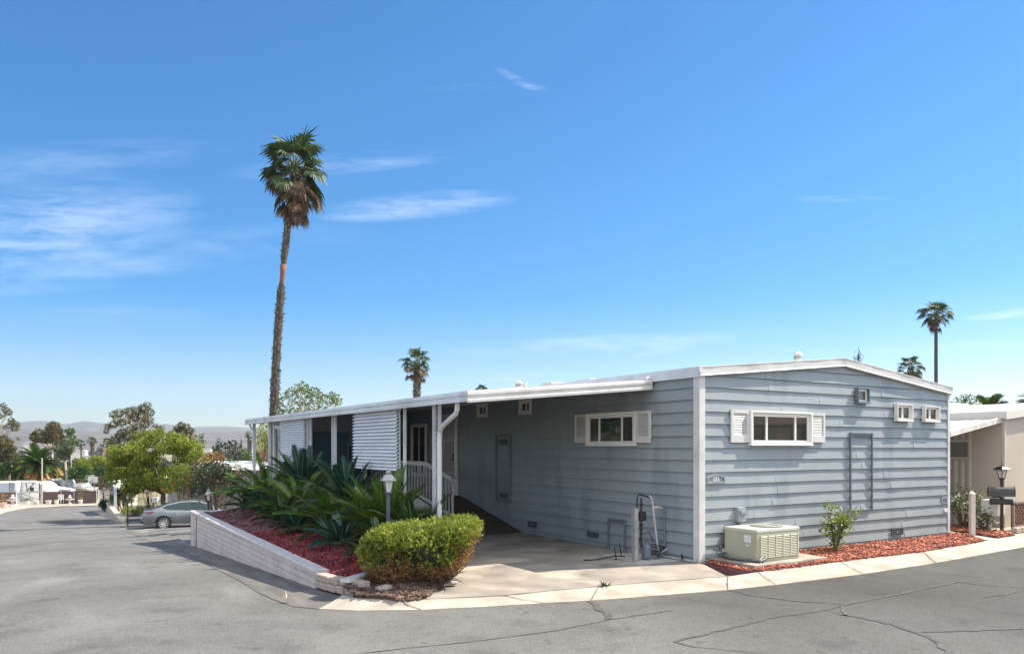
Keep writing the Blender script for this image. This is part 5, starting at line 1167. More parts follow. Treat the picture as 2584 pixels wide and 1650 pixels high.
for (u, v, Y, w_, sd, l) in [(205, 1107, 230, 24, 1, 'leftmost of the distant thin fan palms before the hills'), (231, 1098, 200, 26, 2, 'taller of the two distant palms standing together before the hills'), (236, 1103, 215, 20, 3, 'shorter twin beside the tallest distant palm'), (256, 1118, 260, 20, 4, 'small distant palm between the twin palms and the big eucalyptus'), (272, 1100, 210, 26, 5, 'distant palm half hidden by the big eucalyptus'),
                             (627, 1084, 170, 20, 6, 'upper one of two distant palms left of the carport end post'), (632, 1100, 150, 17, 7, 'lower one of two distant palms left of the carport end post'), (609, 1109, 330, 8, 8, 'tiny distant palm above the dark trees left of the carport')]:
    simple_palm(l, u, v, Y, w_*1.15, 60+sd, .22, .8, 16, 6, grp='distant fan palms')
# broad feather palm on the left
def feather_palm(label, base, trunk_h, Rc, seed, nl, lm, ndead, dm, tr=.3, ll=.5, group=None, el=(1.4, -.2)):
    g = np.random.default_rng(seed); T = thing('feather_palm', label, 'palm tree', 'W', base, group); x, y, z = base
    m = MB(); m.lathe((x, y, z-.2), [(tr*1.2, 0), (tr, trunk_h*.3), (tr*.95, trunk_h*.8), (tr*1.1, trunk_h), (tr*.7, trunk_h+.4)], 14); m.build('trunk', PALMB, T)
    for k, (n_, mm, e0, e1, nm) in enumerate(((nl, lm, el[0], el[1], 'crown'), (ndead, dm, -.1, -1.1, 'dead_fronds'))):
        parts = []; st = MB()
        for i in range(n_):
            q = i/max(1, n_); az = i*2.4+g.normal(0, .1); (V, F), pts = frond((x, y, z+trunk_h), az, e0+(e1-e0)*q+g.normal(0, .1), Rc*g.uniform(.8, 1.1), g.uniform(.8, 1.5), 44, ll, ll*.14, g, vee=.15, twist=g.normal(0, .2)); parts.append((V, F)); st.tube(pts, [.03]*(len(pts)-1)+[.01], 4, False)
        if parts: V, F = merge(parts); mesh_obj(nm, V, F, mm, T); st.build('leaf_stalk' if k == 0 else 'dead_stalk', mat('palm_stalk', (.22, .22, .07)), T)
    return T
c = W(97, 1160, 86); feather_palm('broad bushy palm with orange dead lower fronds above the parked trailer', (c.x, c.y, hw(c.x, c.y)), 3.9, 2.7, 41, 46, LGRN, 46, LORG, .45, .7, el=(1.3, -.5))
c = W(2497, 1022, 34); feather_palm('queen palm with curved feather fronds behind the beige home roof', (c.x, c.y, 0), c.z-.25, .85, 42, 12, LGRN, 0, LDEAD, .12, .35, el=(1.3, .2))
c = W(2590, 1008, 34); feather_palm('edge of a second queen palm at the right border behind the beige roof', (c.x+.4, c.y, 0), c.z-.25, .8, 43, 11, LGRN, 0, LDEAD, .12, .35, el=(1.3, .2))

# ================================================================== TREES
def cw(u, v, Y, r): p = W(u, v, Y); return (p.x, p.y, p.z, r)
def img_tree(name, label, cat, Y, pts, lm, ub, seed, nper, ls, tr, bark=None, depth=1., fork=None, nl=10, droop=.1, grp=None, extra=None, lw=.5, vb=None, squash=.8):
    """pts: clump centres measured as (u, v, radius px); depth spreads them front to back"""
    g = np.random.default_rng(seed); cl = []
    for (u, v, r_) in pts: cl.append(cw(u, v, Y+g.uniform(-depth, depth), r_*Y/FP))
    b = W(ub, 1127, Y); fk = None
    if fork: f_ = W(fork[0], fork[1], Y); fk = (f_.x, f_.y, f_.z)
    return tree(name, label, cat, (b.x, b.y, hw(b.x, b.y)), cl, lm, nper, ls, bark, tr, fk, nl, grp, seed, droop, lw, extra, squash)
g = np.random.default_rng(91)
# big yellow-green tree beside the car
pts = []
for _ in range(95):
    u = g.uniform(-1, 1); v = g.uniform(-1, 1)
    if u*u+v*v > 1: continue
    uu = 395+u*122+ (18 if v < 0 else 0); vv = 1172+v*72 - 12*math.cos(u*3); 
    if vv > 1215 and abs(u) > .65: continue
    pts.append((uu, vv, g.uniform(10, 19)))
pts += [(285+18*(k % 5), 1135+14*(k//5), 15) for k in range(25)]+[(350+22*(k % 7), 1190+16*(k//7), 14) for k in range(14)]+[(345, 1100, 12), (372, 1098, 14), (398, 1095, 14), (360, 1120, 15), (430, 1112, 15), (455, 1105, 13), (480, 1118, 14), (500, 1140, 13), (385, 1218, 14), (420, 1224, 14), (345, 1215, 12), (450, 1228, 12), (475, 1220, 12), (525, 1150, 10)]
img_tree('broadleaf_tree', 'wide yellow green tree with forked trunk standing behind the silver car', 'tree', 46, pts, LYEL, 412, 92, 2400, .15, .15, BARK, 2.2, (412, 1240), 18, lw=.55)
# eucalyptus
pts = [(372, 1022, 10), (362, 1030, 13), (376, 1040, 12), (345, 1034, 12), (330, 1040, 14), (316, 1036, 8), (300, 1042, 12), (286, 1044, 9), (296, 1058, 12), (285, 1070, 10), (272, 1076, 9), (268, 1088, 6), (308, 1066, 11), (322, 1058, 12), (340, 1052, 13), (358, 1050, 14), (374, 1058, 12), (366, 1068, 12), (345, 1074, 13), (330, 1080, 11), (310, 1090, 12), (300, 1100, 10), (322, 1100, 12), (340, 1095, 12), (355, 1088, 10), (390, 1072, 6), (400, 1082, 8), (408, 1078, 6), (392, 1094, 7), (290, 1110, 12), (282, 1128, 13), (310, 1118, 12), (330, 1118, 12), (352, 1108, 10), (295, 1140, 14), (280, 1150, 14), (300, 1160, 14)]
img_tree('eucalyptus_tree', 'tall airy eucalyptus with open crown on the skyline left of the yellow green tree', 'tree', 98, pts, LEUC, 325, 93, 900, .27, .15, BARKP, 2.5, (330, 1150), 22, .5, grp='eucalyptus trees downhill', lw=.35)
pts = [(6, 1022, 7), (14, 1032, 9), (22, 1040, 8), (8, 1045, 5), (28, 1058, 7), (32, 1066, 9), (40, 1070, 8), (22, 1072, 8), (44, 1078, 6), (12, 1078, 5), (36, 1082, 6), (46, 1105, 4), (-10, 1050, 12), (-15, 1070, 12)]
img_tree('eucalyptus_tree', 'sparse eucalyptus branches cut by the left edge of the photo', 'tree', 95, pts, LEUC, -12, 94, 900, .26, .13, BARKP, 1.5, (-8, 1110), 14, .6, grp='eucalyptus trees downhill', lw=.35)
pts = [(8, 1110, 14), (20, 1118, 12), (-8, 1120, 16), (12, 1130, 15), (30, 1132, 11), (25, 1145, 14), (38, 1150, 11), (10, 1150, 15), (20, 1162, 13), (-5, 1158, 14), (40, 1165, 9)]
img_tree('eucalyptus_tree', 'dense brownish tree with dark trunk at the left edge above the trailer', 'tree', 90, pts, LEUC, 22, 95, 900, .26, .2, BARK, 2, (22, 1172), 9, .3, grp='eucalyptus trees downhill')
pts = [(88, 1098, 10), (98, 1090, 10), (106, 1100, 11), (92, 1108, 10), (82, 1104, 7), (128, 1078, 12), (138, 1074, 12), (146, 1086, 12), (122, 1090, 12), (134, 1098, 11), (150, 1102, 11), (126, 1108, 9), (112, 1110, 9), (140, 1112, 9), (156, 1108, 8)]
img_tree('eucalyptus_tree', 'pair of round brown green crowns above the broad bushy palm', 'tree', 118, pts, LEUC, 132, 96, 900, .3, .15, BARKP, 2.5, (132, 1135), 12, .4, grp='eucalyptus trees downhill')
pts = [(172, 1086, 8), (180, 1088, 8), (174, 1098, 7), (184, 1102, 7), (178, 1112, 8), (188, 1118, 7), (194, 1112, 5)]
img_tree('eucalyptus_tree', 'small thin crowned eucalyptus between the round crowns and the distant palms', 'tree', 125, pts, LGRN, 180, 97, 800, .28, .10, BARKP, 2, (179, 1128), 7, .4, grp='eucalyptus trees downhill')
pts = [(150, 1122, 10), (162, 1120, 12), (174, 1126, 11), (146, 1134, 10), (158, 1136, 12), (170, 1140, 12), (178, 1136, 9), (152, 1148, 9), (165, 1152, 10), (148, 1156, 7)]
img_tree('eucalyptus_tree', 'rust topped tree with curved pale trunk beside the bushy palm', 'tree', 84, pts, leafm('leaf_rusty_green', (.03, .06, .02), (.07, .10, .03), (.22, .10, .03), .3, .5, .5), 172, 98, 1300, .19, .13, BARKP, 1.6, (164, 1162), 7, .2, grp='eucalyptus trees downhill')
pts = [(448, 1078, 8), (458, 1074, 10), (470, 1078, 10), (480, 1086, 9), (462, 1088, 12), (440, 1090, 9), (432, 1096, 8), (474, 1098, 9), (486, 1100, 7)]
img_tree('eucalyptus_tree', 'brown topped crown showing behind the right side of the yellow green tree', 'tree', 92, pts, LEUC, 460, 99, 800, .26, .2, BARK, 2, (460, 1115), 8, .3, grp='eucalyptus trees downhill')
pts = [(510, 1098, 5), (503, 1106, 7), (515, 1112, 5), (498, 1116, 7), (512, 1120, 6)]
img_tree('broadleaf_tree', 'small grey green treetop right of the yellow green tree', 'tree', 80, pts, LGRN, 506, 100, 420, .28, .12, BARK, 1, (506, 1130), 5)
for i, (pp_, lm, l, ub, Y) in enumerate([
    ([(553, 1112, 4), (551, 1120, 7), (556, 1128, 9), (545, 1132, 8), (562, 1136, 9), (552, 1142, 10), (540, 1145, 8)], LDRK, 'dark pointed conifer left of the carport end post', 552, 78),
    ([(575, 1122, 8), (588, 1118, 9), (600, 1126, 9), (582, 1132, 10), (596, 1138, 11), (610, 1142, 9), (578, 1146, 10), (612, 1154, 9), (600, 1160, 9)], LDRK, 'dark round tree between the conifer and the carport end post', 592, 76),
    ([(620, 1140, 9), (630, 1146, 9), (622, 1156, 10), (634, 1158, 9), (614, 1164, 9), (628, 1168, 9), (640, 1166, 8)], LGRN, 'mid green bush below the two distant palms', 626, 62)]):
    img_tree('broadleaf_tree', l, 'tree', Y, pp_, lm, ub, 110+i, 560, .26, .12, BARK, 1.2, None, 7, grp='trees left of the carport end')
pts = [(660, 1066, 8), (672, 1070, 9), (656, 1082, 9), (668, 1086, 11), (650, 1096, 9), (664, 1102, 12), (676, 1098, 10), (648, 1112, 10), (662, 1118, 12), (676, 1116, 10), (652, 1128, 10), (668, 1132, 12), (690, 1080, 10), (690, 1110, 12), (700, 1095, 12)]
img_tree('broadleaf_tree', 'tall yellow green conifer seen between the last two carport posts', 'tree', 54, pts, LYEL, 668, 120, 900, .17, .12, BARK, 1.2, (668, 1150), 9, droop=.3)
pts = [(648, 1146, 9), (660, 1148, 10), (672, 1150, 10), (650, 1160, 10), (664, 1162, 10), (678, 1164, 9), (690, 1160, 9)]
img_tree('broadleaf_tree', 'rust red bush under the conifer at the carport end', 'tree', 50, pts, LRED, 664, 121, 900, .16, .08, BARK, 1, None, 6)
pts = []
for u, v in [(705, 1015), (718, 1000), (732, 992), (745, 982), (756, 990), (768, 982), (780, 992), (792, 988), (806, 996), (820, 1004), (834, 998), (845, 1004), (852, 1012), (715, 1028), (735, 1015), (755, 1010), (775, 1010), (795, 1012), (815, 1020), (740, 1035), (765, 1030), (790, 1032), (720, 1045), (750, 1050), (780, 1050), (700, 1040), (765, 975), (842, 1015), (700, 1060), (725, 1065), (760, 1070)]: pts.append((u, v, g.uniform(9, 14)))
img_tree('broadleaf_tree', 'pale green leafy tree rising behind the carport roof beside the tall palm', 'tree', 50, pts, leafm('leaf_pale', (.06, .10, .02), (.14, .18, .05), (.34, .33, .20), .4, .45, .6), 765, 122, 1100, .18, .14, BARKP, 1.8, (765, 1060), 16, lw=.45)
pts = [(2167, 884, 2.5), (2165, 890, 5), (2170, 897, 6), (2160, 903, 7), (2172, 906, 8), (2152, 907, 6), (2168, 915, 9), (2155, 917, 8)]
img_tree('conifer_tree', 'tip of a blue green conifer showing above the right roof slope', 'tree', 70, pts, LDRK, 2167, 123, 160, .3, .1, BARK, .3, (2167, 900), 8, droop=-.1, lw=.2, squash=.45)
pts = [(2410, 1012, 10), (2425, 1008, 11), (2438, 1004, 11), (2450, 1008, 12), (2462, 1010, 10), (2440, 1018, 12), (2420, 1020, 12), (2458, 1022, 10), (2405, 1024, 10)]
img_tree('broadleaf_tree', 'green leafy treetop behind the left part of the beige home roof', 'tree', 40, pts, LGRN, 2435, 124, 900, .13, .12, BARK, .8, (2435, 1040), 8)
pts = [(2480, 1014, 9), (2490, 1010, 10), (2484, 1022, 11), (2474, 1024, 9), (2496, 1022, 8)]
img_tree('broadleaf_tree', 'rounded bright green treetop at the foot of the queen palm', 'tree', 38, pts, LYEL, 2485, 125, 1000, .11, .1, BARK, .5, (2485, 1040), 5)
# mid-distance shrubs and trees beyond the fence
k = 0
for (u, v, w_, h_, Y, lm, l) in [(203, 1178, 20, 18, 84, LYEL, 'yellow green bush right of the pale trunked tree'), (205, 1196, 22, 14, 80, LGRN, 'low green bush left of the basketball backboard'), (262, 1188, 24, 16, 78, LGRN, 'green bush right of the basketball backboard'), (250, 1170, 22, 18, 92, LYEL, 'yellowish bush between the distant palms and the yellow green tree'), (284, 1200, 22, 16, 70, LDRK, 'dark bush behind the pale green carport roof'),
                                 (55, 1200, 22, 16, 92, LGRN, 'green bush between the dense brownish tree and the bushy palm'), (4, 1190, 14, 20, 84, LGRN, 'bright green bush at the left border above the trailer'), (140, 1195, 18, 14, 88, LGRN, 'small green bush right of the bushy palm'), (46, 1180, 16, 14, 110, LYEL, 'yellowish crown behind the dense brownish tree')]:
    c = W(u, v, Y); k += 1; sc = Y/FP; shrub('large_shrub', l, (c.x, c.y, c.z), w_*sc, w_*sc, h_*sc, lm, 16, 11*sc, 480, .26, 200+k, 'shrub', 'shrubs beyond the parking fence', base_z=min(hw(c.x, c.y), c.z-h_*sc))
# planting by the neighbours' drive
c = GP(312, 1293, 0); shrub('flowering_shrub', 'rounded green shrub with red blossoms above the neighbour low wall', (c.x, c.y, W(0, 1258, c.y).z), .95*35*c.y/FP, .8*35*c.y/FP, 26*c.y/FP, LGRN, 42, .3, 1100, .11, 301, 'shrub', fl=(FLR, 7, 60, .12), base_z=c.z)
c = GP(263, 1290, 0); shrub('round_shrub', 'dark clipped round shrub at the bend beside the neighbour wall', (c.x, c.y, W(0, 1276, c.y).z), 13*c.y/FP, 13*c.y/FP, 15*c.y/FP, LDRK, 30, .22, 1400, .10, 302, 'shrub', base_z=c.z)
c = GP(330, 1296, 0); shrub('ground_cover', 'yellow green ground cover bank behind the neighbour low wall', (c.x+.3, c.y, c.z+.15), 1.3, 1.0, .3, leafm('gc_leaf', (.12, .16, .02), (.26, .28, .04), (.4, .36, .05), .4, .5, 2), 50, .25, 700, .1, 303, 'ground cover', base_z=c.z, low=-.1)
T_ = bpy.data.objects[-1] if 0 else None
c = W(515, 1215, 28); shrub('flowering_shrub', 'big dark shrub with a few red blossoms left of the palms behind the pier lamp', (c.x, c.y+1.2, c.z-.3), 1.1, .9, 1.0, LDRK, 60, .3, 800, .10, 304, 'shrub', fl=(FLR, 4, 30, .13), base_z=hw(c.x, c.y+1.2))
c = W(570, 1155, 42); shrub('flowering_shrub', 'rust orange bottlebrush hedge along the white neighbour roof', (c.x, c.y-1.5, c.z-1.1), 1.25, .7, 1.25, LRED, 40, .3, 620, .13, 305, 'shrub', base_z=hw(c.x, c.y))
c = W(500, 1165, 43); shrub('flowering_shrub', 'green shrub with orange red flowers beside the yellow green tree', (c.x, c.y-2, c.z-1.0), .9, .7, 1.0, LYEL, 30, .3, 500, .13, 306, 'shrub', fl=(FLR, 3, 25, .16), base_z=hw(c.x, c.y))
c = W(380, 1228, 47); shrub('dark_red_shrub', 'deep red leaved shrub in the shade left of the forked trunk', (c.x, c.y, c.z-.2), .7, .6, .7, leafm('leaf_maroon', (.06, .01, .012), (.13, .02, .02), None, .3, .5, 2), 20, .25, 600, .12, 307, 'shrub', base_z=hw(c.x, c.y))
# ================================================================== CAR
PAINT = mat('car_paint_grey', (.15, .16, .175), .26, (.18, .19, .20), 2, metal=.6, coat=.8)
CGL = mat('car_glass', (.01, .03, .03), .05, spec=.45); TYRE = mat('tyre', (.02, .02, .02), .8); RIM = mat('alloy', (.62, .62, .63), .3, metal=.6)
def sedan(label, pos, ang):
    T = thing('parked_car', label, 'car', 'L'); 
    XR, XF = -1.30, 1.40; RW_ = .325
    def interp(x, tb):
        for (a, za_), (b, zb_) in zip(tb, tb[1:]):
            if x <= b: 
                q = (x-a)/(b-a); q = q*q*(3-2*q)*.5+q*.5; return za_+(zb_-za_)*q
        return tb[-1][1]
    belt = [(-2.30, .80), (-2.18, .98), (-1.7, 1.03), (-1.0, .99), (0, .95), (.9, .93), (1.35, .90), (1.9, .80), (2.2, .66), (2.32, .52)]
    wid = [(-2.32, .62), (-2.2, .76), (-1.7, .87), (-.5, .895), (.9, .89), (1.6, .86), (2.1, .74), (2.32, .50)]
    bot = [(-2.32, .36), (-2.1, .28), (-1.8, .24), (1.8, .22), (2.2, .24), (2.32, .34)]
    xs = np.linspace(-2.32, 2.32, 117); rows = []; m = MB()
    for x in xs:
        zb_ = interp(x, bot)
        for xw in (XR, XF):
            d = abs(x-xw)
            if d < .385: zb_ = max(zb_, RW_+math.sqrt(max(0, .385**2-d*d)))
        zt = interp(x, belt); wv = interp(x, wid); zm = .52+.02*x
        pr = [(wv*.93, zb_), (wv*.985, max(zb_+.01, .36)), (wv*1.0, max(zb_+.02, .50)), (wv*1.0, max(zb_+.03, .66)), (wv*.985, max(zb_+.04, zt-.14)), (wv*.955, zt-.03), (wv*.90, zt), (wv*.5, zt+.03), (0, zt+.035)]
        rows.append(pr)
    n = len(rows[0])*2-1
    for x, pr in zip(xs, rows):
        for y, z in [(-y, z) for y, z in pr]+[(y, z) for y, z in pr[-2::-1]]: m.v.append((x, y, z))
    for i in range(len(xs)-1):
        for j in range(n-1): m.f.append((i*n+j, i*n+j+1, (i+1)*n+j+1, (i+1)*n+j))
    m.f.append(tuple(range(n))); m.f.append(tuple((len(xs)-1)*n+j for j in range(n))[::-1])
    body = m.build('body', PAINT, T, smooth=False); 
    for p_ in body.data.polygons: p_.use_smooth = len(p_.vertices) == 4
    # greenhouse
    roofl = [(-1.95, 1.00), (-1.55, 1.16), (-1.05, 1.345), (-.5, 1.45), (0, 1.475), (.35, 1.455), (.75, 1.33), (1.1, 1.14), (1.45, .93)]
    m = MB(); xs2 = np.linspace(-1.95, 1.45, 45); 
    for x in xs2:
        zt = interp(x, roofl); zb_ = interp(x, belt)-.01; zt = max(zt, zb_+.005); wv = interp(x, wid)
        hh = (zt-zb_)/.5; wr = wv*.90-.22*min(1, hh)
        pts = [(wv*.91, zb_), (wv*.91-(wv*.91-wr)*.9, zb_+(zt-zb_)*.88), (wr-.06, zt-.015), (wr*.5, zt), (0, zt+.008)]
        for y, z in [(-y, z) for y, z in pts]+[(y, z) for y, z in pts[-2::-1]]: m.v.append((x, y, z))
    for i in range(44):
        for j in range(8): m.f.append((i*9+j, i*9+j+1, (i+1)*9+j+1, (i+1)*9+j))
    m.build('roof', PAINT, T, smooth=True)
    def side_pt(x, z, sgn, o=.006):
        zt = max(interp(x, roofl), interp(x, belt)+.0); zb_ = interp(x, belt)-.01; wv = interp(x, wid); hh = (zt-zb_)/.5; wr = wv*.90-.22*min(1, hh)
        q = (z-zb_)/max(.05, (zt-zb_)*.88); y = wv*.91-(wv*.91-wr)*.9*q; return (x, sgn*(y+o), z)
    for sg in (-1, 1):
        for (xa, xb, nm) in ((-1.38, -.16, 'side_window'), (-.06, 1.0, 'side_window')):
            g_ = MB(); N_ = 14
            for i in range(N_+1):
                x = xa+(xb-xa)*i/N_; top = min(interp(x, roofl)-.085, 1.385); b0 = interp(x, belt)+.02
                if x < -1.1: b0 += (-1.1-x)*.35
                top = max(top, b0+.002); g_.v += [side_pt(x, b0, sg), side_pt(x, top, sg)]
            for i in range(N_): g_.f.append((2*i, 2*i+2, 2*i+3, 2*i+1))
            g_.build(nm, CGL, T)
            c_ = MB(); pts = [g_.v[2*i] for i in range(N_+1)]; pts2 = [g_.v[2*i+1] for i in range(N_+1)]
            c_.tube(pts2, .009, 5); c_.build('window_trim', mat('chrome', (.7, .7, .7), .15, metal=1), T)
        m = MB(); m.add([side_pt(-.155, .96, sg, .008), side_pt(-.065, .96, sg, .008), side_pt(-.065, 1.36, sg, .008), side_pt(-.155, 1.37, sg, .008)], [(0, 1, 2, 3)]); m.build('door_pillar', BLACK, T)
        for x in (-.13, -.98 if 0 else 1.02):
            m = MB(); m.tube([(x, sg*(interp(x, wid)+.0015), z) for z in (.32, .5, .7, .82)], .004, 4); m.build('door_gap', BLACK, T)
        m = MB(); m.tube([(-1.02+(.0)*z, sg*(interp(-1.0, wid)*.995+.0015), z) for z in (.62, .75, .84)], .004, 4); m.build('door_gap', BLACK, T)
        for x in (-.78, .22):
            m = MB(); yw = interp(x, wid)*.985; m.tube([(x-.09, sg*(yw+.004), .815), (x-.07, sg*(yw+.03), .82), (x+.07, sg*(yw+.03), .82), (x+.09, sg*(yw+.004), .815)], .012, 6); m.build('door_handle', mat('chrome', (.7, .7, .7), .15, metal=1), T)
        m = MB(); yw = interp(.85, wid); m.box((.78, sg*(yw-.04), .96), (.96, sg*(yw+.14), 1.08), .03); m.build('side_mirror', PAINT, T)
        for xw in (XR, XF):
            w_ = MB(); yc = sg*.80
            prof = [(.20, -.1), (.30, -.105), (.322, -.085), (.326, 0), (.322, .085), (.30, .105), (.20, .1)]
            k0 = len(w_.v); nn = 28
            for r_, dy in prof:
                for j in range(nn):
                    a = 2*math.pi*j/nn; w_.v.append((xw+r_*math.cos(a), yc+dy, RW_+r_*math.sin(a)))
            for i in range(len(prof)-1):
                for j in range(nn): w_.f.append((i*nn+j, i*nn+(j+1) % nn, (i+1)*nn+(j+1) % nn, (i+1)*nn+j))
            wh = w_.build('wheel', TYRE, T, smooth=True)
            r_ = MB(); yo = yc+sg*.085
            for q in range(10):
                a = 2*math.pi*q/10; a2 = a+.22
                r_.obox((xw+.04*math.cos(a), yo, RW_+.04*math.sin(a)), (xw+.215*math.cos(a2), yo+sg*.01, RW_+.215*math.sin(a2)), .045, .03, up=(0, 1, 0))
            r_.tube([(xw+.215*math.cos(a), yo, RW_+.215*math.sin(a)) for a in np.linspace(0, 6.2832, 25)], .018, 6, False); r_.tube([(xw, yo-.02, RW_), (xw, yo+.02*sg+.001, RW_)], .05, 10); r_.build('rim', RIM, wh)
            b_ = MB(); b_.tube([(xw, yc+sg*.02, RW_), (xw, yc+sg*.06, RW_)], .2, 20); b_.build('brake_disc', BLACK, wh)
            b_ = MB(); b_.tube([(xw, sg*.35, RW_+.03), (xw, sg*.72, RW_+.03)], .37, 24); b_.build('wheel_well', BLACK, T)
        m = MB(); yw = lambda x: interp(x, wid)*.985+.006
        m.add([(-2.27, sg*(.70), .92), (-1.98, sg*yw(-1.98), .94), (-1.72, sg*yw(-1.75), .93), (-2.02, sg*(yw(-2.02)+.004), .80), (-2.2, sg*(yw(-2.2)), .78), (-2.30, sg*.58, .80)], [(0, 1, 2, 3, 4, 5)]); m.build('tail_light', mat('tail_light', (.42, .02, .04), .15, spec=.8), T)
        m = MB(); m.add([(2.12, sg*(yw(2.12)+.01), .66), (1.75, sg*(yw(1.75)+.004), .76), (1.8, sg*(yw(1.8)+.004), .66), (2.2, sg*(yw(2.2)+.01), .55)], [(0, 1, 2, 3)]); m.build('headlight', mat('headlight', (.6, .6, .62), .1), T)
        m = MB(); m.tube([(-.95, sg*.885, .27), (1.0, sg*.885, .26)], .02, 6); m.build('sill_trim', mat('chrome', (.7, .7, .7), .15, metal=1), T)
    m = MB(); m.add([(-2.325, -.5, .72), (-2.325, .5, .72), (-2.27, .55, .84), (-2.27, -.55, .84)], [(0, 1, 2, 3)]); m.build('boot_trim', mat('chrome', (.7, .7, .7), .15, metal=1), T)
    m = MB(); m.box((-2.345, -.26, .56), (-2.322, .26, .70)); m.build('number_plate', WHITE, T)
    m = MB(); m.box((-2.36, -.72, .38), (-2.28, .72, .50), .03); m.build('rear_bumper', mat('bumper_dark', (.06, .06, .065), .5), T)
    T.location = pos; T.rotation_euler = ang; return T
c = W(344, 1127, 38.3); fw = Vector((.925, .38, 0)).normalized()
ctr = Vector((c.x, c.y, 0))+fw*2.30+Vector((0, .6, 0))
zc_ = W(407, 1333, ctr.y-.4).z
sedan('silver grey sedan parked beyond the end of the block wall', (ctr.x, ctr.y, zc_), (0, 0, math.atan2(fw.y, fw.x)))
PADZ = zc_
# parking court under the car
pc = [ts(Vector((x, y, 0))) for x, y in ((-19.6, 33.0), (-13.0, 33.5), (-7, 36.5), (-7.5, 46), (-16, 42.5), (-19.5, 39))]

# ================================================================== ACROSS THE STREETS (seen only mirrored in the window panes)
# ================================================================== NEIGHBOURS DOWNHILL
m = MB(); A = GP(274, 1291, 0); B = GP(310, 1315, 0)
lw_ = thing('low_wall', 'neighbour low stone coloured wall with stepped capping below the red blossomed shrub', 'wall', 'W', tuple(A))
for i in range(6):
    a, b = A.lerp(B, i/6), A.lerp(B, (i+1)/6); ht = .95-.08*i; top = W(0, 1270+i*7.2, a.y).z
    m.obox((a.x, a.y, (a.z-.3+top)/2), (b.x, b.y, (b.z-.3+top)/2), .2, top-a.z+.3)
m.build('wall_body', mat('tan_block', (.50, .42, .34), .85, (.40, .33, .27), 4, 6, .4, 20), lw_)
m = MB()
for i in range(6):
    a, b = A.lerp(B, i/6+.005), A.lerp(B, (i+1)/6-.005); top = W(0, 1270+i*7.2, a.y).z+.04
    m.obox((a.x, a.y, top), (b.x, b.y, top), .32, .1)
m.build('capping', mat('tan_cap', (.58, .50, .42), .8, (.46, .40, .33), 6), lw_)
def home(label, c, ex, ln, wd, h, roofm, wallm, zb, frame=None, over=.3):
    T = thing('mobile_home', label, 'house', 'W', c); c = Vector(c); ex = Vector(ex).normalized(); ey = Vector((-ex.y, ex.x, 0))
    m = MB(); m.prism([(0, zb), (wd, zb), (wd, h), (wd/2, h+.35), (0, h)], c, ey, (0, 0, 1), ex, ln); m.build('wall', wallm, T)
    m = MB(); 
    for a, za_, b, zb_ in ((-over, h-.02, wd/2, h+.42), (wd/2, h+.42, wd+over, h-.02)):
        m.prism([(a, za_), (b, zb_), (b, zb_+.08), (a, za_+.08)], c-ex*over, ey, (0, 0, 1), ex, ln+2*over)
    m.build('roof', roofm, T)
    m = MB()
    for k in range(3):
        x = ln*(k+.5)/3; m.obox(c+ex*(x-.5)-ey*.02+Vector((0, 0, h*.62)), c+ex*(x+.5)-ey*.02+Vector((0, 0, h*.62)), .04, .8)
    m.build('window', GLASS, T); return T
c = W(492, 1127, 47); home('long white roofed neighbour home behind the red shrubs and the sago palms', (c.x, c.y, -2.6), (1, .10, 0), 10.5, 7, 3.1, mat('white_roof_far', (.74, .71, .66), .7), mat('neighbour_wall_dark', (.20, .19, .18), .8), 0)
c = W(425, 1127, 50.5); home('shaded neighbour home with pale walls behind the yellow green tree', (c.x, c.y, -2.9), (.95, .32, 0), 5.5, 6, 2.7, mat('white_roof_far', (.74, .71, .66)), mat('neighbour_wall_grey', (.36, .35, .36), .8), 0)
home('beige home with brown shingle roof across the street at the far right', (24, 2, 0), (.1, 1, 0), 18, 8, 2.6, mat('brown_shingles', (.22, .13, .09), .9, (.12, .07, .05), 9), mat('tan_stucco', (.42, .34, .25), .8), 0)
bpy.context.view_layer.update()
T_m = tree('broadleaf_tree', 'leafy tree across the side street at the far left', 'tree', (-27, 24.5, hw(-27, 24.5)), clumps((-27, 24.5, 2.4), 3.2, 3.2, 2.2, 40, .8, np.random.default_rng(5)), LGRN, 300, .3, seed=5)
# green roofed carport by the street
zg = -2.9
gc = thing('green_roofed_carport', 'pale green flat roofed shelter with grey side wall down the street', 'carport', 'W', tuple(W(290, 1262, 60)))
p1, p2, p3, p4 = W(272, 1214, 58), W(299, 1230, 52), W(345, 1222, 55), W(335, 1207, 62)
m = MB(); m.add([p1, p2, p3, p4]+[p-Vector((0, 0, .1)) for p in (p1, p2, p3, p4)], [(0, 1, 2, 3), (7, 6, 5, 4), (0, 4, 5, 1), (1, 5, 6, 2), (2, 6, 7, 3), (3, 7, 4, 0)]); m.build('roof', mat('pale_green_roof', (.46, .50, .40), .7), gc)
m = MB(); a, b = p1+Vector((.25, .2, -.12)), p2+Vector((-.05, .3, -.12)); m.obox((a.x, a.y, (a.z-3.6)/2), (b.x-.3, b.y, (a.z-3.6)/2), .15, a.z+3.6); m.build('wall', mat('grey_side_wall', (.46, .48, .50), .7), gc)
m = MB(); a, b = W(298, 1240, 57), W(345, 1240, 59); m.obox((a.x, a.y, -1.9), (b.x, b.y, -1.9), .15, 2.6); m.build('back_wall', mat('cream_back_wall', (.60, .57, .50), .7), gc)
for u in (300, 316, 333):
    a = W(u, 1235, 56); m = MB(); m.obox((a.x, a.y, -3.3), (a.x, a.y, -.9), .12, .12, up=(1, 0, 0)); m.build('post', WHITE, gc)
m = MB(); a, b = W(277, 1217, 57.5), W(299, 1232, 52.5)
for i in range(7):
    c = a.lerp(b, i/6)-Vector((0, 0, .12)); m.tube([c+Vector((.25*math.cos(q), 0, .16*math.sin(q)-.05)) for q in np.linspace(0, 6.28, 9)], .04, 4)
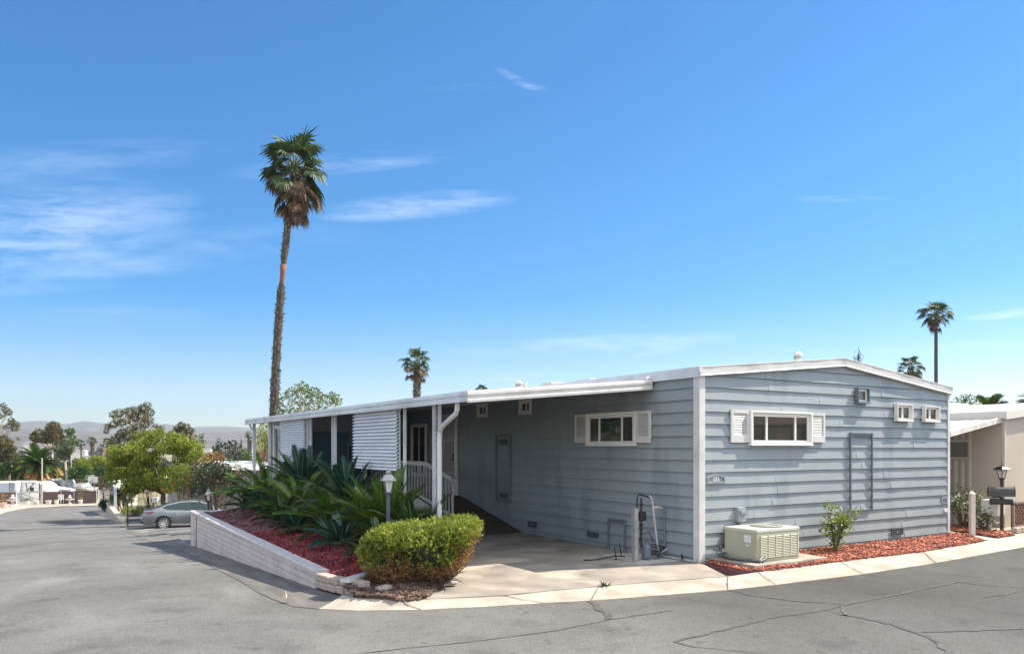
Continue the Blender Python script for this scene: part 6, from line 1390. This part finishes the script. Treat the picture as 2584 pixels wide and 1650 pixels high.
m.build('lattice_trim', mat('dark_green_trim', (.10, .13, .11), .7), gc)
# breeze block screen
bs = thing('breeze_block_screen', 'pale screen wall of patterned breeze blocks behind the car roof', 'wall', 'W', tuple(W(463, 1262, 45)))
mm = mat('breeze_block', (.52, .48, .36), .85, (.42, .38, .28), 6); a0 = W(447, 1262, 45); sc = 45/FP; bz = 13*sc
m = MB()
for i in range(3):
    for j in range(3):
        x0, z0 = a0.x+(i)*10.8*sc, a0.z-4*sc+j*11*sc; w_ = 10.4*sc
        for (xa, xb, za_, zb_) in ((0, w_, 0, .03), (0, w_, w_-.03, w_), (0, .03, 0, w_), (w_-.03, w_, 0, w_)): m.box((x0+xa, a0.y, z0+za_), (x0+xb, a0.y+.14, z0+zb_))
        cc = Vector((x0+w_/2, a0.y+.07, z0+w_/2)); m.tube([cc+Vector((w_*.32*math.cos(q), 0, w_*.32*math.sin(q))) for q in np.linspace(0, 6.2832, 13)], .028, 4, False)
        for q in range(4):
            d_ = Vector((math.cos(q*1.571+.785), 0, math.sin(q*1.571+.785))); m.obox(cc+d_*w_*.32, cc+d_*w_*.62, .04, .04, up=(0, 1, 0))
m.build('screen_blocks', mm, bs)
m = MB(); a, b = W(423, 1262, 45.3), W(447, 1262, 45.3); m.box((a.x, a.y, -3), (b.x, a.y+.15, W(0, 1241, 45).z)); m.build('side_wall', mat('grey_side_wall', (.46, .48, .5)), bs)
for (u, vt, vb, l, Y, mc) in ((386, 1246, 1282, 'pale lantern beside the white box mailbox behind the car boot', 43.5, SILVER), (322, 1243, 1306, 'thin black lantern in front of the red blossomed shrub', 40.5, BLACK), (261, 1232, 1268, 'thin black lantern by the round dark shrub at the street bend', 60, BLACK)):
    a = W(u, vt, Y); lamp('lamp_post', l, (a.x, a.y, min(hw(a.x, a.y), W(u, vb, Y).z)), a.z, .30 if mc is SILVER else .22, BLACK, mc, FROST, .035)
a = W(394, 1260, 43.3); wm = thing('box_mailbox', 'white metal box mailbox on a post behind the car boot', 'mailbox', 'W', tuple(a))
m = MB(); m.box((a.x-.16, a.y-.2, a.z-.15), (a.x+.16, a.y+.2, a.z+.15), .02); m.build('mailbox_body', WHITE, wm); m = MB(); m.box((a.x-.04, a.y-.04, a.z-1.2), (a.x+.04, a.y+.04, a.z-.15)); m.build('post', WHITE, wm)
# ================================================================== FENCED LOT ACROSS THE STREET
FY = 74.
def FW(u, v, Y=FY): return W(u, v, Y)
fn = thing('chain_link_fence', 'chain link fence with brown privacy screen along the far side of the street', 'fence', 'W', tuple(FW(100, 1268)))
top_l, top_r, vb = (-80, 1242), (250, 1236), 1270
SCR = mat('brown_screen', (.13, .085, .075), .85, (.09, .06, .055), .6, 5)
for i, (a, b) in enumerate([(-80, -30), (-30, 40), (108, 155), (155, 188), (188, 245)]):
    va, vb_ = 1242-(a+80)/330*6, 1242-(b+80)/330*6
    p, q = FW(a, va+2), FW(b, vb_+2); m = MB(); m.prism([(0, -3.75), ((q-p).length, -3.75), ((q-p).length, q.z), (0, p.z)], (p.x, p.y, 0), (q.x-p.x, q.y-p.y, 0) if 0 else (1, 0, 0), (0, 0, 1), (0, 1, 0), .03); m.build('privacy_screen', SCR, fn)
for u in (-80, -30, 41, 76, 105, 155, 188, 245, 250):
    a = FW(u, 1240-(u+80)/330*4); m = MB(); m.tube([(a.x, a.y-.06, -3.8), (a.x, a.y-.06, a.z+.05)], .045, 6); m.build('fence_post', STEEL if u < 240 else mat('white_post', (.6, .58, .55), .6), fn)
m = MB(); a, b = FW(-80, 1242), FW(250, 1236); m.tube([(a.x, a.y-.05, a.z), (b.x, b.y-.05, b.z)], .03, 5); m.build('top_rail', STEEL, fn)
g2 = thing('gate_frame', 'open metal gate leaf with diagonal brace in front of the trailer', 'gate', 'W', tuple(FW(60, 1270)))
m = MB(); P = [FW(45, 1243, 73.3), FW(104, 1241, 73.3), FW(104, 1268, 73.3), FW(45, 1268, 73.3)]
for a, b in zip(P, P[1:]+P[:1]): m.tube([a, b], .05, 6)
m.tube([P[0], P[2].lerp(P[3], .55)], .09, 6); m.tube([P[0].lerp(P[1], .1), P[2].lerp(P[1], .2)], .06, 6); m.build('gate_bars', STEEL, g2)
wg = thing('white_gate', 'white barred gate at the right end of the brown screen fence', 'gate', 'W', tuple(FW(260, 1268, 70)))
m = MB()
for k in range(8): a = FW(251+k*3.3, 1238, 71); m.obox((a.x, a.y, -3.4), (a.x, a.y, a.z), .04, .04, up=(1, 0, 0))
for v in (1238, 1248, 1262): a, b = FW(250, v, 71), FW(276, v, 71); m.obox(a, b, .05, .06)
m.build('gate_bars', WHITE, wg)
# trailer
RVW = mat('trailer_white', (.76, .75, .73), .35, (.70, .69, .67), 1.5); RVG = mat('trailer_grey', (.42, .46, .54), .4)
rv = thing('camping_trailer', 'long white camping trailer with awning arms and a rounded front behind the fence', 'trailer', 'W', tuple(FW(80, 1275, 80)))
a, b = FW(42, 1215, 80), FW(116, 1215, 80); z0, z1 = -4.1, FW(0, 1216, 80).z
nose = [(0, z0), (b.x-a.x-.4, z0), (b.x-a.x, z0+.7), (b.x-a.x, z1-1.0), (b.x-a.x-.35, z1-.35), (b.x-a.x-.9, z1), (0, z1)]
m = MB(); m.prism(nose, (a.x, a.y, 0), (1, 0, 0), (0, 0, 1), (0, 1, 0), 2.5); m.build('trailer_body', RVW, rv)
m = MB(); m.box((a.x-.02, a.y-.12, z1-.02), (b.x-.9, a.y+.02, z1+.16), .04); m.build('awning_roll', RVW, rv)
m = MB(); m.box((a.x+.2, a.y-.08, z0+.2), (a.x+.5, a.y-.01, z1-.05)); m.box((b.x-.66, a.y-.08, z0), (b.x-.58, a.y-.01, z1-.05)); m.tube([(a.x+1.0, a.y-.06, z1-.1), (b.x-1.9, a.y-.06, z0+1.35)], .03, 4); m.tube([(a.x+1.8, a.y-.06, z1-.1), (b.x-2.0, a.y-.06, z0+1.4)], .035, 4); m.build('awning_arm', BLACK, rv)
m = MB(); m.box((b.x-1.65, a.y-.015, z0+1.3), (b.x-1.25, a.y+.01, z0+1.85)); m.box((b.x-.97, a.y-.015, z0+1.35), (b.x-.82, a.y+.01, z0+1.9)); m.build('window', GLASS, rv)
m = MB(); m.box((b.x-1.12, a.y-.02, z0+.1), (b.x-.7, a.y-.001, z0+2.0)); m.build('door', RVW, rv)
m = MB(); m.box((a.x+.1, a.y-.012, z0+.15), (b.x-1.3, a.y-.001, z0+.8)); m.build('lower_stripe', mat('trailer_stripe', (.5, .48, .46), .5), rv)
for x in (a.x+1.2, a.x+2.0, b.x-.5): m = MB(); m.tube([(x, a.y+.02, z0-.05), (x, a.y+.3, z0-.05)], .34, 16); m.build('wheel', TYRE, rv)
rv2 = thing('camping_trailer', 'grey backed motorhome with a ladder parked left of the white trailer', 'trailer', 'W', tuple(FW(20, 1275, 79)))
a, b = FW(-60, 1215, 79), FW(40, 1215, 79); z1 = FW(0, 1217, 79).z
m = MB(); m.box((a.x, a.y, z0), (b.x, a.y+4, z1), .15); m.build('trailer_body', RVG, rv2)
m = MB(); m.box((a.x, a.y-.05, z1-.14), (b.x, a.y+.1, z1+.03), .03); m.build('roof_edge', RVW, rv2)
m = MB(); lx = b.x-.42
for dx in (-.18, .18): m.tube([(lx+dx, a.y-.08, z0+.9), (lx+dx, a.y-.08, z1+.05)], .022, 5)
for k in range(6): m.tube([(lx-.18, a.y-.08, z0+1+k*.32), (lx+.18, a.y-.08, z0+1+k*.32)], .018, 5)
m.build('ladder', BLACK, rv2)
# boats
def boat(label, u0, u1, vt, vb, Y, hull, deck, cab):
    a, b = FW(u0, vb, Y), FW(u1, vb, Y); Ln = b.x-a.x; T = thing('boat', label, 'boat', 'W', (a.x, a.y, -3.3)); h_ = (vb-vt)/FP*Y
    m = MB(); N_ = 14; zt = a.z+h_*.45
    for i in range(N_+1):
        q = i/N_; w_ = 1.15*(1-(1-q)**2.6) if not cab == 'r' else 1.15*(1-q**2.6*.9); up = .35*(1-q)**2
        for y, z in ((-w_, zt+up), (-w_*.9, a.z+.25+up*.8), (0, a.z+up*.6), (w_*.9, a.z+.25+up*.8), (w_, zt+up)): m.v.append((a.x+Ln*q, a.y+1.2+y, z))
    for i in range(N_):
        for j in range(5): m.f.append((i*5+j, i*5+(j+1) % 5, (i+1)*5+(j+1) % 5, (i+1)*5+j))
    m.f += [(0, 1, 2, 3, 4), tuple(N_*5+j for j in (4, 3, 2, 1, 0))]; m.build('hull', hull, T)
    if cab:
        m = MB(); c0, c1 = a.x+Ln*.18, a.x+Ln*.72; m.add([(c0, a.y+.4, zt+.2), (c1, a.y+.3, zt+.1), (c1-.25, a.y+.5, zt+.1+h_*.5), (c0+.35, a.y+.6, zt+.1+h_*.5), (c0, a.y+2.0, zt+.2), (c1, a.y+2.1, zt+.1), (c1-.25, a.y+1.9, zt+.1+h_*.5), (c0+.35, a.y+1.8, zt+.1+h_*.5)], [(0, 1, 2, 3), (4, 7, 6, 5), (3, 2, 6, 7), (0, 3, 7, 4), (1, 5, 6, 2)]); m.build('cabin', deck, T)
        for k in range(3):
            x = c0+.35+(c1-c0-.5)*k/3+.06; w_ = (c1-c0-.7)/3-.05; m = MB(); m.add([(x, a.y+.36, zt+.28), (x+w_, a.y+.36, zt+.28), (x+w_+.02, a.y+.5, zt+h_*.48), (x+.05, a.y+.5, zt+h_*.48)], [(0, 1, 2, 3)]); m.build('windscreen', GLASS, T)
    m = MB(); m.box((a.x+Ln*.3, a.y+.5, -3.6), (a.x+Ln*.8, a.y+1.9, a.z+.2)); m.build('boat_trailer', BLACK, T); return T
boat('white cabin boat with three windscreen panes behind the brown screen', 170, 218, 1221, 1241, 79, mat('boat_hull', (.48, .46, .42), .5), WHITE, 'l')
boat('pale covered small boat between the trailer and the cabin boat', 130, 166, 1228, 1243, 80, mat('boat_cover', (.60, .63, .70), .6), WHITE, '')
cv = thing('covered_boat', 'boat on a trailer under a tall dark and silver tarpaulin', 'boat', 'W', tuple(FW(135, 1240, 83)))
a, b = FW(120, 1240, 83), FW(172, 1240, 83); m = MB(); zt = FW(0, 1213, 83).z; m.add([(a.x, a.y, zt), (b.x-.5, a.y, zt+.1), (b.x, a.y, zt-.9), (b.x-.2, a.y, -2.6), (a.x+1.4, a.y, -2.8), (a.x+.3, a.y, -1.5)]+[(a.x, a.y+2, zt), (b.x-.5, a.y+2, zt+.1), (b.x, a.y+2, zt-.9), (b.x-.2, a.y+2, -2.6), (a.x+1.4, a.y+2, -2.8), (a.x+.3, a.y+2, -1.5)], [(5, 4, 3, 2, 1, 0), (0, 1, 7, 6), (1, 2, 8, 7), (2, 3, 9, 8), (3, 4, 10, 9), (4, 5, 11, 10), (5, 0, 6, 11)]); m.build('tarpaulin', mat('tarpaulin', (.32, .34, .33), .6, (.06, .07, .07), 1.2, 5), cv)
m = MB(); m.box((a.x+.5, a.y+.4, -3.5), (b.x-.3, a.y+1.6, -2.7)); m.build('boat_trailer', BLACK, cv)
# backboards, pole, tan building
for (u, v, w_, h_, Y, l) in ((225.5, 1204, 10.5, 6, 80, 'upper blank white board behind the basketball backboard'), (234, 1210, 12, 8, 77, 'white basketball backboard with hoop over the brown fence')):
    a = FW(u, v, Y); T = thing('backboard', l, 'basketball hoop', 'W', tuple(a)); s_ = Y/FP; m = MB(); m.box((a.x-w_*s_, a.y, a.z-h_*s_), (a.x+w_*s_, a.y+.05, a.z+h_*s_)); m.build('board', WHITE, T)
    m = MB(); m.tube([(a.x, a.y+.3, -3.9), (a.x, a.y+.3, a.z-.2), (a.x, a.y+.06, a.z)], .06, 6); m.build('pole', STEEL, T)
    if Y == 77:
        m = MB(); m.tube([(a.x+.23*math.cos(q), a.y-.28+.23*math.sin(q), a.z-.18) for q in np.linspace(0, 6.28, 13)], .02, 4); m.build('hoop', BLACK, T)
        m = MB(); 
        for (x0_, x1_, z0_, z1_) in ((-.15, .15, .12, .15), (-.15, -.12, -.12, .15), (.12, .15, -.12, .15)): m.box((a.x+x0_, a.y-.01, a.z+z0_), (a.x+x1_, a.y-.002, a.z+z1_))
        m.build('target_square', mat('grey_line', (.3, .3, .3), .6), T)
a = FW(106, 1155, 76); m = MB(); m.tube([(a.x, a.y, -3.7), (a.x, a.y, a.z)], [.09, .06], 8); tag(m.build('wooden_pole', mat('pole_wood', (.40, .34, .29), .9), frame='W', at=(a.x, a.y, -3.7)), 'slim weathered pole standing in front of the bushy palm', 'pole')
T = thing('tan_building', 'small tan flat roofed building behind the white trailer', 'building', 'W', tuple(W(50, 1210, 95))); a, b = W(33, 1199, 95), W(72, 1199, 95)
m = MB(); m.box((a.x, a.y, -5), (b.x, a.y+5, a.z)); m.build('wall', mat('tan_wall', (.50, .33, .22), .8, (.55, .40, .28), 1), T); m = MB(); m.box((a.x-.15, a.y-.15, a.z), (b.x+.15, a.y+5, a.z+.18)); m.build('roof', mat('tan_roof', (.55, .45, .36), .8), T)
# garden ornaments along the far kerb
def urn(name, label, cat, u, v, h_, w_, mt, grp=None, plant=None, pm=None, seed=1, shape='pot'):
    p = GP(u, v, .03); T = thing(name, label, cat, 'W', tuple(p), grp); m = MB()
    if shape == 'pot': m.lathe(p, [(w_*.32, 0), (w_*.36, h_*.1), (w_*.5, h_*.9), (w_*.54, h_*.92), (w_*.54, h_), (w_*.44, h_)], 14)
    elif shape == 'fountain': m.lathe(p, [(w_*.34, 0), (w_*.30, h_*.08), (w_*.12, h_*.14), (w_*.10, h_*.34), (w_*.18, h_*.42), (w_*.5, h_*.52), (w_*.52, h_*.56), (w_*.1, h_*.56), (w_*.08, h_*.64), (w_*.3, h_*.68), (w_*.32, h_*.71), (w_*.08, h_*.72)], 16)
    m.build('pot_body' if shape == 'pot' else 'basin', mt, T)
    if shape == 'fountain':
        m = MB(); m.lathe(p+Vector((0, 0, h_*.71)), [(w_*.16, 0), (w_*.19, h_*.07), (w_*.10, h_*.13), (w_*.13, h_*.20), (w_*.10, h_*.27), (.02, h_*.29)], 10); m.build('statuette', mt, T)
    if plant:
        g_ = np.random.default_rng(seed); cl = clumps((p.x, p.y, p.z+h_+plant*.35), w_*.45, w_*.45, plant*.45, 9, .14, g_); V, F = crown(cl, 900, .1, .5, g_); mesh_obj('plant', V, F, pm, T)
    return T
STN = mat('ornament_stone', (.62, .58, .53), .8, (.48, .44, .40), 6); POTW = mat('pot_cream', (.62, .60, .46), .7); TERR = mat('terracotta', (.50, .34, .25), .8)
urn('garden_fountain', 'tiered pale stone fountain with small figure in front of the fence at left', 'fountain', 32, 1277, 1.05, .95, STN, 'ornaments along the far kerb', shape='fountain')
urn('garden_fountain', 'single bowl stone birdbath with ring ornament near the middle of the brown fence', 'fountain', 176, 1272.5, .88, .75, STN, 'ornaments along the far kerb', shape='fountain')
for i, (u, v, h_, w_, mt, pl, pm, l) in enumerate([(8, 1281, .45, .55, TERR, .95, LORG, 'terracotta pot with a tall orange flowering plant at the left border'), (70, 1274, .40, .40, POTW, .2, LGRN, 'cream pot with green plant left of the gate brace'), (91, 1273, .34, .5, STN, 0, None, 'low empty stone pot beside the gate post'),
                                     (122, 1272, .36, .52, STN, 0, None, 'wide empty pot in front of the brown fence'), (142.5, 1272, .38, .42, POTW, .3, LGRN, 'cream pot with green plant under the white chair'), (203, 1270, .36, .42, WHITE, .8, LYEL, 'white pot with spiky yellow green plant right of the birdbath')]):
    urn('flower_pot', l, 'flower pot', u, v, h_, w_, mt, 'ornaments along the far kerb', pl, pm, 400+i)
for u, l in ((195, 'left one of two short white posts before the brown fence'), (238, 'right one of two short white posts before the brown fence')):
    p = GP(u, 1268, .03); m = MB(); m.tube([p-Vector((0, 0, .1)), p+Vector((0, 0, .62))], .06, 8); m.lathe(p+Vector((0, 0, .62)), [(.08, 0), (.06, .04), (.01, .06)], 8); tag(m.build('short_post', STN, frame='W', at=tuple(p)), l, 'post', 'short posts by the far kerb')
p = GP(150, 1270, .03); T = thing('garden_chair', 'white plastic garden chair against the brown fence', 'chair', 'W', tuple(p))
m = MB(); m.box((p.x-.28, p.y-.25, p.z+.38), (p.x+.28, p.y+.25, p.z+.43), .01); m.build('seat', WHITE, T)
m = MB(); m.box((p.x-.28, p.y+.22, p.z+.43), (p.x+.28, p.y+.27, p.z+.85), .01); m.build('backrest', WHITE, T)
for dx in (-.25, .25):
    for dy in (-.22, .22): m = MB(); m.box((p.x+dx-.02, p.y+dy-.02, p.z), (p.x+dx+.02, p.y+dy+.02, p.z+.38)); m.build('leg', WHITE, T)
# ================================================================== FAR VALLEY
g = np.random.default_rng(17)
for i, (u, v, w_, h_, Y, l) in enumerate([(198, 1140, 17, 4, 620, 'long white building at the foot of the hills left of the twin palms'), (268, 1141, 9, 6, 640, 'white building at the foot of the hills behind the right distant palm'), (222, 1152, 12, 3, 420, 'pale low roof below the long white building'), (245, 1179, 14, 7, 170, 'tan roofed house at the base of the twin palms'), (70, 1124, 12, 2.5, 1500, 'tiny white building far up the valley above the bushy palm'),
                                          (622, 1137, 14, 2.5, 500, 'pale long roof in the valley by the two left palms'), (520, 1136, 12, 3, 700, 'small white building in the valley right of the yellow green tree'), (215, 1172, 18, 4, 200, 'sand coloured house left of the twin palm trunks')]):
    a = W(u, v, Y); s_ = Y/FP; T = thing('town_building', l, 'building', 'W', tuple(a)); m = MB(); zb = min(hw(a.x, a.y)-1, a.z-h_*s_); m.box((a.x-w_*s_, a.y, zb), (a.x+w_*s_, a.y+w_*s_*.8, a.z+h_*s_*.5))
    m.build('wall', mat('town_wall', (.66, .62, .56), .8) if 'tan' not in l and 'sand' not in l else mat('town_tan', (.48, .36, .25), .8), T)
    m = MB(); m.prism([(-w_*s_*1.05, 0), (w_*s_*1.05, 0), (w_*s_*.85, h_*s_*.5), (-w_*s_*.85, h_*s_*.5)], (a.x, a.y-.3, a.z+h_*s_*.5), (1, 0, 0), (0, 0, 1), (0, 1, 0), w_*s_*.85); m.build('roof', mat('town_roof', (.70, .66, .60), .8) if i % 2 == 0 else mat('town_roof2', (.42, .30, .22), .8), T)
    if Y < 700:
        m = MB()
        for k in range(5): x = a.x-w_*s_*.8+w_*s_*1.6*k/4; m.box((x-w_*s_*.08, a.y-.05, a.z-h_*s_*.2), (x+w_*s_*.08, a.y+.01, a.z+h_*s_*.25))
        m.build('window', GLASS, T)
parts = []
def wood(name, label, rngs, n, seed, lm, Y0, Y1, rpx, lsz):
    g = np.random.default_rng(seed); cl = []
    for _ in range(n):
        Y = Y0*(Y1/Y0)**g.uniform(); x = g.uniform(*rngs)*Y; z = hw(x, Y); r_ = g.uniform(1.3, 2.6)*(1+Y/1300); 
        for k in range(3): cl.append((x+g.normal(0, r_*.5), Y+g.normal(0, r_*.5), z+r_*g.uniform(.6, 1.5), r_*.7))
    V, F = crown(cl, rpx, lsz, .8, g); o = mesh_obj(name, V, F, lm, None, 'W'); tag(o, label, 'woodland', kind='stuff')
wood('woodland', 'belt of dark green trees across the near valley floor', (-.85, .35), 150, 1, LDRK, 150, 420, 60, .9)
wood('woodland', 'belt of lighter green trees across the near valley floor', (-.85, .35), 70, 2, LGRN, 110, 330, 70, .8)
wood('woodland', 'blue green tree cover in the far valley below the hills', (-.9, .4), 420, 3, LDRK, 420, 2100, 14, 2.6)
# hills
def hills(name, crest, r0, rc, r1, mt, amp, seed):
    g = np.random.default_rng(seed); az = np.radians(np.arange(-75, 76, .25)); m = MB(); prof = np.array([0, .12, .3, .5, .68, .82, .93, 1., .9, .6, .2])
    rad = np.concatenate([np.linspace(r0, rc, 8), np.linspace(rc, r1, 4)[1:]]); cu = np.array([math.atan((u-U0)/FP) for u, v in crest]); cz = np.array([(V0-v)/FP for u, v in crest]); ph = g.uniform(0, 6.28, 12)
    for a in az:
        zc = np.interp(a, cu, cz)*rc/math.cos(a)*math.cos(a)*1.0; zc = np.interp(a, cu, cz)*rc*math.cos(a)+CZ
        for j, (r_, pf_) in enumerate(zip(rad, prof)):
            nz = sum(math.sin(a*k*7+ph[k]+j*.9*(k % 3)+r_*.002*k)/(k+1) for k in range(1, 12)); z = -22+(zc+22)*pf_ + (amp*nz*(1-abs(2*pf_-1)) if j else 0)
            m.v.append((r_*math.sin(a), r_*math.cos(a), z))
    n = len(rad)
    for i in range(len(az)-1):
        for j in range(n-1): m.f.append((i*n+j, (i+1)*n+j, (i+1)*n+j+1, i*n+j+1))
    o = mesh_obj(name, m.v, m.f, mt, None, 'W', smooth=True); o['kind'] = 'structure'
near = [(-2500, 1100), (-800, 1090), (-200, 1086), (0, 1084), (47, 1081), (100, 1083), (152, 1084), (200, 1086), (234, 1088), (300, 1094), (380, 1098), (450, 1095), (500, 1093), (530, 1091), (561, 1089), (590, 1088), (620, 1087), (700, 1086), (1000, 1090), (2000, 1100), (4500, 1110)]
far = [(-2500, 1085), (-800, 1072), (-200, 1075), (0, 1072), (50, 1065), (85, 1062), (110, 1061), (135, 1064), (160, 1070), (180, 1068), (210, 1062), (240, 1065), (270, 1069), (300, 1075), (330, 1078), (380, 1075), (410, 1070), (425, 1069), (445, 1076), (470, 1080), (500, 1076), (560, 1075), (600, 1077), (640, 1080), (760, 1084), (1000, 1088), (2000, 1100), (4500, 1110)]
hills('hills', near, 1700, 3000, 3700, mat('hill_scrub', (.085, .065, .06), .95, (.06, .055, .04), .004, 10, c3=(.17, .14, .11), ns3=.03), 12, 3)
hills('hills', far, 3700, 5000, 5600, mat('far_hill_scrub', (.085, .085, .05), .95, (.06, .07, .045), .002, 9, c3=(.13, .115, .085), ns3=.012), 22, 4)
# ================================================================== HAZE
m = MB(); m.box((-5900, -300, -60), (5900, 5950, 420)); hz = m.build('haze', None, frame='W') if 0 else mesh_obj('haze', m.v, m.f, [], None, 'W')
hm = bpy.data.materials.new('haze_air'); hm.use_nodes = True; hm.node_tree.nodes.clear(); o_ = hm.node_tree.nodes.new('ShaderNodeOutputMaterial'); v_ = hm.node_tree.nodes.new('ShaderNodeVolumePrincipled')
v_.inputs['Color'].default_value = (.80, .88, 1, 1); v_.inputs['Density'].default_value = .00013; v_.inputs['Anisotropy'].default_value = .3; hm.node_tree.links.new(v_.outputs[0], o_.inputs['Volume']); hz.data.materials.append(hm); hz['kind'] = 'stuff'
